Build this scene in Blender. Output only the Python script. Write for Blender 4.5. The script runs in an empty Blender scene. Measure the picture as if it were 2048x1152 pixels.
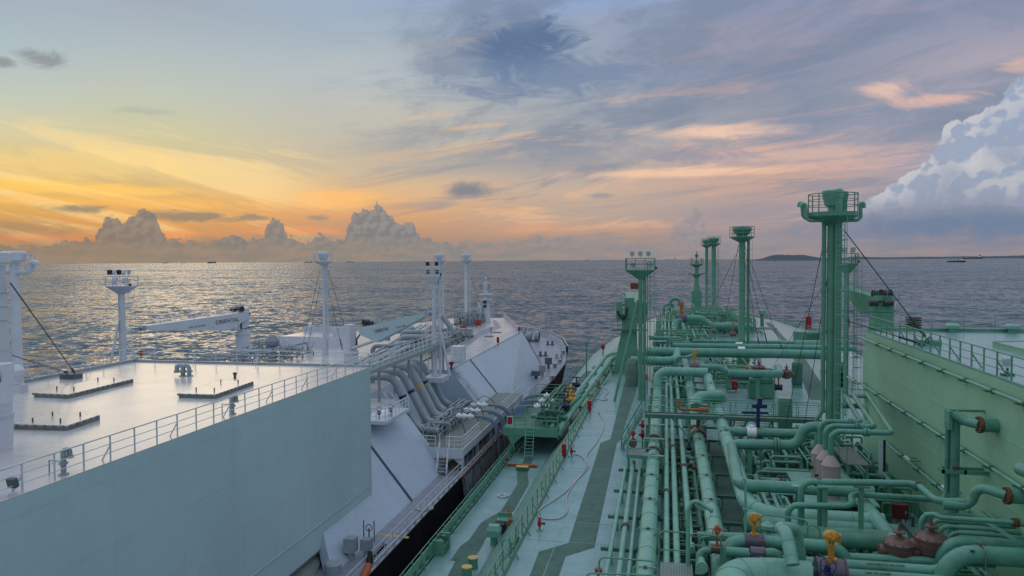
import bpy, math, random
from mathutils import Vector, Matrix
random.seed(7)
scene = bpy.context.scene
COL = scene.collection
R = math.radians

# ------------------------------------------------------------------ camera
H = 36.0                       # eye height above the sea (metres)
YAW, PITCH, ROLL = R(11.64), math.atan(56/1500), R(0.39)
_f = Vector((-math.sin(YAW)*math.cos(PITCH), math.cos(YAW)*math.cos(PITCH), -math.sin(PITCH)))
_r0 = Vector((math.cos(YAW), math.sin(YAW), 0)); _u0 = _r0.cross(_f)
_r = _r0*math.cos(ROLL) - _u0*math.sin(ROLL); _u = _r0*math.sin(ROLL) + _u0*math.cos(ROLL)
cd = bpy.data.cameras.new('camera'); cam = bpy.data.objects.new('camera', cd); COL.objects.link(cam)
cd.sensor_width = 36; cd.lens = 36*1500/2048; cd.clip_start = 0.5; cd.clip_end = 90000
cam.matrix_world = Matrix(((_r.x,_u.x,-_f.x,0),(_r.y,_u.y,-_f.y,0),(_r.z,_u.z,-_f.z,H),(0,0,0,1)))
scene.camera = cam
scene.render.resolution_x = 1024; scene.render.resolution_y = 576
def W(px, py, x=None, y=None, z=None):
    """surveying helper: the point of the plane x=, y= or z= seen at that spot of the photograph"""
    d = _f + _r*((px-1024)/1500) + _u*((576-py)/1500)
    t = x/d.x if x is not None else y/d.y if y is not None else (z-H)/d.z
    return Vector((d.x*t, d.y*t, H+d.z*t))
def V(*a): return Vector(a)

# ------------------------------------------------------------------ node helpers
def lin(c):
    return tuple(((v/255)/12.92 if v/255 <= .04045 else (((v/255)+.055)/1.055)**2.4) for v in c)+(1,)
class G:
    dims = '3D'
    def __init__(s, nt): s.nt = nt
    def n(s, t, **kw):
        q = s.nt.nodes.new(t)
        for k, v in kw.items(): setattr(q, k, v)
        return q
    def link(s, a, sock):
        if isinstance(a, (int, float)): sock.default_value = a
        elif isinstance(a, tuple): sock.default_value = a
        else: s.nt.links.new(a, sock)
    def m(s, op, a, b=None, c=None, clamp=False):
        q = s.n('ShaderNodeMath', operation=op); q.use_clamp = clamp
        s.link(a, q.inputs[0])
        if b is not None: s.link(b, q.inputs[1])
        if c is not None: s.link(c, q.inputs[2])
        return q.outputs[0]
    def mr(s, v, a, b, c=0., d=1., smooth=False):
        q = s.n('ShaderNodeMapRange'); q.interpolation_type = 'SMOOTHSTEP' if smooth else 'LINEAR'
        s.link(v, q.inputs['Value'])
        for nme, val in zip(('From Min','From Max','To Min','To Max'), (a,b,c,d)): s.link(val, q.inputs[nme])
        return q.outputs[0]
    def mix(s, f, a, b, blend='MIX'):
        q = s.n('ShaderNodeMix', data_type='RGBA', blend_type=blend)
        s.link(f, q.inputs[0]); s.link(a, q.inputs[6]); s.link(b, q.inputs[7])
        return q.outputs[2]
    def noise(s, vec, scale=1., det=4., rough=.5, dist=0., col=False):
        q = s.n('ShaderNodeTexNoise'); q.noise_dimensions = s.dims; q.inputs['Scale'].default_value = scale; q.inputs['Detail'].default_value = det
        q.inputs['Roughness'].default_value = rough; q.inputs['Distortion'].default_value = dist
        s.link(vec, q.inputs['Vector']); return q.outputs['Color' if col else 'Fac']
    def ramp(s, f, stops, interp='EASE'):
        q = s.n('ShaderNodeValToRGB'); cr = q.color_ramp; cr.interpolation = interp
        while len(cr.elements) > 1: cr.elements.remove(cr.elements[-1])
        cr.elements[0].position = stops[0][0]; cr.elements[0].color = stops[0][1]
        for p, c in stops[1:]:
            e = cr.elements.new(p); e.color = c
        s.link(f, q.inputs[0]); return q.outputs[0]
    def comb(s, x, y, z):
        q = s.n('ShaderNodeCombineXYZ')
        s.link(x, q.inputs[0]); s.link(y, q.inputs[1]); s.link(z, q.inputs[2]); return q.outputs[0]

# ------------------------------------------------------------------ sky
SUN_AZ = R(35)      # left of the ships' heading (+Y)
SUN_EL = R(9)
world = bpy.data.worlds.new("World"); scene.world = world; world.use_nodes = True
g = G(world.node_tree); g.dims = '2D'; world.node_tree.nodes.clear()
tc = g.n('ShaderNodeTexCoord'); sep = g.n('ShaderNodeSeparateXYZ'); g.link(tc.outputs['Generated'], sep.inputs[0])
dx = g.m('ADD', g.m('MULTIPLY', sep.outputs[0], math.cos(YAW)), g.m('MULTIPLY', sep.outputs[1], math.sin(YAW)))
dy = g.m('ADD', g.m('MULTIPLY', sep.outputs[0], -math.sin(YAW)), g.m('MULTIPLY', sep.outputs[1], math.cos(YAW)))
az = g.m('ARCTAN2', dx, dy)
el = g.m('ARCSINE', g.m('MINIMUM', g.m('MAXIMUM', sep.outputs[2], -1.), 1.))
elp = g.m('MAXIMUM', el, 0.)
def AE(px, py):
    a = math.atan((px-1024)/1500); hy = 520 - (px-1024)*.0068
    return a, math.atan((hy-py)/1500*math.cos(a))
# hue of the air at five bearings, from the horizon upward, brightened above the frame as fill light (pixel row of the photograph, colour)
columns = [
 (0,   [(520,(148,128,104)),(500,(158,128,98)),(478,(190,134,94)),(440,(204,154,94)),(400,(222,172,92)),(330,(222,194,130)),(270,(210,198,156)),(200,(190,194,178)),(100,(168,184,188)),(0,(158,172,182)),(-300,(204,216,228)),(-700,(226,236,250))]),
 (300, [(520,(150,128,106)),(500,(156,130,106)),(478,(198,138,92)),(440,(224,160,90)),(400,(224,176,106)),(340,(210,188,138)),(270,(200,194,156)),(180,(184,190,178)),(90,(168,180,184)),(0,(156,166,178)),(-300,(204,216,228)),(-700,(226,236,250))]),
 (700, [(520,(148,130,120)),(500,(146,132,122)),(470,(176,140,116)),(430,(216,160,110)),(395,(222,176,126)),(340,(200,182,152)),(260,(188,184,170)),(160,(176,184,186)),(70,(160,174,186)),(0,(150,168,190)),(-300,(204,216,230)),(-700,(226,236,250))]),
 (1150,[(520,(140,130,126)),(500,(142,134,130)),(468,(182,146,124)),(440,(176,156,142)),(380,(190,168,150)),(320,(172,164,160)),(240,(158,162,168)),(160,(150,160,174)),(60,(142,156,178)),(0,(140,162,200)),(-300,(200,212,230)),(-700,(226,236,250))]),
 (1550,[(520,(136,130,136)),(500,(136,132,138)),(460,(158,142,144)),(420,(154,144,150)),(360,(192,160,146)),(320,(166,154,156)),(250,(146,150,162)),(150,(128,138,160)),(60,(138,144,168)),(0,(136,144,172)),(-300,(196,208,228)),(-700,(226,236,250))]),
 (2000,[(520,(132,128,138)),(500,(128,128,140)),(460,(118,130,152)),(400,(140,148,168)),(300,(146,152,170)),(200,(146,150,168)),(120,(164,158,170)),(40,(140,146,168)),(0,(132,140,166)),(-300,(196,208,228)),(-700,(226,236,250))]),
]
col = None; prev = None
for px, rows in columns:
    a, _ = AE(px, 0)
    c = g.ramp(g.m('DIVIDE', elp, 1.0), [(min(.999, max(0., AE(px, ry)[1])), lin(rc)) for ry, rc in rows], 'LINEAR')
    if col is None: col = c
    else: col = g.mix(g.mr(az, prev, a, smooth=True), col, c)
    prev = a
def vec(sx, sy, tilt=0., seed=0.):
    return g.comb(g.m('MULTIPLY_ADD', az, sx, seed*13.7), g.m('MULTIPLY_ADD', g.m('MULTIPLY_ADD', az, tilt, el), sy, seed*7.3), 0.)
def ell(px, py, rx, ry, l1=False):
    a, e = AE(px, py)
    u = g.m('DIVIDE', g.m('SUBTRACT', az, a), rx/1500); v = g.m('DIVIDE', g.m('SUBTRACT', el, e), ry/1500)
    if l1: return g.m('ADD', g.m('ABSOLUTE', u), g.m('ABSOLUTE', v))
    return g.m('SQRT', g.m('ADD', g.m('MULTIPLY', u, u), g.m('MULTIPLY', v, v)))
def blob(px, py, rx, ry, nz, amp, s0, s1, l1=False):
    val = g.m('ADD', g.m('SUBTRACT', 1., ell(px, py, rx, ry, l1)), g.m('MULTIPLY', g.m('SUBTRACT', nz, .5), amp))
    return g.mr(val, s0, s1, smooth=True)
# warp of the streaks
warp = g.noise(vec(2.2, 5, 0, 3.), 1., 2.)
st1 = g.noise(vec(3.2, 30, .20, 1.), 1., 7., .62, .4)                 # fans falling to the right (left third)
st2 = g.noise(vec(3.0, 25, -.10, 5.), 1., 7., .66, .45)               # layers rising to the right
veil = g.noise(vec(4.5, 13, -.14, 9.), 1., 7., .64, .25)
leftm = g.mr(az, AE(500,0)[0], AE(750,0)[0], 1., 0., True)
rightm = g.mr(az, AE(520,0)[0], AE(1000,0)[0], 0., 1., True)
lowm = g.mr(elp, .005, .05, 0., 1., True)
hi = g.mr(elp, .17, .30, 1., .0, True)
# bright warm fans on the left
f1 = g.m('MULTIPLY', g.m('MULTIPLY', g.mr(st1, .48, .62, smooth=True), leftm), g.m('MULTIPLY', lowm, g.mr(elp, .12, .19, 1., 0., True)))
col = g.mix(g.m('MULTIPLY', f1, .62), col, lin((248,214,150)))
f1d = g.m('MULTIPLY', g.m('MULTIPLY', g.mr(st1, .5, .33, smooth=True), leftm), g.mr(elp, .03, .17, .55, 0., True))
col = g.mix(g.m('MULTIPLY', f1d, .8), col, lin((178,150,116)))
# grey-mauve layer clouds over the right two thirds
cover = g.mr(veil, .40, .62, smooth=True)
up = g.mr(elp, .09, .16, .0, 1., True)
col = g.mix(g.m('MULTIPLY', g.m('MULTIPLY', cover, rightm), g.m('MULTIPLY', up, .66)), col, lin((116,130,152)))
lay = g.m('MULTIPLY', g.mr(st2, .52, .68, smooth=True), rightm)
lm = g.m('MULTIPLY', g.mr(elp, .02, .06, 0., 1., True), g.mr(elp, .13, .26, 1., .15, True))
col = g.mix(g.m('MULTIPLY', g.m('MULTIPLY', lay, lm), .62), col, g.ramp(g.mr(az, -.1, .5), [(0.,lin((238,186,130))),(.6,lin((226,176,150))),(1.,lin((205,168,165)))], 'LINEAR'))
dk = g.m('MULTIPLY', g.m('MULTIPLY', g.mr(st2, .49, .34, smooth=True), rightm), g.mr(elp, .02, .3, .75, .3))
col = g.mix(dk, col, g.ramp(g.mr(elp, .02, .2), [(0.,lin((140,138,146))),(1.,lin((118,130,154)))], 'LINEAR'))
# pink lit patches
fine = g.noise(vec(12, 60, -.12, 2.), 1., 7., .66, .4)
fine2 = g.noise(vec(16, 50, .35, 4.), 1., 7., .66, .5)
for (px,py,rx,ry,st,cc,nz) in [(1450,264,180,18,.75,(242,200,172),fine),(1360,346,280,14,.75,(240,196,164),fine),(1770,180,60,24,.75,(228,190,172),fine2),(1860,205,90,16,.75,(226,184,166),fine2),(2040,132,44,18,.6,(215,178,165),fine2),
                            (1560,312,300,20,.5,(224,182,164),fine),(120,376,330,16,.6,(255,204,96),fine),(250,404,330,14,.5,(250,186,92),fine2),(680,400,130,26,.6,(252,190,110),fine),(170,330,260,40,.4,(252,214,128),fine2),(90,478,150,9,.45,(226,134,84),fine),(560,462,160,12,.5,(238,146,86),fine),(1060,455,150,16,.5,(214,156,126),fine),(330,468,110,8,.55,(236,146,84),fine)]:
    col = g.mix(g.m('MULTIPLY', blob(px,py,rx,ry,nz,1.5,.0,.8), st), col, lin(cc))
# dark wispy clouds
wis = g.noise(vec(14, 38, .06, 8.), 1., 8., .70, .6)
for (px,py,rx,ry,st,cc,am) in [(1045,100,170,80,1.,(92,114,146),1.9),(1130,150,300,60,.75,(108,128,158),2.1),(900,140,120,40,.6,(128,142,162),1.8),(1040,40,60,35,.6,(112,130,158),1.6),
                            (1400,315,170,24,.6,(128,136,156),1.8),(95,122,62,22,.7,(128,130,134),1.9),(22,128,24,15,.7,(128,130,134),1.6),(300,226,90,12,.4,(160,165,160),2.),(900,266,70,10,.5,(150,150,150),2.),
                            (938,382,74,27,.9,(120,126,138),1.0),(1205,392,36,9,.6,(140,140,150),1.2),(160,418,74,13,.85,(140,128,110),2.0),(400,434,140,14,.85,(140,130,112),2.2),(30,455,120,20,.6,(160,132,98),2.),(510,436,50,9,.7,(146,134,116),2.),(640,436,34,8,.7,(146,136,122),2.),(1300,150,300,60,.35,(126,138,164),1.8),(1650,250,260,50,.4,(130,140,164),1.8)]:
    col = g.mix(g.m('MULTIPLY', blob(px,py,rx,ry,wis,am,.12,.75), st), col, lin(cc))
# cumulus: puffy masses with a lit rim and a grey body
puff = g.noise(vec(34, 38, 0, 11.), 1., 8., .62, .35)
puff2 = g.noise(vec(70, 80, 0, 31.), 1., 7., .62, .5)
def vor(ox, oy, sc, wz=41.):
    q = g.n('ShaderNodeTexVoronoi', feature='SMOOTH_F1', voronoi_dimensions='2D'); q.inputs['Scale'].default_value = 1.; q.inputs['Smoothness'].default_value = .35; q.inputs['Detail'].default_value = 0
    wv = g.noise(vec(sc*1.1, sc*1.2, 0, wz), 1., 2., .6, 0., True)
    av = g.n('ShaderNodeVectorMath', operation='MULTIPLY_ADD'); g.link(wv, av.inputs[0]); av.inputs[1].default_value = (.9,.9,0); g.link(g.comb(g.m('ADD', g.m('MULTIPLY', az, sc), ox), g.m('ADD', g.m('MULTIPLY', el, sc*1.15), oy), 0.), av.inputs[2])
    g.link(av.outputs[0], q.inputs['Vector']); return q.outputs['Distance']
def curve(pts):
    """elevation of a cloud's upper outline as a function of bearing"""
    a0, a1 = AE(-300,0)[0], AE(2500,0)[0]
    q = g.n('ShaderNodeFloatCurve'); c = q.mapping.curves[0]; q.mapping.use_clip = False
    P_ = sorted(((AE(x,y)[0]-a0)/(a1-a0), AE(x,y)[1]*2) for x, y in pts)
    c.points[0].location = P_[0]; c.points[1].location = P_[-1]
    for p in P_[1:-1]: c.points.new(*p)
    for p in c.points: p.handle_type = 'VECTOR'
    q.mapping.update(); g.link(g.mr(az, a0, a1), q.inputs['Value'])
    return g.m('DIVIDE', q.outputs[0], 2.)
# towering cumulus at right
bA, bB = vor(0,0,26.), vor(0,0,60.); bA2, bB2 = vor(-.20,.20,26.), vor(-.42,.42,60.)
edge = curve([(-300,540),(1600,540),(1700,470),(1735,400),(1752,382),(1808,352),(1850,318),(1871,290),(1887,260),(1955,238),(1961,218),(2005,185),(2023,160),(2060,150),(2130,120),(2250,160),(2400,300),(2500,500)])
depth = g.m('ADD', g.m('SUBTRACT', edge, el), g.m('ADD', g.m('MULTIPLY', g.m('SUBTRACT', .45, bA), .022), g.m('ADD', g.m('MULTIPLY', g.m('SUBTRACT', .45, bB), .010), g.m('MULTIPLY', g.m('SUBTRACT', puff2, .5), .014))))
cm = g.mr(depth, 0., .0035, smooth=True)
rel = g.m('ADD', g.m('MULTIPLY', g.m('SUBTRACT', bA2, bA), 1.), g.m('ADD', g.m('MULTIPLY', g.m('SUBTRACT', bB2, bB), .5), g.m('MULTIPLY', g.m('SUBTRACT', puff2, .5), .35)))
rel = g.mr(rel, -.12, .18, smooth=True)
big = g.noise(vec(9, 11, .5, 51.), 1., 3., .5)
near = g.m('MULTIPLY', g.m('ADD', g.mr(depth, .0, .075, 1., .22, True), g.mr(big, .48, .62, 0., .5, True), clamp=True), g.mr(el, AE(2000,440)[1], AE(2000,360)[1], .1, 1., True))
body = g.ramp(g.mr(el, AE(2000,500)[1], AE(2000,200)[1]), [(0.,lin((124,130,148))),(.35,lin((140,148,166))),(1.,lin((146,162,188)))], 'LINEAR')
shade = g.mix(g.m('MULTIPLY', near, .8), body, g.mix(rel, lin((150,162,182)), lin((198,196,198))))
col = g.mix(g.m('MULTIPLY', cm, g.mr(el, AE(2000,500)[1], AE(2000,380)[1], .1, .95, True)), col, shade)
# the low bank with its small towers
edge2 = curve([(-300,488),(0,486),(60,489),(140,484),(196,474),(206,444),(224,430),(240,436),(244,458),(251,442),(275,428),(300,420),(316,428),(320,455),(332,478),(420,482),(470,470),(500,478),(530,472),(537,446),(552,434),(567,446),(575,472),(620,480),(642,466),(664,480),(690,478),(699,450),(704,424),(728,421),(744,416),(756,408),(770,416),(780,434),(802,444),(830,438),(832,458),(842,476),(900,486),(1000,488),(1086,470),(1110,478),(1135,472),(1150,486),(1250,490),(1338,488),(1346,446),(1368,434),(1392,414),(1406,424),(1416,480),(1600,494),(2048,498),(2500,498)])
bC = vor(0,0,95.,43.); bC2 = vor(-.35,.35,95.,43.)
d2 = g.m('ADD', g.m('SUBTRACT', edge2, el), g.m('ADD', g.m('MULTIPLY', g.m('SUBTRACT', .45, bC), .009), g.m('MULTIPLY', g.m('SUBTRACT', puff2, .5), .018)))
m2 = g.mr(d2, .0, .0028, smooth=True)
r2 = g.mr(g.m('ADD', g.m('SUBTRACT', bC2, bC), g.m('MULTIPLY', g.m('SUBTRACT', puff2, .5), .5)), -.2, .3, smooth=True)
azr = g.mr(az, -.6, .62)
c2 = g.mix(g.m('MULTIPLY', r2, g.mr(el, 0.004, .05, .2, .6)), g.ramp(azr, [(0.,lin((124,116,106))),(.35,lin((116,122,126))),(.6,lin((132,134,142))),(1.,lin((126,130,146)))], 'LINEAR'), g.ramp(azr, [(0.,lin((148,132,112))),(.35,lin((148,146,140))),(.6,lin((164,158,160))),(1.,lin((150,150,164)))], 'LINEAR'))
fade = g.m('MULTIPLY', g.mr(az, AE(860,0)[0], AE(1300,0)[0], 1., .55, True), g.mr(az, AE(1500,0)[0], AE(1650,0)[0], 1., .4, True))
col = g.mix(g.m('MULTIPLY', g.m('MULTIPLY', m2, fade), .9), col, c2)
# the dark base under the right cumulus and the low bank along the horizon
col = g.mix(g.m('MULTIPLY', blob(1900, 452, 330, 50, wis, .9, .0, .9), .85), col, lin((106,122,148)))
bank = g.m('ADD', elp, g.m('MULTIPLY', g.m('SUBTRACT', g.noise(vec(26, 30, 0, 21.), 1., 6., .6), .5), .05))
bank2 = g.mr(bank, .012, .034, 1., 0., True)
bcol = g.ramp(g.mr(az, -.6, .62), [(0.,lin((150,130,104))),(.35,lin((142,132,120))),(.6,lin((136,132,134))),(1.,lin((128,130,146)))], 'LINEAR')
col = g.mix(g.m('MULTIPLY', bank2, .6), col, g.mix(g.mr(g.noise(vec(20,110,0,23.),1.,5.), .35,.65), bcol, g.mix(.35, bcol, lin((196,150,120)))))
# the air behind the viewer, brightened by hand as unseen fill light, blended with the physical sky
nish = g.n('ShaderNodeTexSky', sky_type='NISHITA'); nish.sun_disc = False
nish.sun_elevation = SUN_EL; nish.sun_rotation = -SUN_AZ
nc = g.mix(1., nish.outputs[0], (.10,.10,.10,1.), 'MULTIPLY')
back = g.mr(g.m('ABSOLUTE', az), .95, 1.9, 0., 1., True)
rear = g.ramp(elp, [(0.,lin((112,124,146))),(.25,lin((168,182,204))),(.999,lin((226,236,250)))], 'LINEAR')
rear = g.mix(.3, rear, nc)
col = g.mix(back, col, rear)
bg = g.n('ShaderNodeBackground'); g.link(col, bg.inputs[0]); bg.inputs[1].default_value = 1.0
wo = g.n('ShaderNodeOutputWorld'); world.node_tree.links.new(bg.outputs[0], wo.inputs[0])
world.cycles.sampling_method = 'MANUAL'; world.cycles.sample_map_resolution = 512

sd = bpy.data.lights.new('sun', 'SUN'); sun = bpy.data.objects.new('sun', sd); COL.objects.link(sun)
sd.energy = 0.075; sd.angle = R(16); sd.color = (1., .78, .52)
sun.rotation_euler = Vector((-math.sin(SUN_AZ)*math.cos(SUN_EL), math.cos(SUN_AZ)*math.cos(SUN_EL), math.sin(SUN_EL))).to_track_quat('Z', 'Y').to_euler()
scene.view_settings.view_transform = 'Standard'; scene.view_settings.look = 'None'
scene.view_settings.exposure = 0.14; scene.view_settings.gamma = 1.0

# ------------------------------------------------------------------ materials
def base(name):
    mt = bpy.data.materials.new(name); mt.use_nodes = True
    gg = G(mt.node_tree); bs = mt.node_tree.nodes['Principled BSDF']
    return mt, gg, bs
def paint(name, c, rough=.45, var=.12, spec=.5, rust=0., scale=.7, bump=.02, metal=0., streak=0., plates=None):
    """weathered paint: large soft patches, fine mottling, optional rust freckles and run-down dirt"""
    mt, q, bs = base(name)
    geo = q.n('ShaderNodeNewGeometry'); P_ = geo.outputs['Position']
    n1 = q.noise(P_, scale, 6., .62); n2 = q.noise(P_, scale*9, 4., .6)
    c1 = tuple(v*(1-var) for v in c)+(1,); c2 = tuple(min(1, v*(1+var)) for v in c)+(1,)
    cc = q.mix(q.mr(q.m('ADD', q.m('MULTIPLY', n1, .7), q.m('MULTIPLY', n2, .3)), .35, .65), c1, c2)
    st = q.noise(P_, scale*.8, 7., .7, .8); cc = q.mix(q.m('MULTIPLY', q.mr(st, .54, .70, smooth=True), var*2.2, clamp=True), cc, tuple(v*.55 for v in c)+(1,))
    if streak:
        mp = q.n('ShaderNodeMapping'); mp.inputs['Scale'].default_value = (2.2, 2.2, .09); q.link(P_, mp.inputs[0])
        s_ = q.noise(mp.outputs[0], 1., 5., .7)
        cc = q.mix(q.m('MULTIPLY', q.mr(s_, .52, .78, smooth=True), streak), cc, tuple(v*.45 for v in c)+(1,))
    hs = None
    if plates:
        sp = q.n('ShaderNodeSeparateXYZ'); q.link(P_, sp.inputs[0])
        for ax, size in plates:
            d_ = q.m('PINGPONG', q.m('ADD', sp.outputs[ax], .37), size/2)
            l_ = q.mr(d_, .0, .03, 1., 0.); hs = l_ if hs is None else q.m('MAXIMUM', hs, l_)
            cell = q.m('FLOOR', q.m('DIVIDE', q.m('ADD', sp.outputs[ax], .37), size)); cn = q.n('ShaderNodeTexWhiteNoise', noise_dimensions='1D'); q.link(cell, cn.inputs['W'])
            cc = q.mix(q.m('MULTIPLY', cn.outputs['Value'], .09), cc, tuple(v*.6 for v in c)+(1,))
        cc = q.mix(q.m('MULTIPLY', hs, .35), cc, tuple(v*.5 for v in c)+(1,))
    if rust:
        r_ = q.noise(P_, scale*5, 8., .75)
        cc = q.mix(q.mr(r_, .70-rust*.12, .74-rust*.12, smooth=True), cc, (.12,.05,.03,1))
    q.link(cc, bs.inputs['Base Color'])
    q.link(q.mr(n1, .3, .7, rough*.85, min(1, rough*1.2)), bs.inputs['Roughness'])
    bs.inputs['Metallic'].default_value = metal; bs.inputs['Specular IOR Level'].default_value = spec
    if bump:
        b = q.n('ShaderNodeBump'); b.inputs['Strength'].default_value = .35; b.inputs['Distance'].default_value = bump
        q.link(q.noise(P_, scale*2.5, 4.), b.inputs['Height']); q.link(b.outputs[0], bs.inputs['Normal'])
    return mt
GREEN = (.105,.30,.20)
M = {}
M['green']   = paint('green_paint', GREEN, .42, .16, streak=.15)
M['green_pipe'] = paint('green_pipe_paint', (.10,.295,.22), .32, .22, rust=.3, scale=.9)
M['green_lit'] = paint('green_insulation', (.165,.38,.30), .32, .16, scale=1.2, rust=.2)  # paler green coat than the pipe paint
M['green_dark'] = paint('dark_green_steel', (.055,.17,.11), .5, .2)
M['green_wall'] = paint('pale_green_wall_paint', (.265,.51,.345), .5, .10, scale=.3, streak=.28, bump=.03, plates=((1,8.),(2,2.9)))
M['deck_green'] = paint('light_green_deck', (.20,.355,.36), .24, .14, scale=.6, bump=.004, plates=((0,3.1),(1,9.)))
M['slope_green'] = paint('shaded_green_slope_paint', (.17,.31,.265), .42, .14, scale=.5, streak=.1)  # darker than the deck: shade of the port-facing slope put into the colour
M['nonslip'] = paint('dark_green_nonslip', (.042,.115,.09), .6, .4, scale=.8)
M['white']   = paint('white_paint', (.60,.64,.70), .42, .08, streak=.10)
M['white_clean'] = paint('clean_white_paint', (.66,.70,.75), .4, .05)
M['deck_white'] = paint('pale_deck_paint', (.56,.54,.55), .22, .14, scale=.4, bump=.006, plates=((0,3.4),(1,9.)))
M['deck_grey'] = paint('grey_deck_paint', (.24,.27,.33), .32, .22, scale=.7, plates=((1,6.),), bump=.01)
M['slope_blue'] = paint('pale_blue_grey_paint', (.43,.53,.64), .42, .10, scale=.3, bump=.02, plates=((1,9.),(2,2.6)), streak=.12)
M['block_side'] = paint('blue_grey_wall_paint', (.47,.61,.66), .5, .06, scale=.2, bump=.03, streak=.16, plates=((1,9.),(2,2.75)))
M['grey']    = paint('grey_paint', (.30,.35,.38), .4, .14, rust=.05)
M['grey_dark'] = paint('dark_grey_steel', (.10,.12,.13), .5, .2)
M['grate']   = paint('grey_grating', (.16,.19,.18), .6, .25)
M['black']   = paint('black_rubber', (.012,.012,.014), .5, .3)
M['hull_black'] = paint('black_hull_paint', (.012,.010,.014), .55, .3, rust=.15, scale=.3)
M['hull_grey'] = paint('faded_hull_paint', (.05,.05,.055), .55, .3, rust=.25, scale=.3)
M['yellow']  = paint('yellow_paint', (.55,.27,.03), .4, .15, rust=.1, scale=3.)
M['yellow_deck'] = paint('yellow_deck_paint', (.55,.38,.12), .5, .12)
M['orange']  = paint('orange_paint', (.45,.12,.04), .55, .25)
M['red']     = paint('red_paint', (.35,.015,.02), .4, .15)
M['dark_red'] = paint('dark_red_paint', (.12,.012,.014), .5, .2)
M['blue']    = paint('blue_paint', (.012,.014,.10), .4, .2)
M['steelblue'] = paint('steel_blue_paint', (.15,.25,.37), .45, .12)
M['brown']   = paint('brown_primer', (.15,.085,.07), .42, .25, rust=.1, scale=2.)
M['purple']  = paint('purple_grey_primer', (.12,.10,.14), .35, .2)
M['rust']    = paint('rusted_steel', (.17,.06,.035), .8, .4, scale=4.)
M['silencer']= paint('pale_pinkish_metal', (.36,.29,.27), .42, .12, rust=.1, scale=1.5)
M['hose']    = paint('grey_rubber_hose', (.16,.18,.19), .5, .15)
M['fire_hose'] = paint('pale_hose', (.42,.44,.46), .5, .15)
M['frost']   = paint('frost', (.80,.84,.90), .8, .06, scale=3., bump=.05)
M['glass']   = paint('dark_lamp_glass', (.03,.035,.04), .12, .1)
M['lens']    = paint('pale_lamp_glass', (.45,.52,.6), .12, .1)
M['text']    = paint('black_lettering', (.012,.012,.014), .5, .1)
M['wire']    = paint('dark_wire_rope', (.03,.035,.035), .5, .2)
M['hill']    = paint('hazed_wooded_hill', (.05,.08,.10), 1., .25, scale=.01, bump=0)  # distance haze put into the colour as a bluish tint
M['joint']   = paint('dark_joint', (.04,.06,.09), .5, .1)
M['grating_green'] = paint('green_grating', (.12,.20,.17), .6, .2)
M['hi_vis']  = paint('orange_overalls', (.5,.12,.03), .8, .1)
M['skin']    = paint('skin', (.35,.19,.12), .6, .1)

def sea_mat():
    """wave slopes taken from noise fields of several sizes, so that far water keeps its ripple contrast"""
    mt, q, bs = base('sea_water')
    geo = q.n('ShaderNodeNewGeometry'); P_ = geo.outputs['Position']
    def mp(s, rot, an=2.3, seed=0.):
        a = q.n('ShaderNodeMapping'); a.inputs['Scale'].default_value = (1/s, an/s, 1); a.inputs['Rotation'].default_value = (0,0,rot); a.inputs['Location'].default_value = (seed,seed*.7,seed); q.link(P_, a.inputs[0]); return a.outputs[0]
    acc = None
    for s, amp, rot, an in ((2.2,.16,R(5),1.1),(6.,.22,R(-6),1.),(16.,.09,R(14),1.),(50.,.07,R(4),.9),(200.,.045,R(12),1.2),(1200.,.03,R(8),2.)):
        n_ = q.noise(mp(s,rot,an,s*.37), 1., 2., .5, .3, col=True)
        v = q.n('ShaderNodeVectorMath', operation='SUBTRACT'); q.link(n_, v.inputs[0]); v.inputs[1].default_value = (.5,.5,.5)
        w = q.n('ShaderNodeVectorMath', operation='SCALE'); q.link(v.outputs[0], w.inputs[0]); w.inputs['Scale'].default_value = amp*6.5
        if acc is None: acc = w.outputs[0]
        else:
            a = q.n('ShaderNodeVectorMath', operation='ADD'); q.link(acc, a.inputs[0]); q.link(w.outputs[0], a.inputs[1]); acc = a.outputs[0]
    m = q.n('ShaderNodeVectorMath', operation='MULTIPLY'); q.link(acc, m.inputs[0]); m.inputs[1].default_value = (.7,1.,0)
    a = q.n('ShaderNodeVectorMath', operation='ADD'); q.link(m.outputs[0], a.inputs[0]); a.inputs[1].default_value = (.03,-.185,1)
    nn = q.n('ShaderNodeVectorMath', operation='NORMALIZE'); q.link(a.outputs[0], nn.inputs[0]); q.link(nn.outputs[0], bs.inputs['Normal'])
    gust = q.noise(mp(420.,R(10),2.6), 1., 4., .6)
    q.link(q.mix(q.mr(gust, .35, .65), (.030,.062,.088,1), (.046,.086,.116,1)), bs.inputs['Base Color'])
    bs.inputs['Roughness'].default_value = .10; bs.inputs['IOR'].default_value = 1.33; bs.inputs['Specular IOR Level'].default_value = .30
    return mt
M['sea'] = sea_mat()

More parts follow.
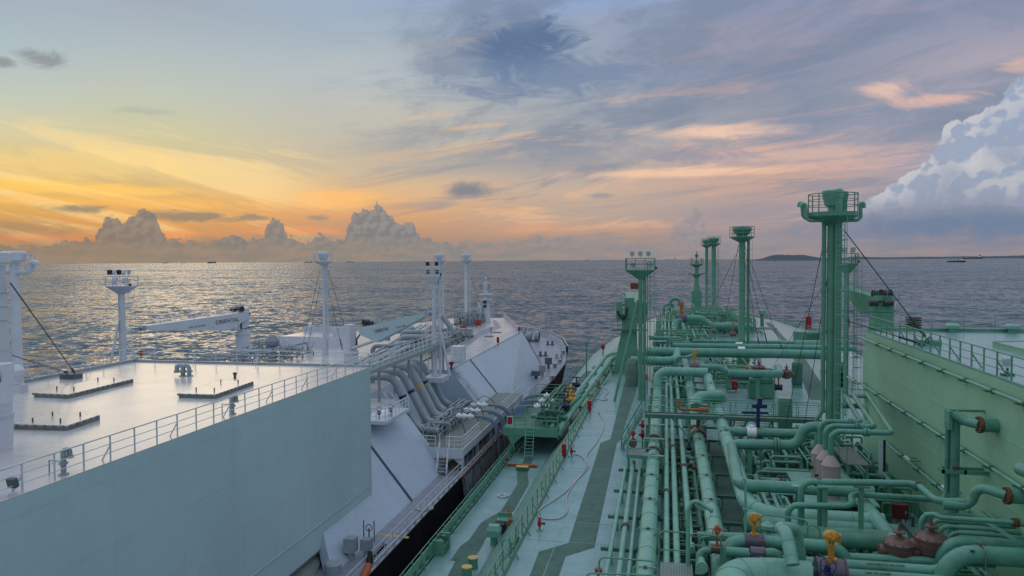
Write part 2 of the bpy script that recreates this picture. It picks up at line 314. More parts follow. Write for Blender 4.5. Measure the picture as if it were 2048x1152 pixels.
# ------------------------------------------------------------------ mesh building
def frame(d):
    d = d.normalized(); a = Vector((0,0,1)) if abs(d.z) < .9 else Vector((1,0,0))
    s = d.cross(a).normalized(); return s, s.cross(d).normalized()
def bend(pts, rad):
    """round the inner corners of a polyline with elbows of radius rad"""
    pts = [Vector(p) for p in pts]; out = [pts[0]]
    for i in range(1, len(pts)-1):
        a, b, c = pts[i-1], pts[i], pts[i+1]
        u, v = (a-b), (c-b); lu, lv = u.length, v.length
        if lu < 1e-6 or lv < 1e-6: continue
        u /= lu; v /= lv; cosang = max(-1, min(1, u.dot(v))); ang = math.acos(cosang)
        if ang > math.pi-.03: out.append(b); continue
        t = min(rad/math.tan(ang/2), lu*.48, lv*.48)
        n = max(3, int((math.pi-ang)/R(13)))
        p0, p1 = b+u*t, b+v*t
        r = t*math.tan(ang/2); ctr = b + (u+v).normalized()*(r/math.sin(ang/2))
        e0, e1 = (p0-ctr), (p1-ctr); w = math.pi-ang
        for k in range(n+1):
            s = k/n
            out.append(ctr + (e0*math.sin((1-s)*w) + e1*math.sin(s*w))/math.sin(w))
    out.append(pts[-1]); return out
class MB:
    def __init__(s): s.v = []; s.f = []; s.sm = []
    def add(s, vs, fs, sm=False):
        o = len(s.v); s.v += [Vector(v) for v in vs]; s.f += [tuple(i+o for i in f) for f in fs]; s.sm += [sm]*len(fs); return s
    def box(s, c, d, rz=0., ry=0., rx=0.):
        c = Vector(c); hx, hy, hz = d[0]/2, d[1]/2, d[2]/2
        vs = [Vector((x,y,z)) for z in (-hz,hz) for y in (-hy,hy) for x in (-hx,hx)]
        if rz or ry or rx:
            m = Matrix.Rotation(rz,3,'Z') @ Matrix.Rotation(ry,3,'Y') @ Matrix.Rotation(rx,3,'X'); vs = [m@v for v in vs]
        return s.add([v+c for v in vs], [(0,2,3,1),(4,5,7,6),(0,1,5,4),(2,6,7,3),(0,4,6,2),(1,3,7,5)])
    def bb(s, x0,x1,y0,y1,z0,z1): return s.box(((x0+x1)/2,(y0+y1)/2,(z0+z1)/2), (x1-x0,y1-y0,z1-z0))
    def beam(s, p0, p1, w, h):
        p0, p1 = Vector(p0), Vector(p1); a, b = frame(p1-p0); a *= w/2; b *= h/2
        vs = [p0-a-b, p0+a-b, p0+a+b, p0-a+b, p1-a-b, p1+a-b, p1+a+b, p1-a+b]
        return s.add(vs, [(3,2,1,0),(4,5,6,7),(0,1,5,4),(1,2,6,5),(2,3,7,6),(3,0,4,7)])
    def ring(s, c, a, b, r, n): return [c + a*(r*math.cos(2*math.pi*k/n)) + b*(r*math.sin(2*math.pi*k/n)) for k in range(n)]
    def tube(s, pts, r, n=10, caps=True):
        pts = [Vector(p) for p in pts]; q = [pts[0]]
        for p in pts[1:]:
            if (p-q[-1]).length > 1e-4: q.append(p)
        pts = q
        if len(pts) < 2: return s
        rr = r if isinstance(r, (list,tuple)) else [r]*len(pts)
        d = (pts[1]-pts[0]).normalized(); a, b = frame(d); vs = []; fs = []; first = last = None
        for i, p in enumerate(pts):
            if i == 0: t = d
            elif i == len(pts)-1: t = (pts[-1]-pts[-2]).normalized()
            else: t = ((pts[i]-pts[i-1]).normalized()+(pts[i+1]-pts[i]).normalized()).normalized()
            a = (a - t*a.dot(t)).normalized(); b = t.cross(a)
            rg = s.ring(p, a, b, rr[min(i,len(rr)-1)], n); vs += rg
            if i == 0: first = rg
            last = rg
            if i: fs += [((i-1)*n+k, (i-1)*n+(k+1)%n, i*n+(k+1)%n, i*n+k) for k in range(n)]
        s.add(vs, fs, True)
        if caps:
            s.add(first, [tuple(range(n-1,-1,-1))]); s.add(last, [tuple(range(n))])
        return s
    def cyl(s, p0, p1, r0, r1=None, n=16): return s.tube([p0,p1], [r0, r0 if r1 is None else r1], n)
    def lathe(s, c, prof, n=20, axis=(0,0,1), smooth=True):
        c = Vector(c); ax = Vector(axis).normalized(); a, b = frame(ax)
        for i in range(len(prof)-1):
            (r0,h0),(r1,h1) = prof[i], prof[i+1]
            g0 = s.ring(c+ax*h0, a, b, max(r0,1e-4), n); g1 = s.ring(c+ax*h1, a, b, max(r1,1e-4), n)
            s.add(g0+g1, [(k,(k+1)%n,n+(k+1)%n,n+k) for k in range(n)], smooth)
        if prof[0][0] > 1e-3: s.add(s.ring(c+ax*prof[0][1], a, b, prof[0][0], n), [tuple(range(n-1,-1,-1))])
        if prof[-1][0] > 1e-3: s.add(s.ring(c+ax*prof[-1][1], a, b, prof[-1][0], n), [tuple(range(n))])
        return s
    def torus(s, c, ax, Rr, r, n=20, m=6):
        a, b = frame(Vector(ax)); c = Vector(c)
        return s.tube([c + a*(Rr*math.cos(2*math.pi*k/n)) + b*(Rr*math.sin(2*math.pi*k/n)) for k in range(n+1)], r, m, False)
    def prism(s, poly, z0, z1):
        n = len(poly); vs = [Vector((x,y,z0)) for x,y in poly]+[Vector((x,y,z1)) for x,y in poly]
        area = sum(poly[i][0]*poly[(i+1)%n][1]-poly[(i+1)%n][0]*poly[i][1] for i in range(n))
        fs = [(i,(i+1)%n,n+(i+1)%n,n+i) for i in range(n)]
        s.add(vs, fs); s.add(vs[n:], [tuple(range(n))]); s.add(vs[:n], [tuple(range(n-1,-1,-1))]); return s
    def slab(s, poly3, off):
        """flat polygon in space given a thickness along off"""
        n = len(poly3); off = Vector(off); top = [Vector(p) for p in poly3]; bot = [p-off for p in top]
        s.add(top, [tuple(range(n))]); s.add(bot, [tuple(range(n-1,-1,-1))])
        for i in range(n): s.add([top[i],top[(i+1)%n],bot[(i+1)%n],bot[i]], [(0,1,2,3)])
        return s
    def sphere(s, c, r, n=12, sc=(1,1,1)):
        c = Vector(c); m = n//2
        vs = [c+Vector((sc[0]*r*math.sin(math.pi*j/m)*math.cos(2*math.pi*k/n), sc[1]*r*math.sin(math.pi*j/m)*math.sin(2*math.pi*k/n), sc[2]*r*math.cos(math.pi*j/m))) for j in range(m+1) for k in range(n)]
        return s.add(vs, [(j*n+k,(j+1)*n+k,(j+1)*n+(k+1)%n,j*n+(k+1)%n) for j in range(m) for k in range(n)], True)
    def build(s, name, mat, parent=None, org=None, **kw):
        o = Vector(org) if org is not None else (LOC[parent.name].copy() if parent is not None else s.v[0].copy())
        me = bpy.data.meshes.new(name); me.from_pydata([tuple(v-o) for v in s.v], [], s.f); me.polygons.foreach_set('use_smooth', s.sm)
        me.materials.append(M[mat] if isinstance(mat, str) else mat); me.update()
        ob = bpy.data.objects.new(name, me); COL.objects.link(ob)
        if parent is not None:
            ob.parent = parent; LOC[ob.name] = LOC[parent.name].copy()
        else:
            ob.location = o; LOC[ob.name] = o
        for k, v in kw.items(): ob[k] = v
        return ob
LOC = {}
def thing(name, label, cat, loc, group=None):
    o = bpy.data.objects.new(name, None); COL.objects.link(o); o.empty_display_size = .3
    o.location = loc; LOC[o.name] = Vector(loc); o['label'] = label; o['category'] = cat
    if group: o['group'] = group
    return o
def tag(o, label, cat, group=None):
    o['label'] = label; o['category'] = cat
    if group: o['group'] = group
    return o
def struct(o): o['kind'] = 'structure'; return o
def dup(root, delta, label=None, group=None, rot=None):
    r = root.copy(); COL.objects.link(r); r.location = root.location + Vector(delta); LOC[r.name] = r.location.copy()
    if rot is not None: r.rotation_euler[2] = rot
    if label: r['label'] = label
    if group: r['group'] = group
    for ch in list(root.children):
        c = ch.copy(); COL.objects.link(c); c.parent = r
        for gch in list(ch.children):
            d = gch.copy(); COL.objects.link(d); d.parent = c
    return r
def repeat_part(ob, deltas):
    """copies of one part under the same thing"""
    for d in deltas:
        c = ob.copy(); COL.objects.link(c); c.parent = ob.parent; c.location = ob.location + Vector(d); LOC[c.name] = LOC[ob.name]
def text_mesh(body, size, origin, right, up, mat, parent=None, lift=.01, **kw):
    cu = bpy.data.curves.new('txt', 'FONT'); cu.body = body; cu.size = size; cu.extrude = .004
    to = bpy.data.objects.new('txt', cu); COL.objects.link(to)
    dg = bpy.context.evaluated_depsgraph_get(); me = bpy.data.meshes.new_from_object(to.evaluated_get(dg))
    right = Vector(right).normalized(); up = Vector(up).normalized(); nr = right.cross(up)
    vs = [Vector(origin)+right*v.co.x+up*v.co.y+nr*(v.co.z+lift) for v in me.vertices]; fs = [tuple(p.vertices) for p in me.polygons]
    bpy.data.objects.remove(to); b = MB(); b.add(vs, fs); return b.build('lettering', mat, parent, **kw)

# ------------------------------------------------------------------ repeated kinds of thing
def railing(label, pts, h=1.05, sp=1.7, bars=3, mat='green', r=.028, group=None, brace=0, bdir=None, cat='railing', pr=None):
    pts = [Vector(p) for p in pts]; t = thing('railing', label, cat, pts[0], group); b = MB()
    for k in range(bars):
        z = Vector((0,0,h*(k+1)/bars)); b.tube([p+z for p in pts], r*(1.15 if k == bars-1 else .7), 6)
    b.build('rail_bars', mat, t)
    stops = []; first = True
    for i in range(len(pts)-1):
        a, c = pts[i], pts[i+1]; n = max(1, round((c-a).length/sp))
        stops += [a.lerp(c, k/n) for k in range(n)]
    stops.append(pts[-1])
    pr = pr or r*1.5
    o = MB().beam(pts[0], pts[0]+Vector((0,0,h)), pr*1.6, pr*1.0).build('post', mat, t)
    repeat_part(o, [p-pts[0] for p in stops[1:]])
    if brace and bdir is not None:
        bd = Vector(bdir); o = MB().beam(stops[0]+Vector((0,0,h*.62)), stops[0]+bd*.5, pr*1.4, pr).build('brace', mat, t)
        repeat_part(o, [p-stops[0] for p in stops[brace::brace]])
    return t
def ladder(label, p0, p1, side, w=.5, mat='green', cage=None, rung=.35, parent=None, r=.025, name='ladder'):
    p0, p1 = Vector(p0), Vector(p1); sd_ = Vector(side).normalized()*w/2
    t = parent or thing(name, label, 'ladder', p0)
    b = MB(); b.tube([p0-sd_, p1-sd_], r, 6).tube([p0+sd_, p1+sd_], r, 6)
    n = max(2, int((p1-p0).length/rung))
    for k in range(n+1):
        p = p0.lerp(p1, k/n); b.tube([p-sd_, p+sd_], r*.7, 5)
    lb = b.build('ladder' if parent else 'rungs', mat, t)
    if cage is not None:
        c = MB(); cg = Vector(cage); L = (p1-p0).length; ax = (p1-p0).normalized(); ns = int(L/1.5)
        hoops = []
        for k in range(1, ns+1):
            q = p0+ax*(L*k/ns); pts = [q+sd_*math.cos(a)*1.0+cg*math.sin(a) for a in [math.pi*j/8 for j in range(9)]]
            c.tube(pts, r*.9, 5)
        for j in (1,4,7):
            off = sd_*math.cos(math.pi*j/8)+cg*math.sin(math.pi*j/8); c.tube([p0+ax*(L/ns)+off, p1+off], r*.7, 5)
        c.build('safety_cage', mat, t)
    return t
def stairs(label, p0, p1, w, mat='green', tread='green', side=(1,0,0), rails=True, name='stairway', last=None, group=None):
    """p0 = middle of the foot, p1 = middle of the top"""
    p0, p1 = Vector(p0), Vector(p1); s_ = Vector(side).normalized()*w/2; t = thing(name, label, 'stairs', p0, group)
    for sg in (-1,1): MB().beam(p0+s_*sg, p1+s_*sg, .06, .22).build('stringer', mat, t)
    n = max(3, int(abs(p1.z-p0.z)/.24)); d = (p1-p0); hd = Vector((d.x,d.y,0)).normalized(); b = MB()
    a = math.atan2(s_.y, s_.x)
    for k in range(1, n): 
        q = p0.lerp(p1, k/n); b.box(q, (w, .22, .03), rz=a)
    b.build('treads', tread, t)
    if last: 
        q = p0.lerp(p1, 1/n); MB().box(q+Vector((0,0,.03)), (w,.24,.04), rz=a).build('bottom_tread', last, t)
    if rails:
        for sg in (-1,1):
            u = Vector((0,0,.95)); b = MB(); b.tube([p0+s_*sg, p0+s_*sg+u, p1+s_*sg+u, p1+s_*sg], .028, 6); b.tube([p0+s_*sg+u*.5, p1+s_*sg+u*.5], .018, 5)
            for k in (1,2): q = p0.lerp(p1,k/3)+s_*sg; b.tube([q,q+u], .02, 5)
            b.build('handrail', mat, t)
    return t
def flange(b, c, ax, r, th=.12, n=18):
    c = Vector(c); ax = Vector(ax).normalized(); b.cyl(c-ax*th/2, c+ax*th/2, r, n=n)
def at_len(pts, d):
    for i in range(len(pts)-1):
        L = (pts[i+1]-pts[i]).length
        if d <= L or i == len(pts)-2: return pts[i].lerp(pts[i+1], max(0,min(1,d/L))), (pts[i+1]-pts[i]).normalized()
        d -= L
def pipe(label, pts, r, mat='green_pipe', br=None, rings=0, ringmat=None, flanges=(), legs=(), deck=None, name='pipe', group=None, n=None, cat='pipe', hoops=(), ends=True, fmat=None, seam=None):
    """rings: spacing of the jacket seams; flanges: distances of bolted joints; legs: distances of stands down to deck"""
    raw = [Vector(p) for p in pts]; n = n or (20 if r > .25 else 12 if r > .12 else 8)
    path = bend(raw, br or r*3.0); t = thing(name, label, cat, raw[0], group)
    MB().tube(path, r, n).build('pipe_run', mat, t)
    tot = sum((path[i+1]-path[i]).length for i in range(len(path)-1))
    if rings:
        k = rings*.6
        while k < tot: 
            c, ax = at_len(path, k); b = MB(); flange(b, c, ax, r*1.025+.004, .05, n); b.build('jacket_band', seam or mat, t); k += rings
    for d in flanges:
        c, ax = at_len(path, d); b = MB(); flange(b, c-ax*.09, ax, r*1.32+.03, .09, n); flange(b, c+ax*.09, ax, r*1.32+.03, .09, n)
        for k in range(10):
            a1, a2 = frame(ax); q = c + (a1*math.cos(k*.628)+a2*math.sin(k*.628))*(r*1.2+.02); b.cyl(q-ax*.17, q+ax*.17, .022, n=5)
        b.build('flange', fmat or mat, t)
    for d in hoops:
        c, ax = at_len(path, d); s1, s2 = frame(ax); up = Vector((0,0,1)); sd_ = up.cross(ax).normalized()
        b = MB(); w = r*1.18; pth = bend([c-sd_*w-up*r*1.2, c-sd_*w+up*(r*1.12), c+sd_*w+up*(r*1.12), c+sd_*w-up*r*1.2], .12)
        b.tube(pth, .028, 6); hp = b.build('clamp', mat, t)
        MB().box(c+up*(r*1.1), (.16,.16,.10)).build('pad', 'brown', hp)
        if r > .35: MB().box(c-ax*.42-sd_*r*.72+up*r*.70, (.13,.26,.02), ry=R(-44) if abs(ax.y) > .5 else 0).build('flow_mark', 'text', t)
        MB().bb(c.x-r*1.3, c.x+r*1.3, c.y-.12, c.y+.12, c.z-r*1.25, c.z-r*1.02).build('saddle', 'green_dark' if 'green' in mat else 'grey_dark', hp)
    for d in legs:
        c, ax = at_len(path, d); b = MB(); dz = deck if deck is not None else 21.3
        b.box((c.x,c.y,(dz+c.z-r)/2), (r*.7+.08,r*.7+.08,c.z-r-dz+.02)); b.box((c.x,c.y,c.z-r-.03),(r*2.1,r*1.4,.08)); b.box((c.x,c.y,dz+.02),(r*1.6+.15,r*1.6+.15,.04))
        b.build('stand', 'green' if 'green' in mat else 'grey', t)
    return t
def handwheel(parent, c, ax, Rr, mat, spokes=5):
    b = MB(); ax = Vector(ax).normalized(); b.torus(c, ax, Rr, Rr*.075, 24, 6); a1, a2 = frame(ax)
    for k in range(spokes):
        a = 2*math.pi*k/spokes; b.tube([Vector(c), Vector(c)+(a1*math.cos(a)+a2*math.sin(a))*Rr], Rr*.05, 5)
    b.cyl(Vector(c)-ax*.08, Vector(c)+ax*.08, Rr*.16, n=8); return b.build('handwheel', mat, parent)
def ring_rail(parent, c, Rr, h, mat, n=12, r=.03, a0=0, a1=2*math.pi, square=False):
    b = MB(); c = Vector(c); N = 24
    P_ = lambda a: c + Vector((Rr*math.cos(a), Rr*math.sin(a), 0))
    for z in (h*.36, h*.68, h): b.tube([P_(a0+(a1-a0)*k/N)+Vector((0,0,z)) for k in range(N+1)], r if z == h else r*.7, 6)
    b.build('guard_rail', mat, parent)
    o = MB().tube([P_(a0), P_(a0)+Vector((0,0,h))], r*1.2, 6).build('post', mat, parent)
    repeat_part(o, [P_(a0+(a1-a0)*k/n)-P_(a0) for k in range(1, n+(0 if a1-a0 > 6.2 else 1))])
def guy(parent, p0, p1, mat='wire', r=.03):
    p0, p1 = Vector(p0), Vector(p1); b = MB(); b.tube([p0,p1], r, 5)
    d = (p1-p0).normalized(); b.tube([p1-d*1.6, p1-d*.5], r*2.6, 6); b.torus(p1-d*.2, frame(d)[0], .16, .03, 8, 5); return b.build('guy_wire', mat, parent)
ORD = ['nearest','second nearest','third nearest','fourth nearest','fifth nearest','sixth nearest','seventh nearest','eighth nearest','ninth nearest','tenth nearest','eleventh nearest','twelfth nearest','thirteenth nearest','fourteenth nearest','fifteenth nearest','sixteenth nearest','seventeenth nearest','eighteenth nearest']

# ------------------------------------------------------------------ sea, coast
b = MB(); rr = [40,150,400,1000,3000,9000,20000,42000]; n = 64
vs = [V(0,0,0)]; fs = []
for i, r in enumerate(rr):
    vs += [V(r*math.cos(2*math.pi*k/n), r*math.sin(2*math.pi*k/n), 0) for k in range(n)]
fs += [(0,1+k,1+(k+1)%n) for k in range(n)]
for i in range(len(rr)-1): fs += [(1+i*n+k, 1+(i+1)*n+k, 1+(i+1)*n+(k+1)%n, 1+i*n+(k+1)%n) for k in range(n)]
b.add(vs, fs); struct(b.build('sea', 'sea', org=(0,0,0)))
def ridge(name, prof, D, depth, seed):
    """hill range: silhouette heights by bearing at distance D, given real depth"""
    rnd = random.Random(seed); b = MB(); N = len(prof); sub = 8; rows = []
    for i in range((N-1)*sub+1):
        k = i/sub; j = min(N-2, int(k)); f = k-j; px = prof[j][0]*(1-f)+prof[j+1][0]*f; h = prof[j][1]*(1-f)+prof[j+1][1]*f
        h *= 1+.10*(rnd.random()-.5); p = W(px, 515, y=D); rows.append((p.x, h))
    sec = [(-1,0),(-.7,.45),(-.35,.85),(0,1),(.5,.7),(1,0)]
    vs = [V(x, D+depth*a*.5, max(-2,h*q*(1+.12*(rnd.random()-.5) if q not in (0,1) else 1))-(1 if q == 0 else 0)) for x, h in rows for a, q in sec]
    m = len(sec); b.add(vs, [(i*m+k,(i+1)*m+k,(i+1)*m+k+1,i*m+k+1) for i in range(len(rows)-1) for k in range(m-1)], True)
    return struct(b.build(name, 'hill', org=(rows[0][0], D, 0)))
ridge('island', [(1506,0),(1520,24),(1532,52),(1545,84),(1560,88),(1575,86),(1590,82),(1605,84),(1618,66),(1632,44),(1650,30),(1670,22),(1690,10),(1700,0)], 12000, 1600, 3)
ridge('coast', [(1640,0),(1680,30),(1705,62),(1720,66),(1740,44),(1790,38),(1840,50),(1880,42),(1930,50),(1990,48),(2050,62),(2120,80),(2220,60),(2400,70)], 19000, 1500, 5)


# ================================================================== WHITE SHIP (alongside to port)
WT, WM, BT = 22.5, 16.0, 27.85
def outline_wall(b, pts, z0, z1, th=.08):
    for a, c in zip(pts[:-1], pts[1:]):
        d = Vector((c[0]-a[0], c[1]-a[1], 0)).normalized(); n_ = Vector((-d.y, d.x, 0))*th
        p = [Vector((a[0],a[1],z0)), Vector((c[0],c[1],z0)), Vector((c[0],c[1],z1)), Vector((a[0],a[1],z1))]
        b.slab(p, n_)
    return b
ws = thing('gas_carrier', 'white gas carrier with black hull moored alongside to the left', 'ship', (-42.5, 60, 0))
st = [(-18.6,-12),(-18.6,40),(-18.6,100),(-18.4,125),(-19,144),(-20.8,160),(-24,176),(-29,190),(-35.5,201),(-42.5,206)]
pt = [(-85-x, y) for x, y in st[:-1]][::-1]; top = st+pt
def low(p, k):
    x, y = p; f = max(0, (y-110)/96.)
    return (-42.5+(x+42.5)*(1-.42*k*f), y-14*k*f*f)
b = MB(); rows = [[Vector((*low(p,1-(z+1)/17.), z)) for p in top] for z in (-1, 4, 10, 14.6, 16)]
n = len(top)
for r0_, r1_ in zip(rows[:-1], rows[1:]):
    b.add(r0_+r1_, [(i, n+i, n+(i+1)%n, (i+1)%n)[::-1] for i in range(n)], False)
b.build('hull', 'hull_black', ws)
b = MB(); b.prism([(x+(.15 if x < -42.5 else -.15), y-.1) for x, y in top], 15.7, WM); b.build('main_deck', 'deck_grey', ws)
tp = [(-26.0,54.3),(-26.1,69),(-29.6,69),(-29.6,88.5),(-26.2,88.5),(-26.7,136),(-37.1,170.5),(-48,170.5),(-58.3,136),(-59,85),(-59,54.3)]
MB().prism(tp, WM, WT-.02).build('trunk', 'white', ws)
b = MB(); b.add([V(x,y,WT) for x,y in tp], [tuple(range(len(tp)))]); b.build('trunk_deck', 'deck_white', ws)
def sl(y): # starboard slope: upper and lower edge at station y
    if y < 100: return V(-25.95-.0035*(y-50),y,WT+.03), V(-20.75,y,WM+.01)
    f = (y-100)/38.9; return V(-26.12-.6*f,y,WT+.03), V(-20.75-2.2*f,y,WM+.01)
for i, (y0, y1) in enumerate(((43.7,58.6),(58.9,69.),(88.5,98.),(98.3,138.9))):
    a0,c0 = sl(y0); a1,c1 = sl(y1)
    if i == 0: a0 = V(-23.6, 50, 19.0); 
    MB().slab([c0,c1,a1,a0] if i else [c0,c1,a1,sl(50.)[0]], V(.5,0,.45)).build('sloping_side', 'slope_blue', ws)
for y_ in (69.,88.5):
    MB().slab([V(-29.6,y_,WT),V(-26.,y_,WT),V(-20.75,y_,WM),V(-29.6,y_,WM)] if y_ > 80 else [V(-29.6,y_,WM),V(-20.75,y_,WM),V(-26.,y_,WT),V(-29.6,y_,WT)], V(0,.05,0) if y_ > 80 else V(0,-.05,0)).build('recess_side', 'slope_blue', ws)
MB().slab([V(-26.35,69.05,18.2),V(-26.35,88.45,18.2),V(-29.6,88.45,22.5),V(-29.6,69.05,22.5)], V(.3,0,.3)).build('recess_slope', 'slope_blue', ws)
for y in (58.75, 98.15, 139.0):
    a,c = sl(min(y,138.9)); MB().beam(a+V(.02,y-min(y,138.9),.02), c+V(.02,0,.02), .26, .10).build('expansion_joint', 'joint', ws)
a,c = sl(54); a2,c2 = sl(138.9)
MB().beam(sl(89)[0]+V(0,0,.05), sl(138)[0]+V(0,0,.05), .22,.10).build('deck_edge_bar', 'slope_blue', ws)
MB().prism([(-59.2,54),( -59.2,136),(-64,136),(-64,54)], WM, 17.5).build('port_slope', 'slope_blue', ws)
# raised block over the after tanks
MB().bb(-42.9,-22.3, 4, 54, 17.0, BT-.05).build('raised_block', 'block_side', ws)
b = MB(); b.bb(-42.9,-22.3, 4, 54, BT-.05, BT)
b.build('block_deck', 'deck_white', ws)
b = MB(); b.bb(-43.1,-42.85, 4, 54.2, BT-.3, BT+.22); b.bb(-42.85,-22.4, 53.95, 54.2, BT-.3, BT+.14); b.build('deck_coaming', 'grey', ws)
MB().beam((-22.27,4,18.75),(-22.27,54,18.75),.05,.05).build('weld_seam', 'slope_blue', ws)
MB().bb(-22.36,-22.24, 4, 54.02, 16.98, 17.06).build('lower_edge_plate', 'grey_dark', ws)
MB().bb(-42.9,-24.2, 4, 49, WM, 16.98).build('lower_house', 'grate', ws)
b = MB(); b.slab([V(-24.2,20,16.01),V(-21.9,43.6,16.01),V(-22.6,47,16.9),V(-24.2,49,17.0)], V(0,0,.1)); b.build('fairing_plate', 'grate', ws)
# gunwale: fish plate with openings, dark hull strake
b = MB(); y = 20.
b.bb(-18.62,-18.54, 20, 118, 16.0, 16.12); b.bb(-18.62,-18.54, 20, 118, 16.42, 16.5)
while y < 118: b.bb(-18.62,-18.54, y, y+.55, 16.12, 16.42); y += 1.5
b.build('fish_plate', 'white', ws)
b = MB(); outline_wall(b, [p for p in top if p[1] > 146], 16.0, 17.35, .1); b.build('bow_bulwark', 'hull_grey', ws)
inn = [(-42.5+(x+42.5)*.985, y-.35) for x, y in top if y > 146]
b = MB(); outline_wall(b, inn, 16.02, 17.3, .04); b.build('bulwark_lining', 'grey', ws)
b = MB()
for a, c in zip(inn[:-1], inn[1:]):
    a, c = V(*a,0), V(*c,0); L = (c-a).length; m = int(L/1.6); nn = V(-(c-a).y, (c-a).x, 0).normalized()
    for k in range(m):
        b = MB(); p = a.lerp(c, k/m)+nn*.05; b.slab([p+V(0,0,16.02), p+nn*.75+V(0,0,16.02), p+nn*.15+V(0,0,17.3), p+V(0,0,17.3)], (c-a).normalized()*.12); b.build('bulwark_stay', 'white_clean', ws)
b = MB(); b.tube([V(x,y,17.42) for x, y in top if y > 146], .09, 6); b.build('bulwark_cap', 'white_clean', ws)
# marked walkways on the fore part of the trunk deck
zz = WT+.006
b = MB(); path = [W(925,700,z=zz),W(962,672,z=zz),W(1003,655,z=zz),W(992,640,z=zz),W(985,640,z=zz),W(984,640,z=zz),W(989,652,z=zz),W(955,665,z=zz),W(905,700,z=zz)]
b.add(path[:4]+[path[4],path[6],path[7],path[8]], [(0,1,2,3,4,5,6,7)]); b.build('painted_walkway', 'deck_grey', ws)
b = MB(); b.add([W(858,700,z=zz),W(925,697,z=zz),W(905,709,z=zz),W(855,712,z=zz)], [(0,1,2,3)]); b.build('painted_walkway', 'deck_grey', ws)
b = MB(); b.torus(W(865,706,z=zz+.0), (0,0,1), 2.6, .12, 24, 4); b.build('painted_circle', 'yellow_deck', ws)
b = MB(); b.add([W(756,1066,z=WM+.006),W(818,1073,z=WM+.006),W(817,1077,z=WM+.006),W(757,1070,z=WM+.006)], [(0,1,2,3)]); b.build('painted_line', 'yellow_deck', ws)

G_R = 'railings of the white ship'
railing('long white railing along the near edge of the white raised deck, above the wall', [(-22.42,18,BT),(-22.42,54,BT)], 1.05, 1.42, 3, 'white', .026, G_R, 3, (-.8,0,0))
railing('white railing along the far left edge of the white raised deck', [(-42.8,38,BT+.2),(-42.8,53.9,BT+.2)], .95, 1.7, 3, 'white', .026, G_R, 3, (.8,0,0))
railing('white railing along the front edge of the white raised deck, before the far cranes', [(-42.8,53.9,BT+.1),(-22.42,53.9,BT+.1)], 1.0, 1.9, 3, 'white', .024, G_R, 3, (0,-.8,0))
railing('thin white railing on the upper edge of the bright sloping side, toward the bow', [V(-26.1,88,WT),V(-26.85,136,WT),], 1.0, 1.6, 2, 'white', .025, G_R)
railing('white railing descending round the front corner of the white trunk deck', [V(-26.85,136,WT),V(-37,170,WT)], 1.1, 2.2, 3, 'white', .045, G_R)
railing('white side railing along the deck edge above the black hull, near part', [(-18.66,26,16.5),(-18.66,67,16.5)], .75, 1.5, 2, 'white', .022, G_R)
railing('white side railing along the deck edge beyond the hose platform, toward the bow', [(-18.7,99,16.5),(-18.6,122,16.1),(-19,144,16)], 1.0, 1.9, 3, 'white', .026, G_R)
railing('white railing along the left trunk edge far behind the crane jib', [(-58.8,60,WT),(-58.8,132,WT)], 1.1, 3.0, 3, 'white', .03, G_R)

# --- hatches on the raised deck
def hatch(label, px):
    P_ = [W(x,y,z=BT+.27) for x,y in px]
    t = thing('tank_hatch', label, 'hatch', (sum(p.x for p in P_)/4, sum(p.y for p in P_)/4, BT), 'flat bolted hatches on the white raised deck')
    ctr = LOC[t.name]
    MB().slab([p+(ctr-p)*.02*1 for p in P_], V(0,0,.06)).build('hatch_cover', 'deck_white', t)
    MB().slab([p.lerp(V(ctr.x,ctr.y,p.z),.015)-V(0,0,.06) for p in P_], V(0,0,.21)).build("coaming", "grate", t)
    o = MB().box(P_[0]-V(0,0,.06), (.08,.08,.11)).build('bolt', 'grate', t); sp_ = []
    for i in range(4):
        a, c = P_[i], P_[(i+1)%4]; L = (c-a).length; m = int(L/.45); sp_ += [a.lerp(c,(k+.5)/m)-P_[0] for k in range(m)]
    repeat_part(o, sp_[:98])
    for f in (.25,.75):
        for e in (.2,.8):
            q = P_[0].lerp(P_[1],f).lerp(P_[3].lerp(P_[2],f),e); MB().cyl(q, q+V(0,0,.22), .04, n=8).build('lifting_lug', 'grey_dark', t)
    return t
def quad_par(nl, nr, fr_y):  # near left, near right pixels and far row on the ground plane
    a, c = W(*nl,z=BT+.35), W(*nr,z=BT+.35); return a, c
hatch('long bolted hatch on the white deck nearest the foot of the black guy wire', [(66,786),(136,789),(268,757),(205,755)])
hatch('bolted hatch at the right of the white deck, beside the single gooseneck vent', [(356,787),(430,789),(508,762),(440,760)])
hatch('bolted hatch on the white deck at lower left, beside the thick white mast', [(24,848),(135,851),(201,829),(90,827)])
for nme, px_, py_, col_, lab in (('hatch_knob',470,757,'rust','small rusty knob standing behind the right hatch'),):
    q = W(px_,py_,z=BT); tag(MB().lathe(q, [(.09,0),(.09,.25),(.14,.3),(.14,.4),(0,.45)], 10).build('air_vent', col_, org=q), lab, 'vent')
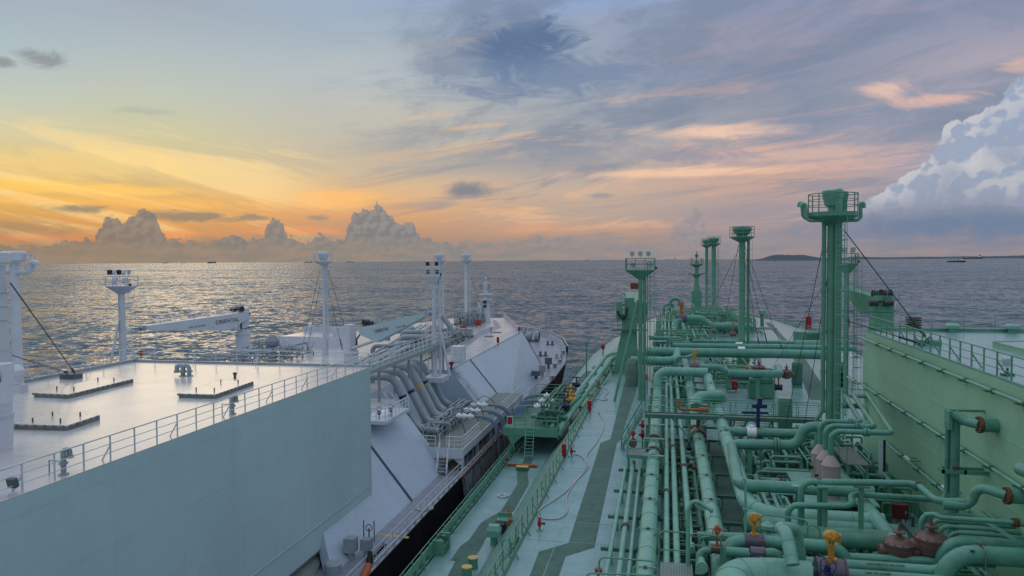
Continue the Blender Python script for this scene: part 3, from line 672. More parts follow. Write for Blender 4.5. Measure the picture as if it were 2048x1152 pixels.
# --- gooseneck vents
def gooseneck(label, base, h, r, dirx, mat='grey', group='gooseneck vents on the white raised deck', twin=False):
    q = Vector(base); t = thing('gooseneck_vent', label, 'vent', q, group)
    for k in ((0,) if not twin else (0,1)):
        o = q+V(k*r*3.4,0,0); d = Vector(dirx)
        MB().tube(bend([o, o+V(0,0,h), o+V(0,0,h)+d*r*3.2, o+V(0,0,h-r*2.6)+d*r*3.2], r*1.55), r, 12).build('bent_pipe', mat, t)
        MB().cyl(o+V(0,0,h*.42), o+V(0,0,h*.42+.1), r*1.6).cyl(o, o+V(0,0,.05), r*1.9).build('flange', mat, t)
        MB().cyl(o+V(0,0,h-r*3.4)+d*r*3.2, o+V(0,0,h-r*2.3)+d*r*3.2, r*1.4).build('vent_mouth', mat, t)
    return t
gooseneck('double gooseneck vent standing by the front railing of the white deck', W(366,752,z=BT), .75, .15, (-1,0,0), 'grey', twin=True)
for px_,py_,lab in ((174,952,'gooseneck vent leaning at the near railing, left of the blue grey wall top'),(482,829,'gooseneck vent at the near railing, right of the right hatch')):
    t = gooseneck(lab, W(px_,py_,x=-22.7) if False else V(-22.75, W(px_,py_,z=BT).y, BT), .95, .10, (.35,.6,0), 'grey')
    q = LOC[t.name]; MB().tube([q+V(-.1,-.1,.55), q+V(-.55,-.1,.55), q+V(-.55,-.1,0)], .03, 6).build('bracket', 'grey', t)
q = W(62,1000,z=BT)
for k, (dx_, lab) in enumerate(((-.18,'dark square floodlight back at the lower left railing, left one of two'),(.32,'dark square floodlight back at the lower left railing, right one of two'))):
    t = thing('floodlight', lab, 'light', (-22.75+dx_*.8, q.y+dx_, BT), 'pair of small floodlights at the lower left railing'); o = LOC[t.name]
    MB().box(o+V(0,0,.45),(.34,.16,.34), rx=.25).build('housing','grey_dark',t); MB().cyl(o,o+V(0,0,.3),.04).box(o+V(0,0,.05),(.2,.2,.1)).build('bracket','white',t)

# --- masts
def vent_head(t, c, r, mat):
    MB().lathe(c, [(r*.62,0),(r*.62,.25),(r*.82,.32),(r,.9),(r*.96,1.15),(r*.8,1.3),(0,1.32)], 20).build('vent_head', mat, t)
def vent_mast(label, base, ztop, r, pr, mat, extra=True, guys=(), group=None, lad=(1,0,0), head=None, rails=1.25):
    base = Vector(base); t = thing('vent_mast', label, 'mast', base, group); h = ztop-base.z
    up = V(0,0,1)
    b = MB(); b.tube([base, base+up*(h*.12), base+up*(h*.15), base+up*(h-rails)], [r*1.45, r*1.45, r, r*.92], 20)
    b.cyl(base, base+up*.12, r*2.0); b.build('mast_tube', mat, t)
    b = MB()
    for k in range(1,9): b.cyl(base+up*(h*k/9.), base+up*(h*k/9.+.06), r*1.04 if k > 1 else r*1.5)
    b.build('weld_rings', mat, t)
    if extra: MB().tube([base+V(r*1.9,0,0), base+V(r*1.9,0,h-rails)], r*.42, 10).build('vent_line', mat, t)
    pf = base+up*(h-rails)
    b = MB(); b.lathe(pf+up*-.75, [(r,0),(r*1.1,.05),(pr,.62),(pr,.75),(0,.76)], 8, smooth=False); b.build('platform', mat, t)
    ring_rail(t, pf, pr*.97, rails*.78, mat, 8, .03)
    vent_head(t, pf, head or r*1.9, mat)
    ladder('', base+Vector(lad)*(r+.3)+up*1, base+Vector(lad)*(r+.3)+up*(h-rails), (lad[1],-lad[0],0) if True else 0, .42, mat, Vector(lad)*.55, parent=t, r=.022)
    for a, e in guys: guy(t, Vector(a), Vector(e))
    return t
def lamp(t, c, yaw, tilt, mat, sz=.6, glass='lens'):
    """one floodlight with housing and front pane; yaw = direction it faces"""
    c = Vector(c); d = V(math.sin(yaw)*math.cos(tilt), math.cos(yaw)*math.cos(tilt), -math.sin(tilt)); a1, a2 = frame(d)
    b = MB(); s = sz/2
    def rg(k, dd): return [c+d*dd+a1*(sx*s*k)+a2*(sy*s*k) for sx,sy in ((-1,-1),(1,-1),(1,1),(-1,1))]
    A, B, C_ = rg(.55,-sz*.32), rg(1,0), rg(1,sz*.12)
    b.add(A+B+C_, [(3,2,1,0)]+[(i,(i+1)%4,4+(i+1)%4,4+i) for i in range(4)]+[(4+i,4+(i+1)%4,8+(i+1)%4,8+i) for i in range(4)]+[(8,9,10,11)])
    b.tube([c-V(0,0,sz*.85), c-V(0,0,sz*.3)], .04, 6)
    f = b.build('floodlight', mat, t)
    q = [c+d*(sz*.125)+a1*(sx*s*.88)+a2*(sy*s*.88) for sx,sy in ((-1,-1),(1,-1),(1,1),(-1,1))]
    MB().slab(q, -d*.01).build('glass', glass, f)
def flood_mast(label, base, zplat, r, w, mat, lamps, braces=(), lad=(1,0,0), group=None, taper=True, col2=None, box_h=1.15, extras=True):
    base = Vector(base); t = thing('light_mast', label, 'mast', base, group); up = V(0,0,1); h = zplat-base.z
    MB().tube([base, base+up*(h-.3)], [r*1.15, r], 16).cyl(base, base+up*.15, r*1.8).build('mast_tube', mat, t)
    if col2 is not None: MB().tube([base+Vector(col2), base+Vector(col2)+up*(h-.5)], r*.7, 12).build('side_tube', mat, t)
    pf = base+up*h
    b = MB(); a = w/2; q = [V(-a,-a*.6,0),V(a,-a*.6,0),V(a,a*.6,0),V(-a,a*.6,0)]; lo = [V(-r*1.3,-r,-.9),V(r*1.3,-r,-.9),V(r*1.3,r,-.9),V(-r*1.3,r,-.9)]
    vs = [pf+v for v in lo]+[pf+v for v in q]+[pf+v+up*.1 for v in q]
    b.add(vs, [(3,2,1,0)]+[(i,(i+1)%4,4+(i+1)%4,4+i) for i in range(4)]+[(4+i,4+(i+1)%4,8+(i+1)%4,8+i) for i in range(4)]+[(8,9,10,11)]); b.build('platform', mat, t)
    b = MB(); cs = [pf+v*.98+up*.1 for v in q]
    for k in (.5,1.): b.tube([c+up*box_h*k for c in cs]+[cs[0]+up*box_h*k], .045, 6)
    for c in cs: b.tube([c, c+up*box_h], .06, 6)
    for k in (-.33,.33): b.tube([pf+V(a*k,-a*.6,.1), pf+V(a*k,-a*.6,.1+box_h)], .04, 6)
    b.build('guard_rail', mat, t)
    for (lx, lz, yaw, tilt, sz, gl) in lamps: lamp(t, pf+V(lx*a, -a*.5 if lz < box_h else -a*.3, lz), yaw, tilt, mat, sz, gl)
    for p in braces: MB().tube([Vector(p[0]), Vector(p[1])], .14, 10).build('brace', mat, t)
    L = Vector(lad); ladder('', base+L*(r+.5)+up*.5, base+L*(r+.5)+up*(h+.9), (L.y,-L.x,0), .5, mat, L*.7, parent=t, r=.03)
    if extras: MB().sphere(pf+V(a*1.05,-a*.4,.25), .17, 10).build('horn_speaker', 'glass', t)
    return t
q1 = W(-2,900,z=BT)
t = thing('vent_mast', 'thick white double vent mast with round drum heads at the left edge of the picture', 'mast', q1)
def zat(py, Y, px=0): return W(px,py,y=Y).z
Y1 = q1.y; r1 = .56; zt = zat(540, Y1)
b = MB(); b.tube([q1, V(q1.x,Y1,zat(832,Y1))], [.52,.60], 24).cyl(V(q1.x,Y1,zat(832,Y1)), V(q1.x,Y1,zat(826,Y1)), .64, n=24).tube([V(q1.x,Y1,zat(826,Y1)), V(q1.x,Y1,zt+.2)], [.56,.46], 24)
for py_ in (585,613,640,700,760): b.cyl(V(q1.x,Y1,zat(py_,Y1)), V(q1.x,Y1,zat(py_,Y1)+.04), .545, n=24)
b.build('mast_tube', 'white', t)
MB().lathe(V(q1.x,Y1,zat(527,Y1)-.05), [(.5,0),(.66,.1),(.66,.5),(.6,.56),(0,.56)], 24).build('vent_head', 'white_clean', t)
q2 = W(36,772,z=BT); Y2 = q2.y
b = MB(); b.tube([q2, V(q2.x,Y2,zat(525,Y2))], [.36,.27], 20).build('rear_tube', 'white', t)
MB().lathe(V(q2.x,Y2,zat(528,Y2)), [(.3,0),(.5,.12),(.72,.25),(.72,.75),(.6,.86),(0,.86)], 8, smooth=False).build('rear_vent_head', 'white_clean', t)
b = MB(); w_ = lambda x,y: W(x,y,y=Y2); b.tube(bend([w_(4,543),w_(60,545),w_(61,523),w_(74,526),w_(74,530)], .35), .19, 12); b.build('gooseneck', 'white', t)
b = MB()
for xx in (50,61,69): b.tube([w_(xx,509),w_(xx,541)], .05, 6)
for yy in (509,519,531): b.tube([w_(30,yy),w_(69,yy)], .04, 6)
b.tube([w_(0,541),w_(70,541)], .09, 6); b.build('guard_rail', 'white', t)
an = W(140,757,z=BT)
MB().bb(an.x-.5,an.x+.7,an.y-.4,an.y+.4,BT,BT+.35).build('anchor_block', 'grey_dark', t)
guy(t, W(21,566,y=Y1), V(an.x+.4,an.y,BT+.4), r=.035); guy(t, W(26,711,y=Y1+1), V(an.x-.2,an.y,BT+.4), r=.03)
b = MB(); c = W(6,760,y=Y1-1.2); b.box(c, (.62,.5,1.3)); b.cyl(c+V(0,-.1,.7), c+V(0,-.1,-.9), .42)
bx = b.build('winch_box', 'white_clean', t)
b = MB()
for k in range(3): b.tube(bend([c+V(-.15,-.3,.65), c+V(.0+k*.08,-.55,.75-k*.05), c+V(.2+k*.07,-.5,.3), c+V(.18+k*.07,-.45,.0)], .2), .03, 6)
for k in range(2): b.tube(bend([c+V(-.3,-.6,-.35-k*.1), c+V(.05,-.6,-.35-k*.1), c+V(.1,-.6,-.75), c+V(-.3,-.6,-.8)], .15), .028, 6)
b.build('black_cables', 'black', t)
b = MB(); c = W(34,748,y=Y2-2.); b.lathe(c, [(.3,-.5),(.45,0),(.45,.25),(.2,.55),(0,.6)], 14); b.bb(c.x-.5,c.x+.5,c.y-.3,c.y+.3,BT,BT+.5)
tag(b.build('capstan', 'white', org=(c.x,c.y,BT)), 'squat white capstan at the foot of the thick left mast', 'capstan')

fl = flood_mast('white floodlight mast with side ladder left of the long crane jib', (W(247,700,y=80).x, 80, WT), zat(573,80,245), .28, 3.1, 'white',
  [(-.8,1.75,2.6,.1,.62,'glass'),(-.38,1.75,.4,.3,.6,'lens'),(.05,1.75,2.9,.1,.62,'glass'),(.45,1.75,.2,.3,.6,'lens'),(.9,1.75,1.4,.1,.55,'lens'),(-.2,.75,.2,.2,.7,'lens'),(.62,.75,.3,.2,.62,'lens')],
  braces=[(W(240,635,y=80), W(219,735,y=79))], lad=(1,-.15,0), col2=(-.6,.3,0))
vent_mast('white guyed vent mast rising behind the white deckhouse', (W(650,715,y=100).x,100,WT), zat(507,100,648)+.2, .26, 1.4, 'white', guys=[(W(656,540,y=100), W(700,690,y=96)),(W(640,540,y=100), W(600,715,y=100)),(W(640,570,y=100),W(612,712,y=103)),(W(656,580,y=100), W(685,700,y=100))], head=.78)
vent_mast('white vent mast seen just behind the four lamp floodlight mast', (W(880,656,y=143).x,143,WT), zat(508,143,877), .36, 1.25, 'white', head=.85)
vent_mast('farthest white vent mast, right of the four lamp mast', (W(933,648,y=150).x,150,WT), zat(508,150,932), .36, 1.15, 'white', head=.8, guys=[(W(938,545,y=150),W(972,640,y=160))])
X5 = W(870,760,y=84)
flood_mast('white floodlight mast with four dark lamps at the edge of the bright sloping side', (X5.x,84,WT), zat(553,84,868), .24, 1.75, 'white',
  [(-.75,1.5,3.0,.15,.5,'glass'),(.5,1.5,3.2,.15,.5,'glass'),(-.6,.55,3.0,.15,.5,'glass'),(.65,.55,3.2,.15,.5,'glass')],
  braces=[(W(876,640,y=84), W(900,752,y=84))], lad=(-1,-.2,0), col2=(.55,.3,0), box_h=.9)
b = MB(); b.bb(X5.x-1,X5.x+1.3,82.6,85.4,21.9,22.45); t_ = b.build('mast_seat', 'white', bpy.data.objects[-1] if False else None, org=(X5.x,84,22))
tag(t_, 'boxy white foot under the four lamp floodlight mast', 'pedestal')
# foremast
q = V(W(972,640,y=158).x,158,WT); t = thing('foremast', 'white foremast with lattice panel and round top lamp on the bow of the white ship', 'mast', q)
z_ = lambda py: zat(py,158,972)
MB().tube([q, V(q.x,158,z_(600)), V(q.x,158,z_(562))], [1.0,.7,.42], 12).build('mast_tube', 'white', t)
MB().tube([V(q.x-1.1,157,WT), V(q.x-1.1,157,z_(605))], .42, 10).build('side_tube', 'white_clean', t)
b = MB()
for py_ in (590,600): b.bb(q.x-1.4,q.x+1.4,157,159,z_(py_),z_(py_)+.12)
b.build('platform', 'white', t)
b = MB()
for py_ in (604,612): b.bb(q.x-.35,q.x+.45,156.8,156.9,z_(py_)-.25,z_(py_)+.25)
b.build('dark_panels', 'glass', t)
for sx in (-1,1): 
    for py_ in (570,576): MB().cyl(V(q.x+sx*.9,157.6,z_(py_)), V(q.x+sx*.9,157.2,z_(py_)), .32, n=10).build('navigation_lamp', 'grey', t)
MB().sphere(V(q.x,158,z_(557)), .22, 10).build('top_lamp', 'frost', t)
ladder('', V(q.x+1.6,157,WT), V(q.x+1.6,157,z_(590)), (1,0,0), .5, 'white', None, parent=t, r=.03)

# --- cranes
def crane(label, base, rped, zped, jib, root_h, tip_h, jw, mat, house=None, group='deck cranes', walk=True, jibmat=None, word=None, wpos=None, rams=True, tophouse=True, mf=.24):
    """pedestal, slewing house, tapering box jib from jib[0] to jib[1]"""
    base = Vector(base); t = thing('deck_crane', label, 'crane', base, group); c = V(base.x, base.y, zped)
    MB().cyl(base, c, rped, n=24).cyl(c-V(0,0,.5), c-V(0,0,.3), rped*1.12, n=24).build('pedestal', mat, t)
    a, e = Vector(jib[0]), Vector(jib[1]); d = (e-a).normalized(); hd = V(d.x,d.y,0).normalized(); sd_ = V(-hd.y,hd.x,0)*jw/2
    hs = MB(); ztop = a.z+root_h*.2
    w0 = rped*.62
    q = [c+hd*w0*.9+sd_.normalized()*w0, c+hd*w0*.9-sd_.normalized()*w0, c-hd*w0*.9-sd_.normalized()*w0, c-hd*w0*.9+sd_.normalized()*w0]
    vs = q+[V(p.x,p.y,ztop) - (hd*.15 if True else 0) for p in q]
    hs.add(vs, [(3,2,1,0),(4,5,6,7)]+[(i,(i+1)%4,4+(i+1)%4,4+i) for i in range(4)]); hs.build('crane_house', mat, t)
    up = d.cross(V(-hd.y,hd.x,0)); up = up if up.z > 0 else -up
    m = a.lerp(e,mf); j = MB()
    secs = [(a, root_h*.35),(m, root_h),(e, tip_h)]
    vs = []
    for p, hh in secs: vs += [p+sd_, p-sd_, p-sd_-up*hh, p+sd_-up*hh]
    j.add(vs, [(0,1,2,3),(11,10,9,8)]+[(k*4+i, k*4+4+i, k*4+4+(i+1)%4, k*4+(i+1)%4) for k in range(2) for i in range(4)])
    jb = j.build('jib', jibmat or mat, t)
    b = MB(); b.cyl(e+sd_*1.1-up*tip_h*.4, e-sd_*1.1-up*tip_h*.4, .30, n=12); hk = b.build('tip_sheave', 'grey', jb)
    b = MB(); b.tube([e+d*.2-up*tip_h*.3, e+d*.2-V(0,0,3.2)], .03, 5); b.box(e+d*.2-V(0,0,3.5), (.35,.25,.7)); b.torus(e+d*.2-V(0,0,4.0), (0,1,0), .16, .05, 10, 5); b.build('hook', 'orange', t)
    if rams:
        b = MB()
        for sg in (-.6,.6): b.tube([c+hd*w0+sd_*sg+V(0,0,.3), a.lerp(e,.22)+sd_*sg-up*root_h*.85], .16, 8)
        b.build('luffing_ram', mat, t)
    if walk:
        b = MB(); N = 14
        for k in range(N+1):
            p = a.lerp(e,.12+.86*k/N)+sd_*.95; b.tube([p,p+V(0,0,.75)], .02, 5)
        for zz_ in (.4,.75): b.tube([a.lerp(e,.12)+sd_*.95+V(0,0,zz_), e.lerp(a,.02)+sd_*.95+V(0,0,zz_)], .02, 5)
        b.build('jib_railing', mat, t)
    if tophouse:
        p = a.lerp(e,.08)+V(0,0,.1)
        b = MB(); b.cyl(p+sd_*.8+V(0,0,.45), p-sd_*.8+V(0,0,.45), .42, n=14).cyl(p+hd*1.1+sd_*.8+V(0,0,.4), p+hd*1.1-sd_*.8+V(0,0,.4), .34, n=14); b.build('winch_drum', 'glass', t)
        b = MB(); 
        for sg in (-1,1): b.tube([p-hd*1.0+sd_*sg, p-hd*1.0+sd_*sg+V(0,0,1), p+hd*2.2+sd_*sg+V(0,0,1), p+hd*2.2+sd_*sg], .03, 5)
        b.build('winch_guard', mat, t)
    b = MB(); b.tube(bend([a-up*.2+sd_*1.1, c+hd*w0+sd_*1.2+V(0,0,(a.z-c.z)*.5), c+hd*w0*1.15+sd_+V(0,0,.3), c-hd*w0+sd_*1.1+V(0,0,.5)], .4), .10, 8); b.build('hydraulic_hose', 'black', t)
    if word:
        nn = -V(-hd.y,hd.x,0) if V(-hd.y,hd.x,0).y > 0 else V(-hd.y,hd.x,0)
        rt = d if nn.cross(V(0,0,1)).dot(d) < 0 else -d
        o = a.lerp(e, wpos[0]) - up*wpos[1] + nn*(jw/2)
        text_mesh(word, wpos[2], o, rt, up if rt.cross(up).dot(nn) > 0 else up, 'text', jb, .02)
        text_mesh('SWL 10T-4~20M', wpos[2]*.42, o+(rt*wpos[3]), rt, up, 'text', jb, .02)
    return t
Y = 100
crane('white deck crane with its jib laid to the left onto the floodlight mast', (W(487,714,y=Y).x,Y,WT), 1.05, zat(662,Y,487), [W(496,623,y=Y),W(284,652,y=86)], 2.3, .55, 1.1, 'white', walk=True, word='ORIENTAL', wpos=(.36,1.15,.8,-3.9))
Y = 92
crane('white deck crane with its jib laid to the right against the four lamp mast', (W(702,722,y=Y).x,Y,WT), .95, zat(700,Y,700), [W(722,656,y=Y),W(858,624,y=86)], 2.3, .35, .9, 'white', walk=False, jibmat='block_side', word='ORIENTAL', wpos=(.24,1.1,.6,4.2))
q = W(735,820,y=86)
# --- deckhouse, fans, lockers
q = W(562,718,y=108); tdh = thing('deckhouse', 'low white deckhouse with raised rear rim behind the guyed white mast', 'deckhouse', (q.x,108,WT))
xa, xb = W(560,700,y=108).x, W(668,700,y=108).x; zt = zat(673,108,560)
MB().bb(xa,xb,108,116,WT,zt).build('walls', 'white_clean', tdh)
b = MB(); b.bb(xa,xb,115.8,116,zt,zt+.9).bb(xb-.2,xb,108,115.8,zt,zt+1.4).build('parapet', 'white', tdh)
MB().bb(xa+.3,xb-.3,108.3,115.7,zt,zt+.03).build('roof', 'deck_white', tdh)
def mushroom(label, c, r, h, mat, capmat=None, group='mushroom ventilators'):
    t = thing('mushroom_ventilator', label, 'ventilator', c, group)
    MB().cyl(c, Vector(c)+V(0,0,h*.55), r*.62, n=16).build('trunk', mat, t)
    MB().lathe(Vector(c)+V(0,0,h*.5), [(r*.7,0),(r,h*.06),(r,h*.22),(r*.62,h*.42),(r*.3,h*.5),(0,h*.5)], 18).build('cap', capmat or mat, t); return t
mushroom('large grey mushroom ventilator left of the white deckhouse', V(W(545,716,y=96).x,96,WT), 1.0, 3.3, 'grey', 'deck_grey')
mushroom('small pale ventilator on the roof of the white deckhouse', V(W(621,668,y=112).x,112,zt), .5, 1.8, 'white')
def redbox(label, px, py, z, w, h, Yo=None, mat='red', group='red fire hose boxes'):
    q = W(px,py,z=z); t = thing('fire_hose_box', label, 'box', q, group)
    b = MB(); b.box(q+V(0,0,h*.62), (w,w*.55,h*.76)); b.build('cabinet', mat, t)
    b = MB(); 
    for sx in (-.42,.42): b.box(q+V(sx*w,0,h*.12), (.06,w*.4,h*.25))
    b.build('legs', 'grey', t); b = MB().box(q+V(0,-w*.29,h*.62), (w*.82,.03,h*.6)).build('door', mat, t); MB().box(q+V(w*.3,-w*.31,h*.62),(.05,.04,.18)).build('handle','grey',b); return t
redbox('red fire box on legs beside the pipes, below the right white crane jib', 777,712, WT, .95, 1.3)
redbox('red fire box close to the right side of the four lamp mast', 890,686, WT, .9, 1.5)
redbox('small red fire box left of the farthest white vent mast foot', 927,662, WT, 1.0, 1.0)
redbox('small red fire box right of the farthest white vent mast', 957,654, WT, 1.0, 1.4)
q = W(917,724,z=WT); t = thing('deck_locker', 'tall white cabinet standing on the white trunk deck right of the four lamp mast', 'cabinet', q)
MB().box(q+V(0,0,1.1),(1.7,1.5,2.1)).build('cabinet','white_clean',t)
for sx in (-.35,.35): 
    d_ = MB().box(q+V(sx,-.77,1.1),(.6,.04,1.7)).build('door','white',t); MB().box(q+V(sx+.2,-.8,1.1),(.06,.05,.2)).build('handle','grey_dark',d_)
q = W(871,716,z=WT); t = thing('storage_tank', 'grey brown cylindrical tank behind the foot of the four lamp mast', 'tank', q); MB().lathe(q,[(.7,0),(.7,2.2),(.9,2.4),(.9,3.0),(.5,3.5),(0,3.6)],18).build('tank_body','silencer',t)
for i,(px_,py_,w_,h_,lab) in enumerate(((830,690,2.2,2.0,'round grey drum tank among the white ship pipes left of the four lamp mast'),)):
    q = W(px_,py_,z=WT); t = thing('drum_tank', lab, 'tank', q); MB().lathe(q,[(w_*.5,0),(w_*.5,h_*.85),(w_*.42,h_),(0,h_*1.02)],18).build('tank_body','grey',t)
for i,(px_,py_,w_,h_,lab) in enumerate(((908,672,2.6,1.4,'grey machinery box left of the small red fire boxes, left one'),(925,674,3.4,1.5,'wider grey machinery box left of the small red fire boxes, right one'))):
    q = W(px_,py_,z=WT); t = thing('machinery_box', lab, 'cabinet', q); MB().box(q+V(0,0,h_*.6),(w_,1.6,h_*.8)).build('cabinet','grey',t); MB().box(q+V(0,0,h_*.1),(w_*1.1,1.8,.2)).build('skid','grey_dark',t)
# pipes on the far white trunk deck
GP = 'pipes on the white trunk deck'
def lpipe(label, p0, p1, z, r, mat='grey', mid=(), **kw): 
    return pipe(label, [W(*p0,z=z)]+[W(*m_,z=z) for m_ in mid]+[W(*p1,z=z)], r, mat, **kw)
kw = dict(group=GP, rings=4.)
lpipe('grey pipe run along the white trunk deck, nearest the left crane, foremost of the bundle', (742,728),(868,650),24.2,.34,**kw)
lpipe('grey pipe run beside the foremost one on the white trunk deck', (760,728),(876,652),24.1,.26,**kw)
lpipe('thin grey pipe third from the left in the white ship pipe bundle', (725,728),(852,650),24.3,.2,**kw)
lpipe('thin grey pipe on the left flank of the white ship pipe bundle', (712,728),(842,650),24.5,.16,**kw)
for i,(x0,x1,py_,z_0,r_,lab) in enumerate(((802,858,674,25.0,.42,'thick grey cross pipe just left of the four lamp mast, lower of two'),(804,860,664,25.3,.36,'thick grey cross pipe just left of the four lamp mast, upper of two'),(775,800,662,25.2,.4,'short thick grey elbow behind the right crane jib'),(745,780,692,24.6,.3,'grey cross pipe under the right crane jib'))):
    A_ = W(x0,py_,z=z_0); B_ = W(x1,py_,y=A_.y); B_.z = A_.z; pipe(lab, [A_-V(.0,0,1.5),A_,B_,B_+V(.3,5,0)], r_, 'grey', group=GP, rings=2.5)
pipe('grey pipe slanting down to the deck right of the four lamp mast', [W(884,632,y=110),W(902,655,y=110),W(901,672,y=110)], .42, 'grey', group=GP)
rnd = random.Random(11)
def clutter(label, x0, x1, y0, y1, z, n_, mat, hmax=1.6, seed=1, name='pipe_manifold', group=None, mats=None):
    """a manifold of small crossing pipes, valves and posts on one bed frame: one welded assembly"""
    rd = random.Random(seed); t = thing(name, label, 'pipework', ((x0+x1)/2,(y0+y1)/2,z), group)
    b = MB()
    for k in range(max(2,int((y1-y0)/3))+1):
        yy = y0+(y1-y0)*k/max(2,int((y1-y0)/3)); b.box(((x0+x1)/2,yy,z+.5),(x1-x0,.14,.14))
        for xx in (x0,(x0+x1)/2,x1): b.box((xx,yy,z+.22),(.12,.12,.46))
    for xx in (x0,(x0+x1)/2,x1): b.box((xx,(y0+y1)/2,z+.5),(.1,y1-y0+.1,.1))
    b.build('bed_frame', mats[1] if mats else mat, t)
    for k in range(min(n_,90)):
        b = MB()
        r = rd.choice((.05,.07,.09,.13)); zz_ = z+.65+rd.random()*hmax*.6
        if rd.random() < .5:
            xx = rd.uniform(x0,x1); ya, yb = sorted((rd.uniform(y0,y1), rd.uniform(y0,y1))); yb += .8
            b.tube(bend([(xx,ya,z+.2),(xx,ya,zz_),(xx,yb,zz_),(xx+rd.uniform(-1,1),yb,zz_),(xx+rd.uniform(-1,1),yb,z+.3)], r*2.5), r, 8)
        else:
            yy = rd.uniform(y0,y1); xa, xb = sorted((rd.uniform(x0,x1), rd.uniform(x0,x1))); xb += .6
            b.tube(bend([(xa,yy,z+.2),(xa,yy,zz_),(xb,yy,zz_),(xb,yy,z+.2)], r*2.5), r, 8)
        b.build('small_pipe', mat, t)
    for k in range(n_//4):
        c = V(rd.uniform(x0,x1), rd.uniform(y0,y1), z+.75+rd.random()*hmax*.4); b = MB()
        b.cyl(c-V(.16,0,0), c+V(.16,0,0), .15, n=10).cyl(c, c+V(0,0,.35), .05, n=6).torus(c+V(0,0,.37),(0,0,1),.16,.02,12,4); b.build('valve', rd.choice(mats[2:]) if mats and len(mats) > 2 else mat, t)
    return t
wm = ['grey','grey_dark','grey','grey_dark','white']
clutter('grey pipe manifold crossing the white trunk deck behind the raised block, right part', -37,-30,60,72,WT,46,'grey',3.2,3,group='small pipe manifolds on the white ship',mats=wm)
clutter('grey pipe manifold on the white deck left of the right crane', -50,-39,60,70,WT,46,'grey',3.4,4,group='small pipe manifolds on the white ship',mats=wm)
clutter('grey pipe manifold on the white trunk deck under the right crane jib', *[W(750,700,z=24).x, W(800,700,z=24).x],96,112,WT,46,'grey',2.6,5,group='small pipe manifolds on the white ship',mats=wm)
clutter('grey pipework among the round drum tank and the four lamp mast', *[W(800,690,z=24).x, W(855,690,z=24).x],108,124,WT,46,'grey',2.6,6,group='small pipe manifolds on the white ship',mats=wm)
clutter('far grey pipework between the two farthest white vent masts', *[W(885,645,z=24).x, W(928,645,z=24).x],146,158,WT,60,'grey',4.5,7,group='small pipe manifolds on the white ship',mats=wm)
clutter('grey pipework at the far left edge of the white trunk, under the left crane', -58,-50,84,100,WT,44,'grey',2.2,8,group='small pipe manifolds on the white ship',mats=wm)
clutter('dark teal manifold just beyond the front railing of the raised deck', -41,-33,57,60,24.2,44,'green_dark',2.0,9,group='small pipe manifolds on the white ship',mats=['green_dark','grey_dark','white','green_dark'])
b = MB(); b.tube(bend([W(905,694,z=WT+.05),W(930,678,z=WT+.05),W(926,673,z=WT+.05),W(905,671,z=WT+.05)], 2.5), .10, 6); tag(b.build('rubber_hose','black',org=W(905,694,z=WT)), 'black hose curling on the white trunk deck near the machinery boxes', 'hose')
b = MB(); b.tube([W(842,724,z=WT+.05),W(870,712,z=WT+.05)], .09, 6); tag(b.build('rubber_hose','black',org=W(842,724,z=WT)), 'short black hose lying left of the four lamp mast foot', 'hose')
# forecastle fittings of the white ship
def bollard(label, c, s=1., mat='grey', group='mooring bitts', capm=None):
    t = thing('mooring_bitts', label, 'bollard', c, group); c = Vector(c)
    MB().box(c+V(0,0,.08*s),(2.2*s,.8*s,.16*s)).build('base_plate', mat, t)
    for sx in (-.6,.6):
        p = MB().lathe(c+V(sx*s,0,.1*s), [(.28*s,0),(.25*s,.8*s),(.33*s,.85*s),(.33*s,.95*s),(0,.95*s)], 14).build('post', mat, t)
    return t
def cabinetpost(label, c, w, h, mat, name='junction_box', group=None):
    c = Vector(c); t = thing(name, label, 'box', c, group); MB().cyl(c, c+V(0,0,h*.5), w*.2).build('post', mat, t); MB().box(c+V(0,0,h*.7),(w,w*.7,h*.6)).build('housing', mat, t); return t
GB = 'fittings on the foredeck of the white ship'
bollard('grey mooring bitts on the white ship foredeck, nearest the bright sloping side', W(1086,712,z=WM), .9, 'grey_dark', GB)
bollard('pair of mooring bitts near the bow railing of the white ship', W(1118,716,z=WM), .8, 'grey', GB)
bollard('mooring bitts at the far side of the white ship foredeck', W(1100,690,z=WM), .9, 'grey_dark', GB)
cabinetpost('grey box on a post at the front foot of the bright sloping side', W(1085,752,z=WM), 1.1, 1.9, 'grey', 'control_box', GB)
cabinetpost('grey box on a post on the foredeck behind the sloping side', W(1097,737,z=WM), 1.2, 2.0, 'grey_dark', 'control_box', GB)
cabinetpost('low open grey cradle box on the side deck below the sloping side', W(1072,757,z=WM), 1.5, 1.3, 'grey_dark', 'control_box', GB)
cabinetpost('small grey box beside the side railing where the saddles begin', W(1011,822,z=WM), 1.0, 1.2, 'grey', 'control_box', GB)
q = W(1056,683,z=WM); t = thing('mooring_winch', 'grey mooring winch with large drums inside the bow bulwark', 'winch', q, GB)
b = MB(); b.bb(q.x-4.5,q.x+2.5,q.y-1.2,q.y+1.2,WM,WM+.4).build('winch_bed', 'grey_dark', t)
for k in range(4): MB().cyl(q+V(-4+k*1.9,0,1.3), q+V(-2.9+k*1.9,0,1.3), 1.15, n=20).build('drum', 'grey', t)
MB().box(q+V(2.3,0,1.3),(1.0,1.5,1.9)).build('gearbox','steelblue',t)
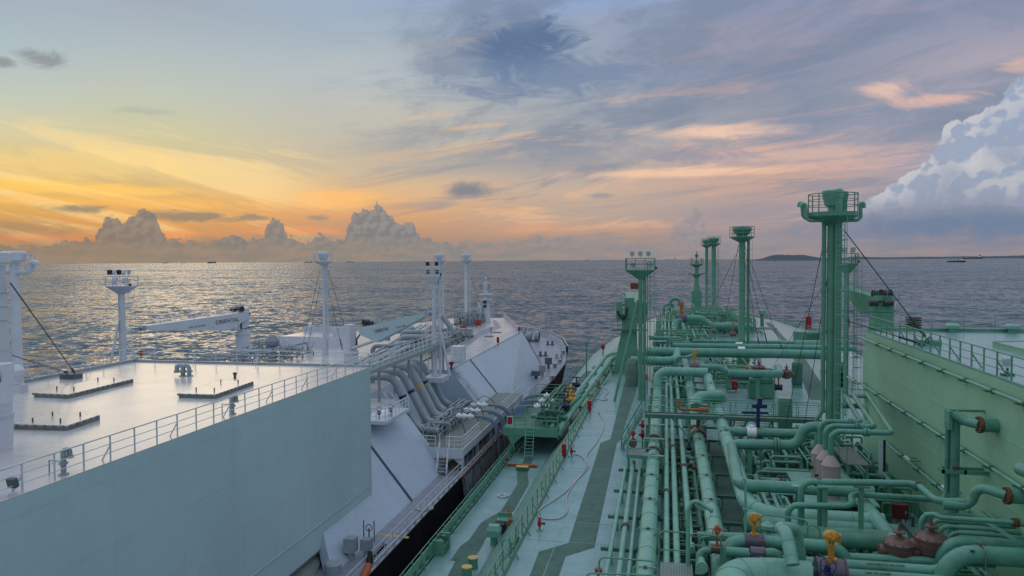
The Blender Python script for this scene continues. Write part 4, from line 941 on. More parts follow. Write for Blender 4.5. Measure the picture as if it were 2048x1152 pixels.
for k,(px_,py_) in enumerate(((1110,735),(1120,726),(1126,708),(1104,760))):
    q = W(px_,py_,z=WM); tag(MB().lathe(q,[(.35,0),(.35,.5),(.5,.55),(.5,.75),(0,.9)],12).build('mushroom_vent','grey',org=q), ['small grey mushroom vent on the bow deck behind the nearer control box','small grey mushroom vent beside the bow railing, right of the others','small grey mushroom vent by the bow bulwark, farthest of them','small grey mushroom vent on the narrow side deck, closest to the camera'][k], 'vent', GB)
for k,(px_,py_) in enumerate(((982,668),)):
    q = W(px_,py_,z=WT); tag(MB().lathe(q,[(.16,0),(.16,.9),(.25,1.),(.25,1.25),(0,1.35)],10).build('vent_post','grey',org=q), 'short grey vent post standing alone on the white trunk deck by the foremast', 'vent')
for k,(px_,py_,l_) in enumerate(((994,665,'small flat manhole lid on the white trunk deck, right of the vent post'),(978,673,'small flat manhole lid on the white trunk deck, below the vent post'))):
    q = W(px_,py_,z=WT+.004); tag(MB().lathe(q,[(.9,0),(.9,.08),(0,.1)],16).build('round_hatch','grey_dark',org=q), l_, 'hatch', 'manhole lids')
q = W(1038,668,z=WT); tag(MB().cyl(q+V(0,0,.6),q+V(0,0,1.3),.2).box(q+V(0,0,.3),(.1,.1,.6)).build('fire_extinguisher','red',org=q),'red fire extinguisher at the front corner of the white trunk railing','extinguisher','red fire fittings')
q = W(996,692,z=WT); tag(MB().cyl(q+V(0,0,.5),q+V(0,0,1.4),.22).box(q+V(0,0,.3),(.1,.1,.6)).build('fire_extinguisher','red',org=q),'red fire extinguisher halfway along the railing above the bright sloping side','extinguisher','red fire fittings')
q = W(903,739,z=WT); t = thing('fire_hydrant', 'red fire hydrant on the white trunk edge under the tall white cabinet', 'hydrant', q, 'red fire fittings'); MB().cyl(q,q+V(0,0,.7),.12).build('stem','red',t); MB().box(q+V(0,0,.8),(.5,.4,.35)).build('valve','red',t)
# small things on the near side deck of the white ship
q = W(702,1118,z=WM); t = thing('vent_box', 'grey box ventilators with two thin rods on the white ship side deck', 'ventilator', q)
b = MB(); b.box(q+V(-.0,.0,1.0),(.75,.75,.95)).cyl(q, q+V(0,0,.6),.25); b.build('housing','grey',t)
b = MB(); b.box(q+V(.9,.5,.9),(.7,.6,.75)).cyl(q+V(.9,.5,0), q+V(.9,.5,.6),.2); b.build('housing','grey',t)
b = MB(); 
for dx_ in (.6,1.35): b.cyl(q+V(dx_,.8,1.0), q+V(dx_,.8,2.4), .035, n=6)
b.torus(q+V(.98,.8,1.9),(0,1,0),.22,.03,14,5).cyl(q+V(.98,.8,1.0),q+V(.98,.8,1.9),.04,n=6); b.build('valve_rods','black',t)
b = MB(); b.tube([q+V(1.5,.3,.2),q+V(2.0,1.1,.75)],.12,8); b.build('black_drum','black',t)
q = W(849,1017,z=WM); tag(MB().lathe(q,[(.75,0),(.75,.1),(.6,.14),(0,.16)],20).torus(q+V(0,0,.17),(0,0,1),.35,.03,14,5).build('round_hatch','grey',org=q),'round grey manhole lid on the white ship side deck','hatch','manhole lids')
q = W(666,1146,z=WM); tag(MB().lathe(q,[(.55,0),(.55,.6),(.45,.7),(0,.72)],18).build('round_ventilator','grey',org=q),'round grey drum vent at the bottom edge of the white ship side deck','vent')
q = W(760,1140,z=16.6); t = thing('fairlead_roller', 'orange rusty roller with black top on the bulwark at the bottom of the picture', 'roller', (-18.4,q.y,16.2))
MB().tube([V(-18.5,q.y-1.4,15.8),V(-18.35,q.y-.5,16.6),V(-18.3,q.y,17.0)],[.30,.27,.22],12).build('roller_body','orange',t); MB().tube([V(-18.3,q.y,17.0),V(-18.3,q.y+.15,17.7)],[.26,.12],10).build('black_cap','black',t)

# --- cargo manifold platform of the white ship
PZ = 18.15
t = thing('manifold_platform', 'white cargo manifold platform built out over the sloping side of the white ship', 'platform', (-21,68,WM))
MB().bb(-26.6,-18.9,69.05,88.45,PZ-.12,PZ).bb(-22.4,-18.9,88.45,98,PZ-.12,PZ).bb(-22.6,-18.9,68,69.05,PZ-.12,PZ).build('deck_plating', 'grate', t)
b = MB(); b.bb(-23.2,-18.8,67.9,68.0,PZ-.95,PZ+.02).bb(-18.9,-18.8,68,98,PZ-.75,PZ+.02); b.build('edge_beam', 'white', t)
b = MB()
for yy in (68.3,74,80,86,92,97.6): b.bb(-19.15,-18.9,yy,yy+.25,WM,PZ-.7)
b.slab([V(-20,68.1,PZ-.9),V(-18.8,68.1,PZ-.9),V(-18.9,68.1,WM+.6),V(-19.2,68.1,WM+.6)], V(0,-.15,0)); b.build('supports', 'white', t)
for yy in range(70,98,2): MB().bb(-18.98,-18.92,yy,yy+.06,WM+.1,PZ-.7).build('side_post', 'grey', t)
b = MB(); b.slab([V(-23.6,67.95,PZ-.9),V(-19.6,67.95,PZ-.9),V(-21.2,67.95,WM+.4),V(-22,67.95,WM+.4)], V(0,-.1,0)); b.build('drip_tray_end', 'silencer', t)
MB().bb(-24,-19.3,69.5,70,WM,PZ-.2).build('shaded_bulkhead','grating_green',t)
q = MB().bb(-20.2,-18.9,68.6,68.9,WM+.02,WM+.2).build('hazard_kerb','yellow_deck',t)
b = MB()
for k in range(6): b.bb(-20.15+.2*k,-20.05+.2*k,68.58,68.6,WM+.03,WM+.19)
b.build('black_stripes','black',q)
railing('white railing on the near edge of the white manifold platform, left of the stairs', [(-23.4,68.1,PZ),(-21.6,68.1,PZ)],1.1,.9,3,'white_clean',.035,G_R)
railing('white railing on the near edge of the white manifold platform, right of the stairs', [(-20.5,68.1,PZ),(-18.95,68.1,PZ),(-18.95,74.8,PZ)],1.1,.8,3,'white_clean',.035,G_R)
railing('white railing at the far end of the white manifold platform', [(-18.95,85.5,PZ),(-18.95,98,PZ),(-20.9,98,PZ)],1.1,1.2,3,'white_clean',.035,G_R)
stairs('white stairway with yellow bottom step from the side deck up to the white manifold platform', (-20.5,66.3,WM),(-20.9,68.9,PZ+.2),.95,'white_clean','grey',(1,0,0),last='yellow_deck')
stairs('long white stairway climbing the slope beside the arching pipes, near side', (-23.4,69.6,PZ),(-27.2,69.6,WT+.6),.7,'white_clean','grey_dark',(0,1,0))
stairs('white stairway climbing the slope beyond the arching pipes, below the four lamp mast', (-22.9,89.6,PZ),(-26.3,89.,WT+.3),.8,'grey_dark','grey_dark',(0,1,0))
b = MB(); tw = thing('pipe_gantry', 'green grated walkway with white rails over the arching pipes', 'walkway', (-26.6,66,WT))
MB().bb(-27.2,-26.2,62,89,25.9,26.1).build('grating','grating_green',tw)
b = MB(); b.bb(-26.2,-26.1,62,89,25.75,26.15).bb(-27.3,-27.2,62,89,25.75,26.15); b.build('edge_beam','grey',tw)
b = MB(); o = MB().beam((-26.15,62,26.1),(-26.15,62,27.15),.07,.05).build('post','white_clean',tw); repeat_part(o,[V(0,1.5*k,0) for k in range(1,19)]); repeat_part(o,[V(-1.1,1.5*k,0) for k in range(0,19)])
for x_ in (-26.15,-27.25):
    b = MB()
    for zz_ in (26.62,27.15): b.tube([(x_,62,zz_),(x_,89,zz_)],.035,6)
    b.build('handrail','white_clean',tw)
o = MB().bb(-27,-26.8,63,63.2,WT,25.8).build('leg','grey',tw); repeat_part(o,[V(0,4.2*k,0) for k in range(1,7)])
GA = 'five thick grey pipes arching down to the white manifold'
arch = [((770,754),(787,754),(806,792),(831,850),70.5,.39,'blue','nearest of the five arching grey pipes, with a blue band'),((788,743),(803,743),(829,790),(850,838),74,.39,'blue','second nearest arching grey pipe, with a blue band'),((800,733),(818,732),(845,782),(868,828),77.8,.48,'yellow','middle and thickest arching grey pipe, with a yellow band'),((818,728),(831,728),(855,775),(878,815),81.5,.38,'blue','fourth arching grey pipe, with a blue band'),((830,722),(842,722),(866,765),(888,803),85.5,.38,'blue','farthest arching grey pipe, with a blue band')]
for (a,c,d_,e,Y,r,bm,lab) in arch:
    p1 = W(*c,y=Y); pe = W(*e,y=Y); p0 = p1-V(4.5,0,0); kx = p1+V(.9,0,.0)
    t = pipe(lab+' on the white ship', [p0-V(0,0,2.5), p0, p1+V(-.1,0,0), p1.lerp(pe,.3), pe, pe+V(.8,0,-.4)], r, 'grey', br=1.5, group=GA, legs=())
    pm = p1.lerp(pe,.42); ax = (pe-p1.lerp(pe,.3)).normalized(); MB().cyl(pm-ax*.16, pm+ax*.16, r*1.03, n=20).build('colour_band', bm if bm != 'yellow' else 'yellow_deck', t)
    q0 = pe+V(.8,0,-.4)
    for k in range(3):
        b = MB(); flange(b, q0+V(.1+k*.55,0,-.02), (1,0,0), r*1.3, .1); b.build('flange','grey',t)
    MB().tube([q0, q0+V(1.6,0,-.1)], r*.8, 14).build('spool','grey',t)
    b = MB(); b.tube(bend([p1+V(1.4,.6,-3.2),pe+V(-.2,.6,.0),pe+V(.3,.6,-.3),pe+V(1.5,.6,-.3)],.3),.11,8); b.build('drain_line','grey_dark',t)
clutter('tangle of small pipes and valves at the foot of the arching pipes', -24.6,-22.2,70.5,87,PZ,44,'grey',1.0,21,mats=['grey_dark','grey','white','grey','grey_dark'])
for k in range(4):
    q = V(-21.6+.5*(k%2),73+k*4.,PZ+1.2); t = thing('black_cable_loop', 'black cable loop over the white manifold, '+ORD[k], 'cable', q, 'black cable loops on the white manifold')
    MB().tube(bend([q+V(-.6,0,-.8),q+V(-.5,0,.5),q+V(.4,0,.8),q+V(1.3,.1,.1),q+V(1.6,.1,-1)],.7),.035,6).build('cable','black',t)
q = V(-24.8,61.5,WT-.35); t = thing('landing', 'small white landing with red hydrants beside the corner of the blue grey wall', 'platform', q)
MB().bb(-26.1,-23.4,60,66,WT-.5,WT-.2).build('floor','white',t); b = MB(); b.sphere(V(-24.7,62.5,WT-.25),.9,14,(1.2,1,.55)); b.build('white_tarpaulin','frost',t)
railing('white railing around the small landing beside the corner of the blue grey wall', [(-26,60.1,WT-.2),(-23.5,60.1,WT-.2),(-23.5,66,WT-.2)],1.1,.9,3,'white_clean',.035,G_R)
for k,(x_,y_,l_) in enumerate(((-25.6,60.6,'red valve wheel post on the small landing, left of three'),(-24.3,60.7,'red valve wheel post on the small landing, middle of three'),(-23.7,62,'red valve wheel post on the small landing, right of three'))):
    q = V(x_,y_,WT-.2); t = thing('fire_valve', l_, 'valve', q, 'red fire valves on the small landing'); MB().cyl(q,q+V(0,0,.8),.07,n=8).build('stem','grey',t); MB().box(q+V(0,0,.6),(.25,.25,.3)).torus(q+V(0,0,.9),(0,1,0),.2,.03,14,5).build('wheel','red',t)

# ================================================================== CARGO HOSES BETWEEN THE SHIPS
HY = (76.5,79.5,82.8)
def frosty(label, x0, x1, Y, z, r, sg, group):
    t = thing('frosted_pipe', label, 'pipe', (x0,Y,z), group); rd = random.Random(int(Y*10))
    n = 16; pts = [V(x0+(x1-x0)*k/n, Y, z) for k in range(n+1)]
    MB().tube(pts, [r*(1+.35*rd.random())*(1-.25*k/n) for k in range(n+1)], 12).build('frost_coat','frost',t)
    for f in (.15,.45,.8):
        q = V(x0+(x1-x0)*f,Y,z); b = MB(); flange(b, q, (1,0,0), r*1.75, .16); b.build('flange','frost',t)
    return t
for k, Y in enumerate(HY):
    o_ = ORD[k]
    z0 = 19.45+.0*k
    frosty('frost covered coupling on the white ship manifold, '+o_, -21.9, -20.0, Y, z0, .19, 1, 'frosted couplings on the white ship')
    zg = 20.75
    frosty('frost covered coupling on the green ship manifold, '+o_, -11.7, -13.5, Y, zg, .19, -1, 'frosted couplings on the green ship')
    h = thing('cargo_hose', 'thick grey cargo hose hanging in a loop between the two ships, '+o_, 'hose', (-17,Y,12), 'three cargo hoses between the ships')
    def arc(cx, cz, rr, a0, a1): return [V(cx+rr*math.cos(a), Y, cz+rr*math.sin(a)) for a in [a0+(a1-a0)*i/10 for i in range(11)]]
    p = [V(-19.9,Y,z0)]+[V(-19.3,Y,z0)]+arc(-18.9,z0-1.55,1.55,math.pi/2,0)
    p += [V(-17.3,Y,z0-3.2), V(-17.1,Y-.2,z0-6.0)]
    for i in range(1,8):
        a = math.pi*i/8; p.append(V(-16.9+.45*(1-math.cos(a))*1.0, Y-.3, 12.6-.4*k-1.2*math.sin(a)))
    p += [V(-15.95,Y-.2,15.0),V(-16.05,Y,17.6)]
    p += arc(-14.5,zg-1.55,1.55,math.pi,math.pi/2)+[V(-13.9,Y,zg),V(-13.4,Y,zg)]
    MB().tube(p, .13, 12).build('hose','hose',h)
    # curved saddles
    for (cx, cz, a0, a1, lab, grp) in ((-18.9,z0-1.55,-.25,math.pi/2+.15,'blue grey curved hose saddle on the white ship side, '+o_,'curved hose saddles of the white ship'),(-14.5,zg-1.55,math.pi/2-.15,math.pi+.3,'blue grey curved hose saddle on the green ship side, '+o_,'curved hose saddles of the green ship')):
        s = thing('hose_saddle', lab, 'saddle', (cx,Y,cz), grp); 
        for yy in (Y-.26,Y+.26):
            n = 12; b = MB()
            for i in range(n):
                a, c = a0+(a1-a0)*i/n, a0+(a1-a0)*(i+1)/n; R0, R1 = 1.28, 1.62
                b.slab([V(cx+R0*math.cos(a),yy,cz+R0*math.sin(a)),V(cx+R0*math.cos(c),yy,cz+R0*math.sin(c)),V(cx+R1*math.cos(c),yy,cz+R1*math.sin(c)),V(cx+R1*math.cos(a),yy,cz+R1*math.sin(a))], V(0,.04,0))
            b.build('side_plate','steelblue',s)
        b = MB()
        for i in range(12):
            a, c = a0+(a1-a0)*i/12, a0+(a1-a0)*(i+1)/12; b.slab([V(cx+1.38*math.cos(a),Y-.26,cz+1.38*math.sin(a)),V(cx+1.38*math.cos(c),Y-.26,cz+1.38*math.sin(c)),V(cx+1.38*math.cos(c),Y+.26,cz+1.38*math.sin(c)),V(cx+1.38*math.cos(a),Y+.26,cz+1.38*math.sin(a))], V(0,0,.04))
        b.build('trough','deck_grey',s)
        sgn = 1 if cx < -16 else -1
        if cx < -16: continue
        m = MB().slab([V(cx+sgn*.1,Y-.27,cz-.6),V(cx+sgn*1.25,Y-.27,cz-.1),V(cx+sgn*1.2,Y-.27,cz+.35),V(cx+sgn*.8,Y-.27,cz+.95),V(cx+sgn*.1,Y-.27,cz+1.2)], V(0,.03,0)).build('web_plate','steelblue',s)
        MB().bb(cx+sgn*.42-.1,cx+sgn*.42+.1,Y-.31,Y-.30,cz+.3,cz+.6).build('warning_label','yellow_deck',m)
for k in range(2):
    h = thing('slack_hose', ['thin grey slack hose sagging low between the hulls, nearer one','thin grey slack hose sagging low between the hulls, farther one'][k], 'hose', (-17,75+k*2,12), 'slack hoses')
    MB().tube(bend([V(-17.6,75+2*k,17.5),V(-17.3,75+2*k,13.5),V(-16.4,74+2*k,12.3-k),V(-15.4,72.5+2*k,13.8),V(-15.3,72+2*k,17)],1.2),.07,8).build('hose','hose',h)
# the water curtain that wets the black hull under the manifold
rd = random.Random(5); b = MB()
for k in range(620):
    y = rd.uniform(66,99); x = -18.45+rd.random()*.25; L = rd.uniform(2.5,9)*(1 if y > 68 else .8); w = rd.uniform(.01,.035)
    z0 = 16-rd.random()*.3; pts = [V(x,y,z0),V(x+.18,y+rd.uniform(-.1,.1),z0-L*.3),V(x+.28,y+rd.uniform(-.2,.2),z0-L)]
    b.tube(pts,[w*.8,w,w*.3],4,False)
b = b.build('water_curtain','grey'); b['kind'] = 'stuff'; b['label'] = 'thin streams of water running down the black hull under the white manifold'
tag(MB().tube([(-18.45,66,16.02),(-18.45,99,16.02)],.09,8).build('water_pipe','rust',org=(-18.45,66,16)),'long rusty water pipe along the hull edge above the falling water','pipe')

# ================================================================== GREEN SHIP (the one the camera stands on)
TD, GM, GT = 21.3, 17.0, 30.7
gs = thing('gas_carrier', 'green decked gas carrier whose pipes and masts fill the right half', 'ship', (10.5,60,0))
st = [(-14.7,-12),(-14.7,40),(-14.7,110),(-14.5,150),(-12.5,180),(-8,205),(-1,225),(5,235),(10.5,238)]
top = st+[(21-x,y) for x,y in st[:-1]][::-1]
def low2(p,k):
    x,y = p; f = max(0,(y-140)/98.); return (10.5+(x-10.5)*(1-.42*k*f), y-14*k*f*f)
rows = [[Vector((*low2(p,1-(z+1)/18.), z)) for p in top] for z in (-1,5,11,17)]; n = len(top); b = MB()
for r0_, r1_ in zip(rows[:-1],rows[1:]): b.add(r0_+r1_, [(i,n+i,n+(i+1)%n,(i+1)%n)[::-1] for i in range(n)])
b.build('hull','hull_black',gs)
MB().prism([(x+(.1 if x < 10.5 else -.1), y) for x,y in top], 16.7, GM).build('main_deck','deck_green',gs)
td = [(-7.4,12),(-7.45,80),(-7.5,150),(-4,185),(4,212),(17,212),(25,185),(28.5,150),(28.5,12)]
MB().prism(td, GM, TD-.03).build('trunk','green',gs)
b = MB(); b.add([V(x,y,TD) for x,y in td],[tuple(range(len(td)))]); b.build('trunk_deck','deck_green',gs)
b = MB(); b.slab([V(-11.05,12,GM+.01),V(-11.05,150,GM+.01),V(-7.5,150,TD+.02),V(-7.4,12,TD+.02)], V(.4,0,.4)); b.build('sloping_side','slope_green',gs)
b = MB(); b.beam((-11.05,12,GM+.03),(-11.05,150,GM+.03),.12,.10); b.beam((-7.42,12,TD+.05),(-7.42,150,TD+.05),.12,.08); b.build('slope_edge_bars','green_dark',gs)
def strip(px, z, mat, name='painted_walkway', zo=.006):
    b = MB(); b.add([W(x,y,z=z+zo) for x,y in px],[tuple(range(len(px)))]); o = b.build(name,mat,gs)
    return o
strip([(1059,1152),(1052,1175),(1112,1175),(1118,1152),(1131,1113),(1189,1095),(1200,1040),(1228,920),(1235,886),(1240,883)],TD,'nonslip') if False else None
def poly_strip(left, right, z, mat, name='painted_walkway'):
    L_ = [W(x,y,z=z+.006) for x,y in left]; R_ = [W(x,y,z=z+.006) for x,y in right]; b = MB()
    for i in range(len(L_)-1): b.add([L_[i],R_[i],R_[i+1],L_[i+1]],[(0,1,2,3)])
    return b.build(name,mat,gs)
poly_strip([(1040,1200),(1059,1152),(1078,1103),(1137,1086),(1201,886),(1221,878),(1248,770),(1262,720)],[(1100,1200),(1118,1152),(1131,1113),(1189,1095),(1234,886),(1240,882),(1276,770),(1283,720)],TD,'nonslip')
poly_strip([(880,1180),(911,1122),(900,1121),(922,1091),(938,1080),(962,1045),(1002,1022),(1035,968),(1033,949),(1050,915)],[(920,1180),(952,1110),(958,1103),(975,1072),(985,1055),(1003,1036),(1028,1022),(1058,968),(1055,945),(1068,915)],GM,'nonslip')
poly_strip([(1150,765),(1172,742)],[(1168,766),(1192,742)],GM,'nonslip')
poly_strip([(1580,700),(1530,645)],[(1592,700),(1541,645)],TD,'nonslip'); poly_strip([(1620,800),(1576,690)],[(1665,800),(1592,690)],TD,'nonslip')
for k,(px,py,rx,ry) in enumerate(((1540,684,24,3.6),)):
    c = W(px,py,z=TD+.006); ee = W(px+rx,py,z=TD+.006); rr_ = (ee-c).length; b = MB(); b.add([c+V(rr_*math.cos(a*.26),rr_*math.sin(a*.26),0) for a in range(24)],[tuple(range(24))]); b.build('painted_circle','yellow_deck',gs)
b = MB()
for py_ in (1045,1085,936,870,820): 
    q = W(1150,py_,z=TD+.004); b.beam(V(-7.3,q.y,TD+.004),V(-1,q.y,TD+.004),.03,.012)
for x_ in (-5.6,-3.2): b.beam(V(x_,12,TD+.004),V(x_,140,TD+.004),.03,.01)
b.build('weld_seams','deck_green',gs)
# raised block, starboard
MB().bb(14.2,38,-5,58.6,TD-2,GT-.05).build('raised_block','green_wall',gs)
MB().bb(14.2,38,-5,58.6,GT-.05,GT).build('block_deck','deck_green',gs)
b = MB(); b.bb(14.35,38,58.35,58.6,GT,GT+.22); b.bb(14.2,14.32,-5,58.6,GT,GT+.05); b.build('deck_coaming','green',gs)
b = MB()
for z_ in (28.2,25.4): b.bb(14.17,14.2,-5,58.5,z_,z_+.02)
b.build('weld_seams','green_wall',gs)
MB().bb(15.0,24,58.6,62.5,TD,28.9).build('block_step','green_wall',gs)
MB().bb(13.9,14.15,-5,56,TD,TD+.6).build('foot_plate','green',gs)
# bulwark along the port gunwale: oval freeing ports
b = MB(); b.bb(-14.74,-14.66,36,90,GM,GM+.12); b.bb(-14.74,-14.66,36,90,GM+.48,GM+.95); y = 36.
while y < 90: b.bb(-14.74,-14.66,y,y+.45,GM+.12,GM+.48); y += 1.25
b.build('bulwark','green',gs)
MB().tube([V(-14.74,90,GM),V(-14.74,140,GM)],.06,6).build('gunwale_bar','green',gs)
GGR = 'railings of the green ship'
railing('green railing along the left deck edge above the bulwark with openings', [(-14.7,24,GM),(-14.7,70.5,GM)],1.25,1.6,4,'green',.028,GGR,4,(.6,0,0))
railing('green railing along the left deck edge of the green ship beyond the hose platform', [(-14.7,91,GM),(-14.7,150,GM),(-12.5,180,GM)],1.2,2.0,3,'green',.03,GGR)
railing('green railing with slanted braces along the trunk deck edge above the sloping strip', [(-7.55,26,TD),(-7.5,108,TD)],1.1,1.6,3,'green',.028,GGR,2,(.9,0,0),pr=.05)
railing('green railing curving along the far right edge of the green trunk deck toward the bow', [(28.3,70,TD),(28.3,150,TD),(26,184,TD),(17.5,211,TD),(4,211,TD)],1.15,2.6,3,'green',.045,GGR)
railing('green railing along the top edge of the green wall at right', [(14.35,14,GT),(14.35,58,GT)],1.1,1.42,3,'green',.028,GGR,2,(.9,0,0),pr=.055)
railing('thin green railing along the far front edge of the raised green deck', [(14.5,58.45,GT+.1),(37,58.45,GT+.1)],1.1,2.1,2,'green',.018,GGR,3,(0,-.8,0))
railing('green railing on the lower step in front of the raised green deck', [(15.1,58.7,28.9),(15.1,62.3,28.9),(24,62.3,28.9)],1.1,1.2,3,'green',.03,GGR)
railing('pale green railing on the trunk deck right of the tallest green mast', [W(1690,760,z=TD),W(1722,800,z=TD)],1.1,1.4,3,'green',.03,GGR)
# conduits along the wall
GW = 'thin pipes fixed along the green wall'
def conduit(label, z, y0, y1, r=.075, x=13.95, clamps=3.0, extra=()):
    t = thing('wall_pipe', label, 'pipe', (x,y0,z), GW); MB().tube(bend([(x,y0,z),(x,y1,z)]+list(extra),.25), r, 10).build('pipe_run','green_lit',t)
    o = MB().tube([(x,y0+1,z),(x,y0+1.16,z)], r*1.7, 10).bb(x,14.19,y0+1.0,y0+1.1,z-.12,z-.04).bb(x-.1,14.19,y0+1.5,y0+1.9,z-.14,z-.10).build('bracket','green_dark',t)
    repeat_part(o,[V(0,clamps*k,0) for k in range(1,int((y1-y0-1)/clamps))]); return t
conduit('highest of the thin pipes on the green wall, just under its top railing',30.15,20,59.6)
conduit('middle thin pipe along the green wall, ending at the vertical pipe',26.75,20,58.8)
conduit('lowest thin pipe along the green wall, running down to the elbow by the vertical pipe',24.0,38.5,52.5)
conduit('short thin pipe at the far upper corner of the green wall beside the lamp bracket',26.6,59.5,63,x=14.0)
# things on the raised green deck
q = W(1966,750,z=GT); t = thing('floodlight', 'white square floodlight on the railing at the top of the green wall', 'light', V(14.9,q.y,GT))
o = LOC[t.name]; MB().cyl(o,o+V(0,0,.35),.05).box(o+V(0,0,.05),(.5,.3,.08)).build('bracket','green_dark',t); MB().box(o+V(-.05,0,.62),(.34,.22,.42),rz=.3,rx=.25).box(o+V(-.05,0,.87),(.2,.14,.1),rz=.3).build('housing','white_clean',t); MB().box(o+V(-.1,-.13,.6),(.3,.03,.3),rz=.3,rx=.25).build('glass','lens',t)
for k,(px_,lab) in enumerate(((1905,'low domed vent on the far edge of the raised green deck, left one'),(2024,'low domed vent on the far edge of the raised green deck, right one'))):
    q = V(W(px_,662,y=57.8).x,57.8,GT); tag(MB().lathe(q,[(.25,0),(.25,.25),(.5,.3),(.5,.5),(.35,.62),(0,.66)],16).build('domed_vent','green_lit',org=q),lab,'vent','low domed vents')
P4 = [W(x,y,z=GT+.25) for x,y in ((1985,684),(2100,712),(2230,700),(2080,682))]
t = thing('tank_hatch','long bolted hatch on the raised green deck at the right edge','hatch',(P4[0].x,P4[0].y,GT)); MB().slab(P4,V(0,0,.05)).build('hatch_cover','deck_green',t); MB().slab([p-V(0,0,.05) for p in P4],V(0,0,.2)).build('coaming','green_wall',t)
b = MB(); 
for i in (0,3):
    a,c = P4[i],P4[(i+1)%4]
    for k in range(40): b.box(a.lerp(c,(k+.5)/40),(.07,.07,.09))
b.build('bolts','green_wall',t)
# wall nozzles with elbows
def nozzle(label, Yw, z, r, pts, stand=None):
    t = thing('wall_nozzle', label, 'pipe', (14.2,Yw,z), 'pipe nozzles entering the green wall')
    MB().cyl((14.2,Yw,z),(13.6,Yw,z),r*1.5,n=20).build('wall_sleeve','green',t)
    b = MB(); flange(b,(13.5,Yw,z),(1,0,0),r*1.75,.12); 
    for k in range(12): b.cyl((13.38,Yw+r*1.55*math.cos(k*.52),z+r*1.55*math.sin(k*.52)),(13.6,Yw+r*1.55*math.cos(k*.52),z+r*1.55*math.sin(k*.52)),.03,n=6)
    b.build('rusty_flange','rust',t); MB().tube(bend(pts,r*2.6),r,18).build('pipe_run','green_pipe',t); return t
Yv = 37.3; xv = 13.1
xw = W(1909,900,y=Yv).x; zt = W(1909,838,y=Yv).z
t = nozzle('upper wall nozzle with rusty flange and tall vertical green pipe', 36.2, zt, .21, [V(13.5,36.2,zt),V(xw+.25,36.7,zt+.02),V(xw-.15,37.0,zt+.3)])
t = thing('standpipe','tall vertical green pipe standing before the green wall','pipe',(xw,Yv,TD)); MB().tube([(xw,Yv,TD),(xw,Yv,zt+.1)],.22,18).build('pipe_run','green_pipe',t)
MB().tube(bend([(xw-.32,Yv,zt-.1),(xw-.32,Yv,W(1900,1000,y=Yv).z),(xw-3,Yv,W(1900,1002,y=Yv).z)],.4),.09,10).build('side_line','green_pipe',t)
b = MB()
for z_ in (zt-2.45,):
    b.bb(xw-.6,xw+.4,Yv-.35,Yv-.25,z_,z_+.18).bb(xw+.3,14.2,Yv-.35,Yv-.25,z_,z_+.18).bb(xw-.6,xw-.5,Yv-.35,Yv+.35,z_,z_+.18).bb(xw-.5,14.2,Yv+.25,Yv+.35,z_,z_+.18)
b.build('lower_bracket','green',t); b = MB()
for z_ in (zt-.32,zt+.3): b.bb(xw-.3,14.2,Yv+.2,Yv+.32,z_,z_+.1)
b.bb(xw-.35,xw-.2,Yv-.3,Yv+.3,zt-.45,zt+.4)
b.build('wall_bracket','green',t); MB().box((xw,Yv-.25,zt-2.2),(.3,.1,.14)).build('rusty_clamp','rust',t)
z2 = W(1985,990,y=33.4).z
nozzle('lower wall nozzle with rusty flange and short elbow', 33.4, z2, .2, [V(13.5,33.4,z2),V(W(1950,985,y=34.5).x,34.3,z2+.1),V(W(1940,990,y=34.5).x,34.4,z2-.8),V(W(1935,1003,y=34.5).x-1.0,34.4,z2-.82)])
t = pipe('large green pipe end poking in at the right edge above the lowest wall elbow', [W(2041,938,y=29.5),W(2110,965,y=27)], .23, 'green_pipe', cat='pipe')
nozzle('small wall nozzle with rusty flange low behind the pipe bridge', 32.6, W(1995,1043,y=32.6).z, .10, [V(13.5,32.6,W(1995,1043,y=32.6).z),W(1880,1035,y=33.2),W(1868,1028,y=33.4),W(1850,1030,y=33.6)])
# lamp brackets on the wall
for k,(px_,py_,Y_,lab) in enumerate(((1800,918,46.5,'small tube lamp on a wall bracket below the middle thin pipe, left one'),(1865,978,40.5,'small tube lamp on a wall bracket beside the standing pipe'),(1700,664+50,60,'tube lamp bracket at the far corner of the green wall'))):
    q = W(px_,py_,y=Y_); t = thing('wall_lamp',lab,'light',(14.2,Y_,q.z),'tube lamps on the green wall')
    b = MB(); b.tube([(14.2,Y_-.35,q.z),(13.6,Y_-.35,q.z),(13.6,Y_+.35,q.z),(14.2,Y_+.35,q.z)],.03,6).build('bracket','green_dark',t); MB().tube([(13.6,Y_-.4,q.z+.07),(13.6,Y_+.4,q.z+.07)],.07,8).build('lamp_tube','white_clean',t)
q = W(1708,740,y=59.5); t = thing('gangway_platform','small green platform with railing at the far lower corner of the green wall','platform',(14.6,59,q.z-1))
MB().bb(13.0,14.19,57.6,58.5,25.9,26.0).build('floor','green_dark',t); b = MB()
for z_ in (.5,1.0): b.tube([(14.1,57.6,26+z_),(13.05,57.6,26+z_),(13.05,58.5,26+z_)],.03,6)
for p in ((14.1,57.6),(13.05,57.6),(13.05,58.5)): b.tube([(*p,26),(*p,27)],.03,6)
b.build('guard_rail','green',t)

